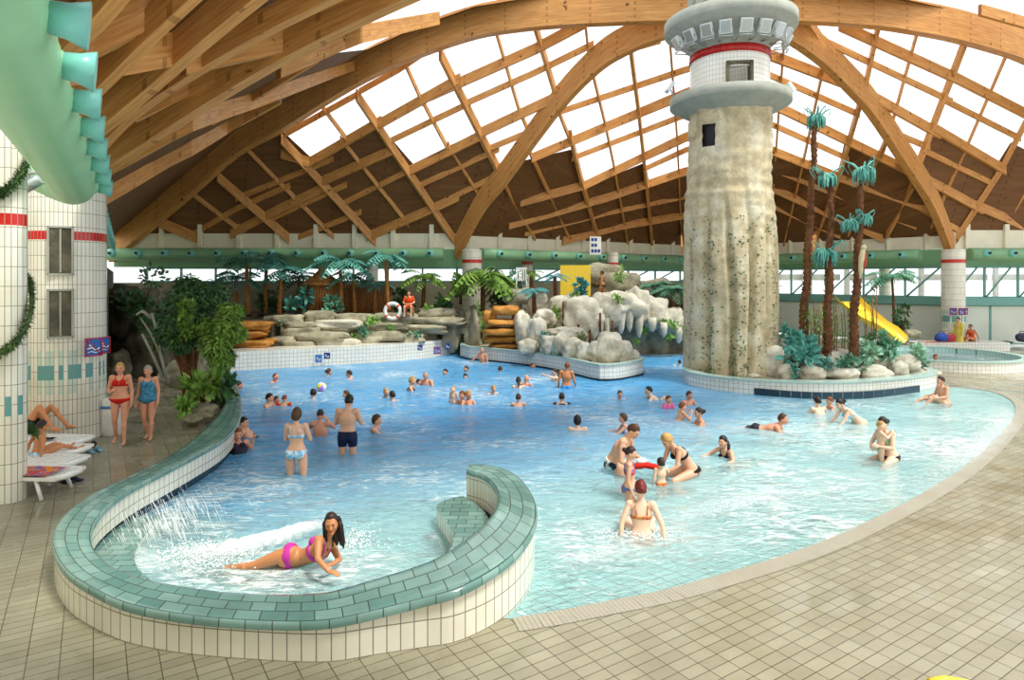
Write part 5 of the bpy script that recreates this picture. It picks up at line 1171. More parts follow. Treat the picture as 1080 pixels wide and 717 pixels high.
def towel(px, py, w, l, cols, label, z=.37, rz=0.0, at=None):
    c = at or G(px, py, z); o = thing('towel', label, 'towel', c, rz); mb = MB(); mb.grid(lambda u, v: ((u - .5) * l, (v - .5) * w, .012 + .012 * noise.noise(Vector((u * 5, v * 5, px)))), 14, 10)
    t = NT('towel_%s' % cols[0]); n = t.noise(t.coord(scale=(1, 1, 1)), 7.0, 2); t.l(t.ramp(n, [(0.42, lin(cols[0])), (0.5, lin(cols[1])), (0.56, lin(cols[2]))]), t.b.inputs['Base Color']); t.done(.9, .1); MATS['towel_' + label] = t.m
    for e in t.t.nodes:
        if e.type == 'VALTORGB': e.color_ramp.interpolation = 'CONSTANT'
    mb.build('cloth', 'towel_' + label, o, (0, 0, 0)); return o
towel(30, 497, .5, .95, ('e08a2a', '2f6fc4', 'd94a2a'), 'orange, red and blue patterned towel on the nearest lounger', .38, ra)
towel(3, 478, .3, .5, ('c83aa0', 'e6d23a', 'a02a80'), 'magenta and yellow cloth on the lounger at the left edge', .42, ra)
towel(48, 463, .2, .35, ('20202a', '2a2a38', '15151a'), 'small black garment on the second lounger', .38, ra)
towel(1020, 362, .6, 1.1, ('e2702e', 'd8d4c8', 'c85a28'), 'orange and white towel on the bench beyond the round pool', .45, 0, Vector((XY(984, 30.9)[0], 30.9, .425)))
def shoes(px, py, col, label, rz=.3):
    c = G(px, py); o = thing('sandals', label, 'sandals', c, rz)
    for s in (-1, 1):
        mb = MB(); mb.tube([(s * .07, -.13, .02), (s * .08, 0, .025), (s * .075, .13, .02)], [.04, .045, .05], 8, flat=.4); q = mb.build('sole', plain('sandal_' + col, col), o, (0, 0, 0))
        mb = MB(); mb.tube([(s * .07 - .045, .05, .03), (s * .075, .07, .075), (s * .07 + .045, .05, .03)], .02, 6); mb.build('strap', plain('sandal_' + col, col), q, (0, 0, 0))
shoes(76, 508, '232a48', 'navy sandals lying on the deck beside the nearest lounger', 1.2); shoes(94, 470, '2a2c30', 'dark sandals by the foot of the thick column', .5); shoes(100, 476, '7fb8d0', 'pale blue flip-flops on the deck behind the low wall', .9)
t = thing('ball', 'small red and white ball beside the dark sandals', 'ball', G(84, 469) + Vector((0, 0, .11))); mb = MB(); mb.ball((0, 0, 0), .11, 20, 14); mb.build('ball_skin', 'towel_orange and white towel on the bench beyond the round pool' if False else plain('red_ball', 'd8361f'), t, (0, 0, 0)); mb = MB(); mb.tube([(0.112 * cos(a), .112 * sin(a), 0.02 * sin(3 * a)) for a in [2 * pi * i / 20 for i in range(21)]], .012, 5, False); mb.build('white_stripe', 'white_plastic', t, (0, 0, 0))
t = thing('litter_bin', 'white cylindrical bin with blue band behind the bather in red', 'bin', G(118, 458)); mb = MB(); mb.lathe([(0, 0), (.2, 0), (.22, .02), (.22, .78), (.2, .8), (0, .8)], seg=24); mb.build('bin_body', 'white_plastic', t, (0, 0, 0)); mb = MB(); mb.lathe([(.225, .6), (.228, .6), (.228, .66), (.225, .66)], seg=24); mb.build('blue_band', plain('blue_paint', '4a8fd0'), t, (0, 0, 0))
# beach ball
c = G(339.2, 412); t = thing('beach_ball', 'yellow and violet beach ball floating on the water', 'beach ball', (c.x, c.y, .11)); mb = MB(); Rb = Matrix.Rotation(.6, 3, 'X') @ Matrix.Rotation(.5, 3, 'Y')
for k in range(6):
    s = MB(); n0 = 0
    for i in range(9):
        ph = -pi / 2 + pi * i / 8
        for j in range(5): th = 2 * pi * (k + j / 4) / 6; s.v.append(tuple(Rb @ Vector((.15 * cos(ph) * cos(th), .15 * cos(ph) * sin(th), .15 * sin(ph)))))
    for i in range(8):
        for j in range(4): s.face((i * 5 + j, i * 5 + j + 1, (i + 1) * 5 + j + 1, (i + 1) * 5 + j), None, 0, True)
    s.build('ball_panel', plain('ball_' + str(k % 3), ['e6df4a', 'b48ad8', 'e8e4f0'][k % 3]), t, (0, 0, 0), recalc=False)
# loungers and bench beyond the round pool at the far right
for i, (x, lb) in enumerate([(975, 'far white lounger at the left, beyond the round pool'), (1045, 'far white lounger beside the sunbather in yellow'), (1072, 'far white lounger at the right edge with blue cloth')]):
    c = P(x, 360, 31.6); o = thing('sun_lounger', lb, 'sun lounger', (c.x, c.y, 0), 0, 'white loungers beyond the round pool'); mb = MB(); mb.box((0, 0, .36), (1.7, .6, .08)); mb.tube([(-.85, -.28, .38), (-.85, .28, .38)], .05, 6); mb.build('bed', 'white_plastic', o, (0, 0, 0))
    for sx in (-.7, .7):
        for sy in (-.25, .25): mb = MB(); mb.tube([(sx, sy, .35), (sx * 1.08, sy, 0)], .03, 6); mb.build('leg', 'white_plastic', o, (0, 0, 0))
for i, (px, col, lb, s) in enumerate([(993, '2a4fa8', 'round blue bag on the bench beyond the round pool', .3), (1002, 'b02f3c', 'red bag beside the round blue one', .25), (1078, '2a2f45', 'dark bag at the far right edge', .3)]):
    c = P(px, 362 - i, 30.9); t = thing('beach_bag', lb, 'bag', (c.x, c.y, .42)); c = t.location; bm = rockmesh((0, 0, s * .7), (s * 2.2, s, s * 1.5), i + 5, .08, 3, 0, 0, .2); q = bm_obj(bm, 'bag_body', 'white_plastic', t, False); q.data.materials.clear(); q.data.materials.append(plain('bag_' + col, col))
    mb = MB(); mb.tube([(-s * .5, 0, s * 1.2), (-s * .3, 0, s * 1.7), (s * .3, 0, s * 1.7), (s * .5, 0, s * 1.2)], .02, 5); mb.build('handle', plain('bag_' + col, col), t, (0, 0, 0))
mb = MB(); mb.box((P(1010, 365, 31).x, 30.9, .21), (4.5, .5, .42)); tag(mb.build('tiled_bench', 'white_tile_small'), 'white tiled bench beyond the round pool carrying bags', 'bench')
# small yellow object at the bottom edge
t = thing('foam_noodle', 'piece of yellow foam lying on the deck at the bottom edge', 'foam toy', G(1000, 723)); mb = MB(); mb.tube([(-.16, 0, .03), (0, .04, .03), (.16, -.02, .03)], .03, 10); mb.build('foam_body', 'yellow', t, (0, 0, 0))
# dead driftwood branch in the dark corner
t = thing('driftwood', 'pale twisted driftwood branch leaning in the dark corner', 'driftwood', G(170, 412)); mb = MB(); b0 = t.location
for pts in ([(176, 400), (168, 370), (158, 350), (148, 335)], [(172, 398), (160, 372), (150, 352)], [(168, 370), (164, 345), (160, 330)], [(160, 335), (150, 328), (144, 332)]):
    mb.tube([P(x, y, 17.6) - b0 for x, y in pts], [.05, .04, .03, .015][:len(pts)], 6)
mb.build('branch', 'concrete', t, (0, 0, 0))
# ================================================================== PEOPLE
def skinmat(name, c):
    t = NT(name); n = t.noise(t.coord(), 8.0, 3); c = lin(c)
    t.l(t.ramp(n, [(0.3, tuple(x * .93 for x in c[:3]) + (1,)), (0.7, tuple(min(1, x * 1.05) for x in c[:3]) + (1,))]), t.b.inputs['Base Color'])
    t.b.inputs['Subsurface Weight'].default_value = 0.0; MATS[name] = t.done(0.45, 0.4)
skinmat('skin_fair', 'e0ab8c'); skinmat('skin_pale', 'ecc4a8'); skinmat('skin_tan', 'c98658'); skinmat('skin_rosy', 'd99a7c')
for n_, c_ in (('hair_dark', '2a1c16'), ('hair_black', '17130f'), ('hair_brown', '4a2e1c'), ('hair_blond', 'b78f52'), ('hair_red', '6a1c14'), ('hair_grey', '9b938a'), ('hair_auburn', '7a3d1e')): plain(n_, c_, .5, .25, 30)
plain('lips', 'b0504a', .4); plain('eye_dark', '2a1d18', .3)
def cloth(name, c, c2=None, sc=20):
    if name in MATS: return name
    t = NT(name); n = t.noise(t.coord(), sc, 3); a = lin(c); b = lin(c2 or c)
    t.l(t.ramp(n, [(0.45, a), (0.55, b)]), t.b.inputs['Base Color']); MATS[name] = t.done(.7, .2); return name
cloth('cloth_navy', '1c2240'); cloth('cloth_red', 'c9241a'); cloth('cloth_black', '1d1a1c'); cloth('cloth_blue_print', '4f94b8', '2f6f8f', 26); cloth('cloth_pink', 'c8389e'); cloth('cloth_lightblue', '6fb4dc', 'd4e8f2', 14)
cloth('cloth_stripe', 'c93a34', '5f7fc0', 16); cloth('cloth_bw', '20242c', 'e8e8e8', 8); cloth('cloth_orange', 'e2501c'); cloth('cloth_yellow', 'dcc860'); cloth('cloth_redpattern', 'b5382e', 'd8904a', 22); cloth('cloth_brightpink', 'e86aa0'); cloth('cloth_blue', '3f8fd0'); cloth('cloth_dark', '2c2a34'); cloth('cloth_aqua', '5fb0c8', 'd8d860', 22); cloth('cloth_white', 'e6ecf0', '5f78c0', 18)

BASE = dict(pel=(0, 0, .95), wai=(0, .01, 1.10), che=(0, .0, 1.27), nec=(0, -.01, 1.44), hea=(0, .02, 1.60),
            shL=(-.18, 0, 1.39), elL=(-.24, -.02, 1.11), wrL=(-.26, .07, .87), haL=(-.26, .12, .78),
            shR=(.18, 0, 1.39), elR=(.24, -.02, 1.11), wrR=(.26, .07, .87), haR=(.26, .12, .78),
            hiL=(-.095, 0, .91), knL=(-.10, .02, .50), anL=(-.10, -.02, .08), toL=(-.12, .15, .03),
            hiR=(.095, 0, .91), knR=(.10, .02, .50), anR=(.10, -.02, .08), toR=(.12, .15, .03))
def cap(mb, a, b, ra, rb, seg=12, n=2, bulge=0.0):
    a = Vector(a); b = Vector(b); mb.ball(a, ra, seg, 8); mb.ball(b, rb, seg, 8)
    pts = [a.lerp(b, i / (n * 2)) for i in range(n * 2 + 1)]; mb.tube(pts, [lerp(ra, rb, i / (n * 2)) + bulge * sin(pi * i / (n * 2)) for i in range(n * 2 + 1)], seg)
def ell_loft(mb, secs, seg=20):
    """secs: (centre, right axis, forward axis, half width, half depth)"""
    n0 = len(mb.v)
    for (c, r, f, w, d) in secs:
        for k in range(seg):
            t = 2 * pi * k / seg; ct, st = cos(t), sin(t)
            mb.v.append(tuple(Vector(c) + r * (w * math.copysign(abs(ct) ** .85, ct)) + f * (d * math.copysign(abs(st) ** .85, st))))
    for i in range(len(secs) - 1):
        for k in range(seg):
            k2 = (k + 1) % seg; mb.face((n0 + i * seg + k, n0 + i * seg + k2, n0 + (i + 1) * seg + k2, n0 + (i + 1) * seg + k), None, 0, True)
    mb.face([n0 + k for k in range(seg)][::-1], None, 0, True); e = n0 + (len(secs) - 1) * seg; mb.face([e + k for k in range(seg)], None, 0, True)
def torso_secs(J, fem, fat, t0=0.0, t1=1.0, sc=1.0, n=14):
    pel, wai, che, nec = (Vector(J[k]) for k in ('pel', 'wai', 'che', 'nec'))
    hr = (Vector(J['hiR']) - Vector(J['hiL'])).normalized(); sr = (Vector(J['shR']) - Vector(J['shL'])).normalized()
    up0 = (wai - pel).normalized(); cro = pel - up0 * .10
    spine = catmull([cro, pel, wai, che, nec], 6); K = len(spine) - 1
    W = [.075, .165, .128, .160, .052] if not fem else [.075, .175, .115, .140, .045]
    D = [.085, .118, .098, .115, .050] if not fem else [.09, .125, .088, .10, .044]
    W = [w * (1 + .35 * fat * (1 if i in (1, 2) else .4)) for i, w in enumerate(W)]; D = [d * (1 + .45 * fat * (1 if i in (1, 2) else .4)) for i, d in enumerate(D)]
    out = []
    for i in range(n + 1):
        t = lerp(t0, t1, i / n); q = t * K; k = min(int(q), K - 1); p = spine[k].lerp(spine[k + 1], q - k)
        u = (spine[min(k + 1, K)] - spine[k]).normalized(); r = hr.lerp(sr, t); r = (r - u * r.dot(u)).normalized(); f = u.cross(r)
        a = t * 4; j = min(int(a), 3); fr = a - j
        def cr(A):
            p0, p1, p2, p3 = A[max(j - 1, 0)], A[j], A[j + 1], A[min(j + 2, 4)]
            return .5 * (2 * p1 + (p2 - p0) * fr + (2 * p0 - 5 * p1 + 4 * p2 - p3) * fr * fr + (3 * p1 - p0 - 3 * p2 + p3) * fr ** 3)
        w, d = cr(W), cr(D)
        if t > .80: w = max(w, lerp(.15, .05, ((t - .80) / .2) ** 1.2)); 
        out.append((p, r, f, w * sc, d * sc))
    return out
def head_axes(J, look):
    nec, hea = Vector(J['nec']), Vector(J['hea']); f = Vector(look).normalized(); u = Vector((0, 0, 1)) if J.get('hup') is None else Vector(J['hup'])
    r = f.cross(u).normalized(); u = r.cross(f).normalized(); return r, f, u
def head_pt(d):
    """shape of a head as radius scale in direction d (right, forward, up)"""
    x, y, z = d; w = .074 * (1 - .20 * max(0, -z) ** 1.3 + .03 * z); dp = .095 * (1 + .05 * max(0, -y)) ; h = .118
    return Vector((x * w, y * dp * (1 - .10 * max(0, -z) * (y < 0)) + .012 * max(0, -z) * max(0, y), z * h))
def add_head(mb, c, r, f, u, s, detail):
    n0 = len(mb.v); seg, rings = (24, 18) if detail else (14, 10)
    R = Matrix((r, f, u)).transposed()
    for i in range(rings + 1):
        ph = -pi / 2 + pi * i / rings
        for k in range(seg):
            t = 2 * pi * k / seg; mb.v.append(tuple(c + R @ (head_pt((cos(ph) * cos(t), cos(ph) * sin(t), sin(ph))) * s)))
    for i in range(rings):
        for k in range(seg): k2 = (k + 1) % seg; mb.face((n0 + i * seg + k, n0 + i * seg + k2, n0 + (i + 1) * seg + k2, n0 + (i + 1) * seg + k), None, 0, True)
    q = lambda x, y, z: c + R @ (Vector((x, y, z)) * s)
    mb.tube([q(0, .088, .022), q(0, .103, -.005), q(0, .110, -.022), q(0, .092, -.030)], [.008 * s, .011 * s, .015 * s, .010 * s], 8)
    mb.ball(q(0, .078, -.085), (.026 * s, .022 * s, .022 * s), 10, 7); 
    for sx in (-1, 1): mb.ball(q(sx * .076, -.005, -.008), (.010 * s, .020 * s, .032 * s), 8, 6, R); mb.ball(q(sx * .042, .066, -.02), (.024 * s, .02 * s, .02 * s), 8, 6)
    mb.tube([q(-.05, .078, .03), q(0, .09, .033), q(.05, .078, .03)], .010 * s, 6)
def add_hand(mb, wr, ha, side, palm_n, s, curl=.35):
    wr = Vector(wr); ha = Vector(ha); d = (ha - wr).normalized(); pn = Vector(palm_n); pn = (pn - d * pn.dot(d)); pn = pn.normalized() if pn.length > 1e-3 else Vector((0, 1, 0)); sd = d.cross(pn).normalized() * side
    R = Matrix((sd, pn, d)).transposed(); c = wr + d * .052 * s
    mb.ball(c, (.040 * s, .018 * s, .052 * s), 12, 8, R)
    for i, (off, L) in enumerate(((-.03, .060), (-.010, .072), (.011, .068), (.030, .055))):
        b = wr + d * .088 * s + sd * off * s; m = b + (d * cos(curl) + pn * sin(curl)) * L * .5 * s; e = m + (d * cos(curl * 2.2) + pn * sin(curl * 2.2)) * L * .5 * s
        mb.tube([b - d * .02 * s, b, m, e], [.0095 * s, .0095 * s, .009 * s, .0075 * s], 7)
    b = wr + d * .03 * s - sd * .03 * s; m = b + (d * .7 - sd * .75 + pn * .3).normalized() * .036 * s; e = m + (d * .95 - sd * .25 + pn * .3).normalized() * .03 * s
    mb.tube([b, m, e], [.013 * s, .011 * s, .009 * s], 7)
PENDING = []
def person(label, loc, rz, J=None, look=(0, 1, -.05), fem=False, fat=0.0, skin='skin_fair', hair=('short', 'hair_dark'), suit=(), s=1.0, vox=.012, face=True, group=None, palm=None, name='person', headscale=1.0, cat='person', curl=.35, raw=False):
    JJ = dict(BASE); JJ.update(J or {}); J = {k: Vector(v) for k, v in JJ.items()}
    if not raw:
        hd_ = (J['hea'] - J['nec']).normalized(); J['hea'] = J['hea'] - hd_ * .018; headscale *= 1.05
        for k_ in ('sh', 'el', 'wr', 'ha'):
            for S_k in 'LR':
                J[k_ + S_k].z += .008 if k_ == 'sh' else 0
                if fem: J[k_ + S_k].x *= .88
                elif k_ == 'sh': J[k_ + S_k].x *= .97
    root = bpy.data.objects.new(name, None); COL.objects.link(root); root.location = loc; root.rotation_euler = (0, 0, rz); root.scale = (s, s, s); tag(root, label, cat, group)
    mb = MB(); ell_loft(mb, torso_secs(J, fem, fat))
    nec, hea = J['nec'], J['hea']; r, f, u = head_axes(J, look); hs = headscale
    cap(mb, nec - (nec - J['che']).normalized() * .02, hea - u * .05 * hs - f * .015, .056 if not fem else .048, .050 if not fem else .044)
    add_head(mb, hea, r, f, u, hs, vox < .011)
    k = .9 if fem else 1.0; k *= (1 + .25 * fat)
    sf = (J['shR'] - J['shL']).normalized()
    for S, sg in (('L', -1), ('R', 1)):
        sh, el, wr, ha = J['sh' + S], J['el' + S], J['wr' + S], J['ha' + S]
        mb.ball(sh - sf * sg * .012, .062 * k, 12, 8); cap(mb, J['che'].lerp(nec, .55) + sf * sg * .07, sh, .062 * k, .058 * k); cap(mb, sh, el, .050 * k, .038 * k, bulge=.004); cap(mb, el, wr, .038 * k, .025 * k, bulge=.004)
        pn = palm[sg] if palm and sg in palm else (-sf * sg + Vector((0, .3, 0))); add_hand(mb, wr, ha, sg, pn, 1.0, curl)
        hi, kn, an, to = J['hi' + S], J['kn' + S], J['an' + S], J['to' + S]
        cap(mb, hi, kn, .088 * (k if not fem else 1.0 + .2 * fat), .054, bulge=.006); cap(mb, kn, an, .052, .035)
        cm_ = kn.lerp(an, .32); bk = ((kn - hi).normalized() - (an - kn).normalized()); mb.ball(cm_ + (bk.normalized() * .012 if bk.length > .05 else Vector((0, -.012, 0))), (.050, .052, .085) if abs((kn - an).normalized().z) > .7 else .052, 10, 8)
        hd = (to - an); hdn = hd.normalized(); heel = an - hdn * .035 - (kn - an).normalized() * .03; cap(mb, heel, to - hdn * .04, .034, .028); cap(mb, an, to - hdn * .07, .034, .030)
        fr = (kn - an).normalized(); sdv = fr.cross(hdn).normalized()
        for t_ in range(5): o_ = (t_ - 2) * .015; mb.tube([to - hdn * .05 + sdv * o_, to + hdn * (.012 - .006 * abs(t_ - 1)) + sdv * o_], [.012, .010], 6)
    up_t = (J['nec'] - J['che']).normalized(); fw = up_t.cross(sf).normalized()
    # gluteal volume
    hr = (J['hiR'] - J['hiL']).normalized(); upp = (J['wai'] - J['pel']).normalized(); fp = upp.cross(hr).normalized()
    for sg in (-1, 1): mb.ball(J['pel'] + hr * sg * .07 - fp * .055 - upp * .05, .09 * (1.05 if fem else .95), 12, 8)
    bust = []
    if fem and s * 1.0 > .85:
        for sg in (-1, 1): c = J['che'] + sf * sg * .068 + fw * .088 + up_t * .02; bust.append(c); mb.ball(c, .058 * (1 + .3 * fat), 12, 8)
    body = mb.build('body', skin, root, (0, 0, 0)); PENDING.append((body, vox))
    # hair
    hk, hc = hair; R = Matrix((r, f, u)).transposed()
    if hk != 'bald':
        hb = MB(); n0 = len(hb.v); seg, rings = 24, 14; q = lambda x, y, z: hea + R @ (Vector((x, y, z)) * hs)
        for i in range(rings + 1):
            ph = pi / 2 - i / rings * pi * .98
            for kk in range(seg):
                t = 2 * pi * kk / seg; d = Vector((cos(ph) * cos(t), cos(ph) * sin(t), sin(ph)))
                low = {'short': -.25, 'buzz': -.15, 'long': -.7, 'bob': -.62, 'bun': -.3, 'tail': -.3, 'curly': -.35, 'side': -.3}.get(hk, -.25)
                frontlim = .50 if hk not in ('buzz', 'long') else .66; lim = lerp(frontlim, low, max(0, min(1, (.55 - d.y) / .8)))
                grow = 1.10 if hk != 'buzz' else 1.04
                if hk in ('curly', 'bob', 'long'): grow = 1.17
                nz = noise.noise(d * 4 + Vector((len(label), 0, 0))) * (.06 if hk != 'curly' else .16) + noise.noise(d * 11) * (.07 if hk != 'curly' else .14)
                p = head_pt(tuple(d)) * (grow + nz)
                if d.z < lim: p = head_pt(tuple(d)) * .90
                hb.v.append(tuple(q(*p)))
        for i in range(rings):
            for kk in range(seg): k2 = (kk + 1) % seg; hb.face((n0 + i * seg + kk, n0 + i * seg + k2, n0 + (i + 1) * seg + k2, n0 + (i + 1) * seg + kk), None, 0, True)
        if hk == 'bun': hb.ball(q(0, -.115, .03), (.045 * hs,) * 3, 12, 8)
        if hk == 'tail': hb.tube([q(0, -.10, .03), q(0, -.135, -.02), q(.01, -.125, -.12), q(.015, -.10, -.2)], [.028 * hs, .034 * hs, .028 * hs, .008], 8)
        if hk == 'side': hb.tube([q(-.02, -.10, .0), q(-.06, -.09, -.08), q(-.09, -.04, -.17), q(-.09, 0, -.24)], [.03 * hs, .032 * hs, .026 * hs, .01], 8)
        if hk == 'long':
            for (ax, ay, w_) in ((-.07, -.04, .036), (-.045, -.085, .042), (0, -.098, .045), (.045, -.085, .042), (.07, -.04, .036), (.082, .0, .026), (-.082, .0, .026)):
                wv = .012; hb.tube([q(ax, ay, .02), q(ax * 1.12, ay - wv, -.08), q(ax * 1.18, ay + wv, -.17), q(ax * 1.2, ay - wv, -.25), q(ax * 1.1, ay, -.33)], [w_, w_ * 1.05, w_, w_ * .8, w_ * .25], 9)
        hb.build('hair', hc, root, (0, 0, 0))
    else:
        pass
    if face:
        R_ = R; q = lambda x, y, z: hea + R_ @ (Vector((x, y, z)) * hs)
        for sx in (-1, 1): eb = MB(); eb.ball(q(sx * .030, .0835, .008), (.013 * hs, .008 * hs, .007 * hs), 8, 6, R_); eb.tube([q(sx * .016, .092, .030), q(sx * .032, .090, .035), q(sx * .048, .080, .029)], .0035 * hs, 5); eb.build('eye', 'eye_dark', root, (0, 0, 0))
        lb = MB(); lb.tube([q(-.024, .082, -.055), q(-.008, .094, -.052), q(.008, .094, -.052), q(.024, .082, -.055)], [.003 * hs, .0065 * hs, .0065 * hs, .003 * hs], 7); lb.tube([q(-.018, .085, -.059), q(0, .093, -.061), q(.018, .085, -.059)], [.003 * hs, .006 * hs, .003 * hs], 7); lb.build('lips', 'lips', root, (0, 0, 0))
    # clothing
    for (kind, m) in suit:
        cb = MB()
        if kind in ('brief', 'trunks', 'brief_full'):
            ell_loft(cb, torso_secs(J, fem, fat, .02, .30 if kind != 'trunks' else .36, 1.09, 6))
            if kind == 'brief_full': cb = MB(); ell_loft(cb, torso_secs(J, fem, fat, .10, .33, 1.16, 6))
            if kind == 'trunks':
                for S in 'LR': hi, kn = J['hi' + S], J['kn' + S]; cap(cb, hi, hi.lerp(kn, .35), .099, .090)
            for sg in (-1, 1):
                if kind != 'brief_full': cb.ball(J['pel'] + hr * sg * .068 - fp * .055 - upp * .045, .098, 12, 8)
            o = cb.build('swim_' + kind.replace('_full', ''), m, root, (0, 0, 0)); PENDING.append((o, .012))
        elif kind == 'top':
            ell_loft(cb, torso_secs(J, fem, fat, .665, .725, 1.05, 2))
            for c in bust: cb.ball(c + fw * .006, .061 * (1 + .3 * fat), 12, 8)
            if not bust: ell_loft(cb, torso_secs(J, fem, fat, .66, .80, 1.05, 3))
            for sg in (-1, 1): cb.tube([J['che'] + sf * sg * .06 + fw * .10 + up_t * .05, J['che'] + sf * sg * .075 + fw * .075 + up_t * .11, J['nec'] + sf * sg * .085 - up_t * .005, J['che'] + sf * sg * .08 - fw * .09 + up_t * .08, J['che'] + sf * sg * .07 - fw * .10], .0085, 6)
            cb.build('bikini_top', m, root, (0, 0, 0))
        elif kind == 'onepiece':
            ell_loft(cb, torso_secs(J, fem, fat, .02, .80, 1.055, 14))
            for c in bust: cb.ball(c + fw * .004, .062 * (1 + .3 * fat), 12, 8)
            for sg in (-1, 1): cb.ball(J['pel'] + hr * sg * .068 - fp * .055 - upp * .045, .097, 12, 8); cb.tube([J['che'] + sf * sg * .08 + fw * .09 + up_t * .06, J['nec'] + sf * sg * .09 + fw * .02, J['che'] + sf * sg * .08 - fw * .08 + up_t * .07], .016, 6)
            o = cb.build('swimsuit', m, root, (0, 0, 0)); PENDING.append((o, .012))
        elif kind == 'shirt':
            ell_loft(cb, torso_secs(J, fem, fat, .08, .93, 1.13, 14))
            for S in 'LR': cap(cb, J['sh' + S], J['sh' + S].lerp(J['el' + S], .6), .07, .062)
            o = cb.build('shirt', m, root, (0, 0, 0)); PENDING.append((o, .014))
        elif kind == 'shorts':
            ell_loft(cb, torso_secs(J, fem, fat, .02, .36, 1.12, 6))
            for S in 'LR': cap(cb, J['hi' + S], J['hi' + S].lerp(J['kn' + S], .6), .105, .085)
            o = cb.build('shorts', m, root, (0, 0, 0)); PENDING.append((o, .014))
        elif kind == 'robe':
            ell_loft(cb, torso_secs(J, fem, fat, .0, .95, 1.22, 14)); a = J['pel']; b_ = (J['anL'] + J['anR']) / 2 + Vector((0, 0, .15))
            ell_loft(cb, [(a.lerp(b_, t), Vector((1, 0, 0)), Vector((0, 1, 0)), lerp(.2, .24, t), lerp(.16, .18, t)) for t in (0, .3, .6, 1)])
            for S in 'LR': cap(cb, J['sh' + S], J['el' + S], .078, .07); cap(cb, J['el' + S], J['wr' + S], .07, .065)
            o = cb.build('bathrobe', m, root, (0, 0, 0)); PENDING.append((o, .016))
        elif kind == 'armbands':
            for S in 'LR': q_ = J['sh' + S].lerp(J['el' + S], .5); d_ = (J['el' + S] - J['sh' + S]).normalized(); cb.tube([q_ - d_ * .06, q_ - d_ * .04, q_ + d_ * .04, q_ + d_ * .06], [.05, .085, .085, .05], 12)
            cb.build('armband', m, root, (0, 0, 0))
        elif kind == 'ring':
            pts = [J['che'] + Vector((.30 * cos(a), .30 * sin(a), -.04)) for a in [2 * pi * i / 20 for i in range(21)]]; cb.tube(pts, .075, 10, False); cb.build('swim_ring', m, root, (0, 0, 0))
    return root
def finish_people():
    objs = []
    for o, v in PENDING:
        md = o.modifiers.new('r', 'REMESH'); md.mode = 'VOXEL'; md.voxel_size = v / max(.4, 1); md.use_smooth_shade = True
        sm = o.modifiers.new('s', 'SMOOTH'); sm.factor = .5; sm.iterations = 4 if v < .011 else 3
    dg = bpy.context.evaluated_depsgraph_get()
    for o, v in PENDING:
        me = bpy.data.meshes.new_from_object(o.evaluated_get(dg)); mats = list(o.data.materials); o.modifiers.clear(); me.name = o.name; o.data = me
        if not me.materials:
            for m in mats: me.materials.append(m)
        me.polygons.foreach_set('use_smooth', [True] * len(me.polygons))
# ---- poses (figure faces +Y; 1.71 m tall)
def swim(ax=.34, ay=.30, lift=0.0, legs=-.45, **k):
    d = dict(pel=(0, -.30, 1.05), wai=(0, -.20, 1.16), che=(0, -.08, 1.28), nec=(0, 0, 1.43), hea=(0, .045, 1.585), shL=(-.18, -.01, 1.37), shR=(.18, -.01, 1.37),
             elL=(-ax, ay * .4, 1.26), wrL=(-ax - .02, ay + .08, 1.22), haL=(-ax, ay + .17, 1.2), elR=(ax, ay * .4, 1.26), wrR=(ax + .02, ay + .08, 1.22), haR=(ax, ay + .17, 1.2),
             hiL=(-.095, -.36, 1.03), hiR=(.095, -.36, 1.03), knL=(-.15, -.72, .93), knR=(.15, -.70, .90), anL=(-.14, -1.1, 1.0), anR=(.14, -1.1, 1.02), toL=(-.15, -1.24, .96), toR=(.15, -1.24, .98)); d.update(k); return d
def crouch(**k):
    d = dict(pel=(0, -.18, 1.0), wai=(0, -.10, 1.13), che=(0, -.03, 1.27), nec=(0, 0, 1.43), hea=(0, .03, 1.59), hiL=(-.1, -.18, .96), hiR=(.1, -.18, .96), knL=(-.18, .18, .90), knR=(.18, .18, .90), anL=(-.16, -.05, .62), anR=(.16, -.05, .62), toL=(-.18, .1, .58), toR=(.18, .1, .58),
             shL=(-.18, -.01, 1.38), shR=(.18, -.01, 1.38), elL=(-.27, .10, 1.2), wrL=(-.2, .3, 1.2), haL=(-.15, .38, 1.2), elR=(.27, .10, 1.2), wrR=(.2, .3, 1.2), haR=(.15, .38, 1.2)); d.update(k); return d
def place(px, py, ytop, J, label, rz, ht=1.71, s=None, water=True, **k):
    """px, py: where the body meets the water; ytop: top of the head"""
    g = G(px, py, WZ); Jd = dict(BASE); Jd.update(J or {}); top = Vector(Jd['hea']).z + .122
    s = s or 1.0; zt = H + (HY - ytop) / F * g.y
    hx = Vector(Jd['hea'])
    c = Vector((g.x, g.y, 0)); R = Matrix.Rotation(rz, 3, 'Z'); off = R @ Vector((hx.x, hx.y, 0)) * s * k.pop('headoff', 1.0)
    return person(label, (c.x - off.x, c.y - off.y, zt - top * s), rz, J, s=s, **k)
LEFT, RIGHT, BACK, FRONT = pi / 2, -pi / 2, 0.0, pi   # facing directions as seen in the photograph: BACK shows the back
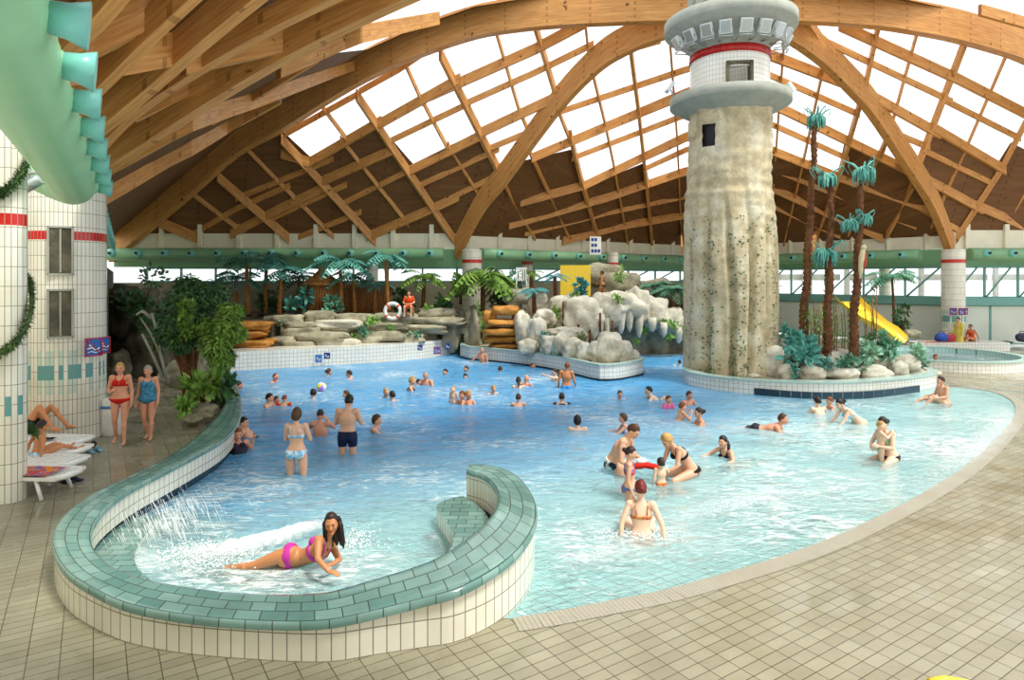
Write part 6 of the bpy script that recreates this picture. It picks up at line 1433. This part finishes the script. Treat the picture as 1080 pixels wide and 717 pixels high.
S_ = [
 # px, waterline, head top, facing, label, dict
 (290.7, 402.5, 393, RIGHT - .2, 'fair-haired man swimming by the rear wall with one arm stretched ahead', dict(J=swim(.25, .5), skin='skin_rosy', hair=('buzz', 'hair_auburn'))),
 (347, 396, 388, RIGHT + .8, 'dark-haired woman swimming close to the rear wall signs', dict(J=swim(), fem=True, hair=('bun', 'hair_brown'))),
 (368, 399, 389.8, LEFT, 'dark-haired man swimming left, nearest to the rock ledge signs', dict(J=swim(), hair=('short', 'hair_dark'))),
 (330.4, 419.5, 409.8, BACK + .3, 'swimmer with dark curly hair seen from behind below the beach ball', dict(J=swim(), hair=('curly', 'hair_black'))),
 (284.4, 428.6, 414, RIGHT, 'dark-haired man in profile beside two children with orange armbands', dict(J=crouch(), hair=('short', 'hair_black'))),
 (291.5, 426.5, 418.2, RIGHT - .3, 'small child with red armbands right next to the dark-haired man', dict(J=crouch(), s=.62, hair=('short', 'hair_brown'), suit=(('armbands', 'cloth_red'),), skin='skin_rosy', headscale=1.35)),
 (300, 427.5, 416.8, BACK, 'child with big orange armbands seen from behind, right of the pair', dict(J=crouch(elR=(.30, .0, 1.33), elL=(-.30, 0, 1.33)), s=.66, hair=('buzz', 'hair_auburn'), suit=(('armbands', 'cloth_orange'),), headscale=1.3)),
 (365, 422, 412, LEFT + .3, 'child half hidden behind the man in navy trunks', dict(J=crouch(), s=.7, hair=('short', 'hair_brown'), headscale=1.25)),
 (407.4, 419, 408.7, FRONT + .6, 'light brown-haired swimmer, left of a close pair', dict(J=swim(), hair=('short', 'hair_blond'))),
 (413.5, 422, 411.8, BACK + .8, 'dark-haired swimmer, right and nearer of a close pair', dict(J=swim(), hair=('short', 'hair_black'))),
 (397.4, 454, 436.5, RIGHT - .1, 'brown-haired girl in white and blue swimsuit with an arm stretched to the right', dict(J=crouch(elR=(.34, .22, 1.3), wrR=(.36, .48, 1.27), haR=(.36, .58, 1.25)), fem=True, hair=('bob', 'hair_brown'), suit=(('onepiece', 'cloth_white'),), vox=.010)),
 (435, 411.7, 397, RIGHT, 'blond woman in profile facing the bald man', dict(J=crouch(), fem=True, hair=('curly', 'hair_blond'), suit=(('top', 'cloth_dark'),))),
 (449, 406, 391.5, FRONT - .2, 'grey-haired broad man facing the camera beside the blond woman', dict(J=crouch(), fat=.4, hair=('buzz', 'hair_grey'), skin='skin_rosy')),
 (441.5, 406, 400, RIGHT, 'small dark-haired child between the blond woman and the grey-haired man', dict(J=crouch(), s=.6, hair=('short', 'hair_dark'), headscale=1.3)),
 (469.5, 395, 388.5, FRONT - .4, 'dark-haired woman swimming far back near the pool corner', dict(J=swim(), fem=True, hair=('bun', 'hair_dark'))),
 (491.7, 392, 385.3, FRONT - .7, 'dark-haired man far back below the orange cascade', dict(J=swim(), hair=('short', 'hair_brown'))),
 (490.8, 397.8, 393.6, FRONT, 'swimmer with only a dark head above the water in front of the far man', dict(J=swim(), hair=('short', 'hair_black'))),
 (527.5, 391.5, 385.3, BACK, 'brown-haired swimmer seen from behind beside the peninsula wall', dict(J=swim(), hair=('short', 'hair_brown'))),
 (478, 425.5, 408, FRONT - .5, 'fair toddler held high out of the water beside two adults', dict(J=dict(), s=.55, hair=('buzz', 'hair_blond'), skin='skin_pale', headscale=1.45)),
 (487.5, 426.5, 411.5, FRONT - .5, 'brown-haired adult close to the toddler, left of the couple', dict(J=crouch(), hair=('short', 'hair_auburn'), skin='skin_rosy')),
 (494, 426.5, 411, FRONT + .6, 'light-haired person pressed against the brown-haired adult', dict(J=crouch(), fem=True, hair=('short', 'hair_blond'), skin='skin_rosy')),
 (520.5, 415, 406, FRONT + .5, 'curly fair-haired child swimming alone in mid pool', dict(J=swim(), s=.85, hair=('curly', 'hair_blond'))),
 (546.7, 427.8, 414.5, BACK, 'boy with brown hair seen from behind in mid pool', dict(J=crouch(), s=.9, hair=('short', 'hair_brown'))),
 (546.7, 408.3, 396.8, BACK, 'person with a dark ponytail beside a bald man', dict(J=crouch(), fem=True, hair=('tail', 'hair_dark'), skin='skin_pale')),
 (555.5, 406, 394.8, BACK - .5, 'bald man with reddish head next to the ponytail swimmer', dict(J=crouch(), hair=('bald', ''), skin='skin_rosy', fat=.3)),
 (561.7, 387.8, 382.3, RIGHT - .1, 'swimmer lying along the dark foot of the peninsula wall with arm out', dict(J=swim(.2, .55), hair=('buzz', 'hair_auburn'), skin='skin_rosy')),
 (585, 401.5, 388.2, LEFT + .2, 'pale girl with a long dark ponytail raising her arms out of the water', dict(J=crouch(elL=(-.3, .2, 1.42), wrL=(-.2, .42, 1.5), haL=(-.15, .5, 1.52)), fem=True, hair=('tail', 'hair_dark'), skin='skin_pale', s=.95)),
 (592.5, 425.3, 413.6, BACK, 'swimmer in a dark top seen from behind, mid pool', dict(J=swim(), hair=('short', 'hair_dark'), suit=(('shirt', 'cloth_dark'),))),
 (653.8, 421, 411.2, FRONT + .1, 'brown-haired boy facing the camera in mid pool', dict(J=swim(), s=.9, hair=('short', 'hair_brown'))),
 (684, 420.5, 406.8, LEFT, 'dark-haired man leaning forward to the left in the water', dict(J=swim(che=(0, -.12, 1.3), pel=(0, -.4, 1.25), hiL=(-.1, -.45, 1.22), hiR=(.1, -.45, 1.22)), hair=('short', 'hair_black'), skin='skin_pale')),
 (705, 431, 417.5, FRONT + .3, 'little girl in a bright pink suit held by a boy', dict(J=crouch(), fem=True, s=.7, hair=('short', 'hair_brown'), suit=(('shirt', 'cloth_brightpink'),), headscale=1.25)),
 (727, 427, 411.8, FRONT + .5, 'boy leaning and reaching down toward the girl in pink', dict(J=crouch(elR=(.32, .2, 1.2), wrR=(.30, .42, 1.1), haR=(.3, .5, 1.08)), s=.95, hair=('short', 'hair_brown'), skin='skin_rosy')),
 (719.8, 443, 424.4, RIGHT + .2, 'small blond child with raised hands facing the woman with the bun', dict(J=crouch(elR=(.2, .2, 1.15), wrR=(.12, .3, 1.35), haR=(.1, .33, 1.43), elL=(-.2, .2, 1.15), wrL=(-.12, .3, 1.35), haL=(-.1, .33, 1.43)), s=.72, hair=('short', 'hair_auburn'), headscale=1.2)),
 (737, 447, 429, LEFT, 'woman with a dark hair bun and dark straps facing left', dict(J=crouch(), fem=True, hair=('bun', 'hair_dark'), suit=(('top', 'cloth_redpattern'),))),
 (609, 453, 437.2, BACK, 'dark-haired swimmer seen from behind inside a pale swim ring', dict(J=crouch(), fat=.3, hair=('bob', 'hair_black'), skin='skin_pale', suit=(('ring', 'cloth_white'),))),
 (657, 456, 435.3, LEFT, 'thin girl with wet brown hair holding a hand out to the left', dict(J=crouch(elL=(-.2, .2, 1.18), wrL=(-.15, .45, 1.16), haL=(-.12, .54, 1.16)), fem=True, s=.85, hair=('bob', 'hair_brown'), suit=(('onepiece', 'cloth_white'),), vox=.010)),
 (716.7, 384.5, 379, BACK, 'far child with yellow armbands between peninsula and tower', dict(J=swim(elR=(.34, .0, 1.40), elL=(-.34, 0, 1.40)), s=.8, hair=('short', 'hair_dark'), suit=(('armbands', 'yellow'),))),
 (862, 435.5, 417.6, BACK + .2, 'dark-haired person seen from behind in front of the island, leftmost of three', dict(J=crouch(), hair=('short', 'hair_dark'), skin='skin_pale')),
 (875, 431, 418, LEFT, 'brown-haired girl in profile in front of the island, middle of three', dict(J=crouch(), fem=True, s=.85, hair=('short', 'hair_auburn'), suit=(('top', 'cloth_redpattern'),))),
 (252.5, 410, 402, RIGHT, 'swimmer mostly hidden behind the far end of the low curved wall', dict(J=swim(.2, .55), hair=('short', 'hair_brown'), skin='skin_rosy')),
]
for (px, py, yt, rz, lb, k) in S_:
    place(px, py, yt, k.pop('J'), lb, rz, face=(rz not in (BACK,)), vox=k.pop('vox', .014), **k)
# standing and wading people
arm_front = dict(elL=(-.25, .08, 1.14), wrL=(-.14, .30, 1.16), haL=(-.06, .34, 1.18), elR=(.25, .08, 1.14), wrR=(.14, .30, 1.16), haR=(.06, .34, 1.18))
place(313, 500, 429.2, dict(arm_front, hiL=(-.1, 0, .91), hiR=(.1, 0, .91), knL=(-.11, .02, .5), knR=(.13, .0, .5), anR=(.17, .03, .08), toR=(.2, .18, .03)), 'woman in pale blue bikini wading with her back turned, arms folded in front', BACK, fem=True, hair=('bob', 'hair_brown'), skin='skin_fair', suit=(('brief', 'cloth_lightblue'), ('top', 'cloth_lightblue')), vox=.009, face=False)
place(368.5, 478, 415, dict(arm_front, hea=(.03, .03, 1.6)), 'tall man in navy trunks standing with his back to the camera', BACK, hair=('short', 'hair_black'), suit=(('trunks', 'cloth_navy'),), vox=.009, face=False, s=1.03)
place(338, 459, 430.7, dict(pel=(0, -.02, .95), elL=(-.26, .15, 1.28), wrL=(-.10, .22, 1.42), haL=(-.05, .2, 1.5), elR=(.26, .15, 1.28), wrR=(.10, .22, 1.42), haR=(.05, .2, 1.5)), 'broad man up to his chest in water, back turned, hands at his face', BACK, fat=.3, hair=('buzz', 'hair_dark'), skin='skin_rosy', vox=.010, face=False)
place(508.5, 382, 365.8, dict(elR=(.36, .1, 1.2), wrR=(.55, .2, 1.05), haR=(.63, .22, 1.0)), 'bald man standing by the corner of the rear pool wall, arm to the right', FRONT - .6 + pi * 0, hair=('buzz', 'hair_grey'), skin='skin_rosy', vox=.014)
place(598.5, 408.5, 381.5, dict(hea=(.03, .03, 1.6), elR=(.25, .02, 1.1), wrR=(.27, .2, .98), haR=(.27, .28, .96)), 'tan man standing with his back turned in bright blue trunks beside the peninsula', BACK - .2, hair=('short', 'hair_auburn'), skin='skin_tan', suit=(('brief', 'cloth_blue'),), vox=.010, face=False)
# leaning pair by the left wall
recl = dict(pel=(0, .30, 1.12), wai=(0, .22, 1.16), che=(0, .10, 1.25), nec=(0, 0, 1.38), hea=(0, .02, 1.54), hiL=(-.1, .36, 1.1), hiR=(.1, .36, 1.1), knL=(-.12, .78, 1.08), knR=(.12, .78, 1.1), anL=(-.12, 1.18, 1.12), anR=(.12, 1.18, 1.14), toL=(-.12, 1.32, 1.16), toR=(.12, 1.32, 1.18),
            shL=(-.18, 0, 1.34), shR=(.18, 0, 1.34), elL=(-.28, -.1, 1.16), wrL=(-.34, -.1, 1.36), haL=(-.36, -.12, 1.44), elR=(.28, -.1, 1.16), wrR=(.34, -.1, 1.3), haR=(.36, -.08, 1.36))
place(257, 460, 439, recl, 'dark-haired man leaning against the low wall with legs floating to the right', RIGHT - .1, hair=('short', 'hair_dark'), skin='skin_fair', suit=(('trunks', 'cloth_dark'),), vox=.011)
place(251, 475.5, 450.8, dict(recl, pel=(0, .15, 1.05), hiL=(-.1, .18, 1.0), hiR=(.1, .18, 1.0), knL=(-.12, .5, .98), knR=(.12, .5, .98), anL=(-.12, .8, .8), anR=(.12, .8, .8), toL=(-.12, .95, .8), toR=(.12, .95, .8)), 'older woman with short red hair leaning on the low wall, facing the camera', FRONT + .5, fem=True, fat=.5, hair=('short', 'hair_auburn'), skin='skin_rosy', suit=(('onepiece', 'cloth_dark'),), vox=.010)
# family group right of centre
place(659, 499, 444.8, dict(pel=(0, -.12, .96), wai=(0, -.06, 1.1), che=(0, .02, 1.26), nec=(0, .12, 1.42), hea=(0, .22, 1.55), shL=(-.19, .09, 1.37), shR=(.19, .09, 1.37), elL=(-.28, .10, 1.08), wrL=(-.16, .34, 1.02), haL=(-.08, .41, 1.02), elR=(.28, .10, 1.08), wrR=(.16, .34, 1.0), haR=(.08, .41, 1.0)), 'big man looking down at a red float, in black and white trunks', RIGHT - .5, fat=.6, look=(0, .8, -.6), hair=('short', 'hair_brown'), suit=(('trunks', 'cloth_bw'),), vox=.009, s=1.05, headoff=.3)
place(665, 526, 470, dict(), 'girl in a striped red bikini with her hair up, standing beside the big man', RIGHT - .2, fem=True, hair=('bun', 'hair_dark'), suit=(('top', 'cloth_stripe'), ('brief', 'cloth_stripe')), vox=.009, s=.83, look=(0, 1, -.25))
kneel = dict(pel=(0, -.18, .62), wai=(0, -.10, .76), che=(0, .03, .92), nec=(0, .17, 1.05), hea=(0, .29, 1.17), shL=(-.17, .14, 1.02), shR=(.17, .14, 1.02), elL=(-.22, .22, .76), wrL=(-.16, .40, .66), haL=(-.13, .48, .64), elR=(.22, .22, .76), wrR=(.16, .36, .66), haR=(.12, .44, .64),
             hiL=(-.1, -.16, .58), hiR=(.1, -.16, .58), knL=(-.16, .26, .50), knR=(.16, .26, .52), anL=(-.14, .02, .18), anR=(.14, .02, .18), toL=(-.15, -.1, .1), toR=(.15, -.1, .1))
place(711, 503, 455.7, kneel, 'woman with short blond hair and black bikini crouching toward a toddler', LEFT + .35, fem=True, hair=('curly', 'hair_blond'), suit=(('top', 'cloth_black'), ('brief', 'cloth_black')), vox=.009, look=(0, .75, -.6), headoff=.5)
place(697, 511, 484, dict(elR=(.3, .15, 1.25), wrR=(.35, .3, 1.2), haR=(.36, .38, 1.2)), 'toddler seen from behind between the crouching woman and the big man', BACK + .1, s=.52, hair=('short', 'hair_dark'), skin='skin_pale', suit=(('brief', 'cloth_redpattern'),), vox=.012, face=False, headscale=1.5)
sit = dict(pel=(0, 0, .12), wai=(0, .02, .27), che=(0, .05, .44), nec=(0, .06, .61), hea=(0, .10, .77), shL=(-.18, .04, .56), shR=(.18, .04, .56), elL=(-.30, -.04, .33), wrL=(-.32, -.10, .10), haL=(-.33, -.08, .02), elR=(.30, -.04, .33), wrR=(.34, -.10, .10), haR=(.35, -.08, .02),
           hiL=(-.1, .04, .1), hiR=(.1, .04, .1), knL=(-.18, .46, .22), knR=(.18, .46, .22), anL=(-.2, .82, .06), anR=(.2, .82, .06), toL=(-.22, .94, .14), toR=(.22, .94, .14))
place(676.5, 563, 507.4, sit, 'woman with dark red hair sitting in the shallows, back to the camera', BACK - .1, fem=True, hair=('bun', 'hair_red'), suit=(('top', 'cloth_redpattern'), ('brief', 'cloth_redpattern')), vox=.009, face=False, headoff=0.0, skin='skin_pale')
# others on the right
place(762.5, 482, 458.7, swim(), 'dark-haired girl with a side braid drifting left in pale water', LEFT + .6, fem=True, hair=('side', 'hair_black'), suit=(('top', 'cloth_black'),), vox=.010, s=.95)
prone = dict(pel=(0, -.55, 1.24), wai=(0, -.40, 1.26), che=(0, -.22, 1.31), nec=(0, -.06, 1.42), hea=(0, .0, 1.56), hiL=(-.1, -.62, 1.22), hiR=(.1, -.62, 1.22), knL=(-.1, -1.05, 1.2), knR=(.1, -1.05, 1.2), anL=(-.1, -1.45, 1.2), anR=(.1, -1.45, 1.2), toL=(-.1, -1.6, 1.2), toR=(.1, -1.6, 1.2),
             shL=(-.18, -.1, 1.35), shR=(.18, -.1, 1.35), elL=(-.26, .02, 1.14), wrL=(-.3, .26, 1.12), haL=(-.3, .35, 1.12), elR=(.26, .02, 1.14), wrR=(.3, .26, 1.12), haR=(.3, .35, 1.12))
place(826, 454, 435.5, prone, 'man propped on his arms with his legs stretched to the left in shallow water', RIGHT - .5, look=(.0, 1, 0), hair=('short', 'hair_brown'), skin='skin_rosy', suit=(('trunks', 'cloth_dark'),), vox=.010)
place(889, 446.5, 419.8, dict(pel=(0, -.28, .92), wai=(0, -.18, 1.03), che=(0, -.04, 1.14), nec=(0, .1, 1.25), hea=(0, .2, 1.38), shL=(-.17, .07, 1.22), shR=(.17, .07, 1.22), elL=(-.2, .2, 1.0), wrL=(-.2, .35, .85), haL=(-.2, .42, .8), elR=(.2, .2, 1.0), wrR=(.2, .35, .85), haR=(.2, .42, .8), hiL=(-.1, -.28, .88), hiR=(.1, -.28, .88), knL=(-.12, 0, .55), knR=(.12, 0, .55), anL=(-.12, -.2, .2), anR=(.12, -.2, .2), toL=(-.12, -.05, .15), toR=(.12, -.05, .15)),
      'woman with pinned dark hair bending forward to the left, rightmost of three', LEFT + .1, fem=True, hair=('bun', 'hair_black'), suit=(('top', 'cloth_lightblue'),), vox=.010, skin='skin_pale', look=(0, .9, -.35), headoff=.6)
kn2 = dict(pel=(0, -.05, .30), wai=(0, -.02, .45), che=(0, .03, .62), nec=(0, .08, .79), hea=(0, .14, .94), shL=(-.17, .06, .74), shR=(.17, .06, .74), elL=(-.25, .16, .50), wrL=(-.10, .32, .52), haL=(-.02, .36, .54), elR=(.25, .16, .50), wrR=(.12, .32, .46), haR=(.03, .36, .46),
           hiL=(-.1, -.02, .26), hiR=(.1, -.02, .26), knL=(-.2, .42, .12), knR=(.2, .40, .12), anL=(-.16, .06, .05), anR=(.16, .04, .05), toL=(-.16, -.1, .02), toR=(.16, -.1, .02))
w = place(934, 484, 438.5, kn2, 'dark-haired woman kneeling in the shallows hugging a small child', LEFT + .4, fem=True, hair=('bun', 'hair_black'), suit=(('top', 'cloth_aqua'), ('brief', 'cloth_dark')), vox=.010, skin='skin_pale', headoff=.4)
place(929.5, 485, 444, dict(elL=(-.2, .16, 1.25), wrL=(-.08, .28, 1.38), haL=(-.04, .3, 1.46), elR=(.2, .16, 1.25), wrR=(.08, .28, 1.38), haR=(.04, .3, 1.46)), 'small child in bright patterned trunks held by the kneeling woman', RIGHT - .4, s=.62, hair=('buzz', 'hair_blond'), suit=(('brief', 'cloth_aqua'),), vox=.011, skin='skin_pale', headscale=1.3)
place(996, 424, 396.2, dict(sit, elL=(-.24, .1, .34), wrL=(-.2, .34, .3), haL=(-.18, .42, .3), elR=(.24, .1, .34), wrR=(.2, .34, .3), haR=(.18, .42, .3), knL=(-.14, .40, .34), knR=(.16, .44, .24), anL=(-.14, .66, .06), toL=(-.14, .8, .06)), 'man sitting at the far edge of the shallows facing left, knees drawn up', LEFT, hair=('short', 'hair_dark'), suit=(('brief', 'cloth_redpattern'),), vox=.010, headoff=0)
# women walking on the deck
g = G(127, 467.5); person('blond older woman in a red bikini walking on the deck', g, FRONT + .25, dict(knL=(-.09, .06, .5), anL=(-.10, .10, .08), toL=(-.13, .25, .03), knR=(.1, .03, .5), anR=(.11, -.12, .10), toR=(.13, .02, .03), elR=(.25, 0, 1.12), wrR=(.15, .2, 1.12), haR=(.10, .25, 1.16)), fem=True, fat=.35, hair=('short', 'hair_blond'), skin='skin_rosy', suit=(('top', 'cloth_red'), ('brief', 'cloth_red')), vox=.008, s=.985)
g = G(156.5, 463.5); person('grey-haired woman in a blue patterned one-piece swimsuit walking beside her', g, FRONT + .15, dict(knL=(-.09, .06, .5), anL=(-.08, .06, .08), toL=(-.1, .2, .03), knR=(.09, .02, .5), anR=(.06, -.14, .1), toR=(.08, 0, .03)), fem=True, fat=.55, hair=('curly', 'hair_grey'), skin='skin_rosy', suit=(('onepiece', 'cloth_blue_print'),), vox=.008, s=.92)
g = G(156.5, 463.5)
for sx in (-.1, .08): pass
# lifeguard, climber, robe wearer, sunbather, boy and reclining man
seat = dict(pel=(0, 0, .48), wai=(0, .02, .62), che=(0, .05, .79), nec=(0, .06, .96), hea=(0, .09, 1.12), shL=(-.18, .05, .91), shR=(.18, .05, .91), elL=(-.26, .1, .66), wrL=(-.14, .34, .60), haL=(-.06, .38, .6), elR=(.26, .1, .66), wrR=(.14, .34, .60), haR=(.06, .38, .6),
            hiL=(-.1, .04, .46), hiR=(.1, .04, .46), knL=(-.16, .44, .48), knR=(.16, .44, .48), anL=(-.15, .42, .08), anR=(.15, .42, .08), toL=(-.17, .56, .03), toR=(.17, .56, .03))
b = P(431.5, 333.5, 28.3); person('lifeguard in orange shirt and shorts sitting on the rock ledge', (b.x, b.y, b.z), FRONT, seat, hair=('short', 'hair_brown'), suit=(('shirt', 'cloth_orange'), ('shorts', 'cloth_orange')), vox=.012, s=.92)
t = thing('stool', 'low wooden seat under the lifeguard', 'stool', (b.x, b.y + .06, b.z)); mb = MB(); mb.box((0, 0, .36), (.4, .36, .05)); mb.build('seat', 'wood', t, (0, 0, 0))
for sx in (-1, 1):
    for sy in (-1, 1): mb = MB(); mb.tube([(sx * .15, sy * .14, .35), (sx * .17, sy * .15, 0)], .022, 6); mb.build('leg', 'wood', t, (0, 0, 0))
b = P(635.5, 320, 29.6); person('tanned woman in a dark bikini stepping along the top of the outcrop', b, LEFT - .5, dict(knL=(-.1, .2, .56), anL=(-.1, .22, .12), toL=(-.1, .37, .08), knR=(.1, .0, .5), anR=(.1, -.25, .06), toR=(.1, -.1, .03), elR=(.3, .15, 1.2), wrR=(.4, .35, 1.05), haR=(.42, .43, 1.02)), fem=True, hair=('short', 'hair_dark'), skin='skin_tan', suit=(('brief', 'cloth_dark'), ('top', 'cloth_dark')), vox=.013, s=.88)
b = P(1011, 366.5, 31.0); person('person wrapped in a yellow bathrobe standing beyond the round pool', (b.x, b.y, 0), LEFT + .3, dict(), fem=True, hair=('short', 'hair_dark'), suit=(('robe', 'cloth_yellow'),), vox=.014, s=.93)
b = P(1031, 366, 31.0); person('sunbather sitting on a yellow towel at the right', (b.x, 31.4, .40), LEFT + .4, dict(sit), fem=True, hair=('short', 'hair_brown'), skin='skin_tan', suit=(('onepiece', 'cloth_orange'),), vox=.014, s=.95)
b = G(40, 478, .36); person('dark-haired child in blue trunks sitting on the third lounger, back turned', (b.x, b.y, .28), -.5, dict(sit), hair=('short', 'hair_dark'), skin='skin_tan', suit=(('brief', 'cloth_lightblue'),), vox=.010, s=.72, face=False, headscale=1.15)
b = G(30, 458, .36); person('person lying on the farthest lounger with knees bent, torso behind the slim column', (b.x, b.y + .1, .40), RIGHT + .1, dict(pel=(0, -.1, .1), wai=(0, -.25, .1), che=(0, -.43, .13), nec=(0, -.62, .17), hea=(0, -.78, .22), shL=(-.18, -.55, .14), shR=(.18, -.55, .14), elL=(-.26, -.3, .08), wrL=(-.24, -.05, .06), haL=(-.24, .03, .05), elR=(.26, -.3, .08), wrR=(.24, -.05, .06), haR=(.24, .03, .05), hiL=(-.1, -.05, .1), hiR=(.1, -.05, .1), knL=(-.12, .28, .46), knR=(.12, .2, .5), anL=(-.12, .60, .06), anR=(.12, .46, .06), toL=(-.12, .76, .04), toR=(.12, .62, .04), hup=(0, -.3, 1)), skin='skin_tan', suit=(('trunks', 'cloth_black'),), vox=.010, look=(0, .6, .8))
b = P(1000, 0, 27).x
person('swimmer with reddish head inside the round pool', (XY(986, 25.4)[0], 25.4, -1.22), FRONT, swim(), hair=('short', 'hair_auburn'), skin='skin_rosy', vox=.015)
# red float in the big man's hands
c = P(680, 492, 11.0); t = thing('red_float', 'bright red inflatable float held by the big man', 'float', c); mb = MB(); mb.tube([(-.24, 0, 0), (-.2, 0, 0), (0, 0, .03), (.2, -.04, 0), (.24, -.04, -.02)], [.03, .07, .075, .07, .03], 12, flat=.7); mb.build('float_body', 'cloth_red', t, (0, 0, 0)); mb = MB(); mb.ball((-.05, .03, .09), (.1, .07, .05), 12, 8); mb.build('white_cushion', 'white_plastic', t, (0, 0, 0))
# main figure: woman in pink bikini lying on her side in the shallow foam
def W_(x, y, Y): return P(x, y, Y)
lady = {}
O = P(315, 590, 7.75); 
def L_(x, y, Y): return tuple(P(x, y, Y) - O)
lady = dict(toL=L_(219, 605, 7.66), anL=L_(236, 600, 7.68), knL=L_(269, 596, 7.62), hiL=L_(305, 583, 7.62), toR=L_(228, 607, 7.80), anR=L_(243, 603, 7.82), knR=L_(275, 600, 7.75), hiR=L_(307, 592, 7.78),
            pel=L_(307, 587, 7.70), wai=L_(321, 587, 7.68), che=L_(337, 580, 7.62), nec=L_(346, 567, 7.60), hea=L_(350, 552, 7.54),
            shL=L_(336, 569, 7.45), elL=L_(335, 589, 7.30), wrL=L_(346, 602, 7.20), haL=L_(353, 604, 7.17), shR=L_(350, 575, 7.78), elR=L_(358, 590, 7.70), wrR=L_(352, 594, 7.45), haR=L_(346, 596, 7.38))
lady['hup'] = (-.12, 0, 1)
person('woman with long dark wet hair in a pink bikini lying in the foaming shallows', O, 0, lady, look=(.12, -1, -.12), fem=True, skin='skin_tan', hair=('long', 'hair_dark'), suit=(('top', 'cloth_pink'), ('brief_full', 'cloth_pink')), raw=True, vox=.0065, s=1.0, curl=.2, palm={-1: (0, 0, -1), 1: (0, 0, -1)})
finish_people()

# ================================================================== SPLASHES
plain('foam_white', 'f4fbfb', .6, .02)
def splash(c, rx, ry, rz, n, seed, label, streak=None, size=.012, name='water_spray'):
    rnd = random.Random(seed); mb = MB()
    for i in range(n):
        x, y = rnd.gauss(0, .5), rnd.gauss(0, .5); z = abs(rnd.gauss(0, .45)) * max(.1, 1 - .3 * (x * x + y * y)); p = Vector(c) + Vector((x * rx, y * ry, z * rz)); r = size * rnd.uniform(.4, 1.5) * (1.3 - min(1, z))
        if streak: d = Vector(streak) * rnd.uniform(.5, 1.4); mb.tube([p, p + d * .5, p + d], [r * .35, r * .5, r * .2], 4)
        else: mb.ball(p, (r * 1.2, r * 1.2, r), 5, 4)
    o = mb.build(name, 'foam_white'); o['kind'] = 'stuff'; o['label'] = label; o['category'] = 'splash'; return o
def foam_ridge(pts, w, h, seed, label, n=900, base=None):
    """a crest of churned white water along a line"""
    rnd = random.Random(seed); P3 = resample(smooth(pts, 2), .04); mb = MB(); NU, NV = len(P3) - 1, 22; den = []
    def fn(a, b):
        i = min(NU, int(round(a * NU))); p = P3[i]; q = P3[min(i + 1, NU)] - P3[max(i - 1, 0)]; nn = Vector((-q.y, q.x, 0)).normalized(); u = b * 2 - 1; e = sin(pi * min(1, max(0, a))) ** .4
        pr_ = max(0, 1 - u * u) * e; den.append(min(1.1, pr_ * 1.5 - .25) if n > 2000 else pr_ * .62 - .06)
        z = h * pr_ * (.75 + .6 * noise.noise(Vector((p.x * 5, u * 2, seed)))) + .35 * h * pr_ * noise.noise(Vector((p.x * 19, u * 7, seed)))
        return p + nn * (u * w * 1.3 + .25 * w * noise.noise(Vector((p.x * 3, 0, seed)))) + Vector((0, 0, z + .004))
    mb.grid(fn, NU, NV)
    o = mb.build('foam_crest', 'sea_foam', recalc=False); a_ = o.data.attributes.new('foam_amount', 'FLOAT', 'POINT'); a_.data.foreach_set('value', den[:len(o.data.vertices)]); o['kind'] = 'stuff'; o['label'] = label; o['category'] = 'foam'; return o
foam_ridge([G(185, 590), G(225, 588), G(262, 580), G(290, 572), G(320, 562), G(352, 552)], .24, .17, 3, 'churned white foam crest breaking behind the lying woman', 7000)
splash(G(215, 590) + Vector((0, 0, .02)), .55, .35, .22, 1500, 4, 'fine white spray around the feet of the lying woman', size=.007)
splash(G(372, 572), .35, .4, .2, 500, 5, 'white spray behind the head of the lying woman', size=.007)
splash(G(175, 560) + Vector((0, 0, .1)), .5, .6, .55, 420, 6, 'slanting streaks of falling water inside the left bend', (.08, -.04, -.12), .005)
splash(G(675, 562), .45, .2, .08, 500, 7, 'white spray around the red-haired woman', size=.007)
foam_ridge([G(575, 603), G(605, 596), G(640, 582), G(690, 572)], .28, .04, 8, 'low rolling foam in the shallows beside the hook of the wall', 1500)
foam_ridge([G(690, 560), G(740, 540), G(790, 528), G(850, 515)], .4, .03, 11, 'long low streak of foam rolling toward the beach', 10)
foam_ridge([G(1055, 425), G(1062, 440), G(1045, 462), G(1000, 495), G(950, 522)], .35, .02, 12, 'thin foam washing along the far right edge of the beach', 10)
foam_ridge([G(120, 575), G(140, 585), G(170, 598), G(215, 607)], .2, .05, 13, 'foam swirling over the seat in the left bend', 10)
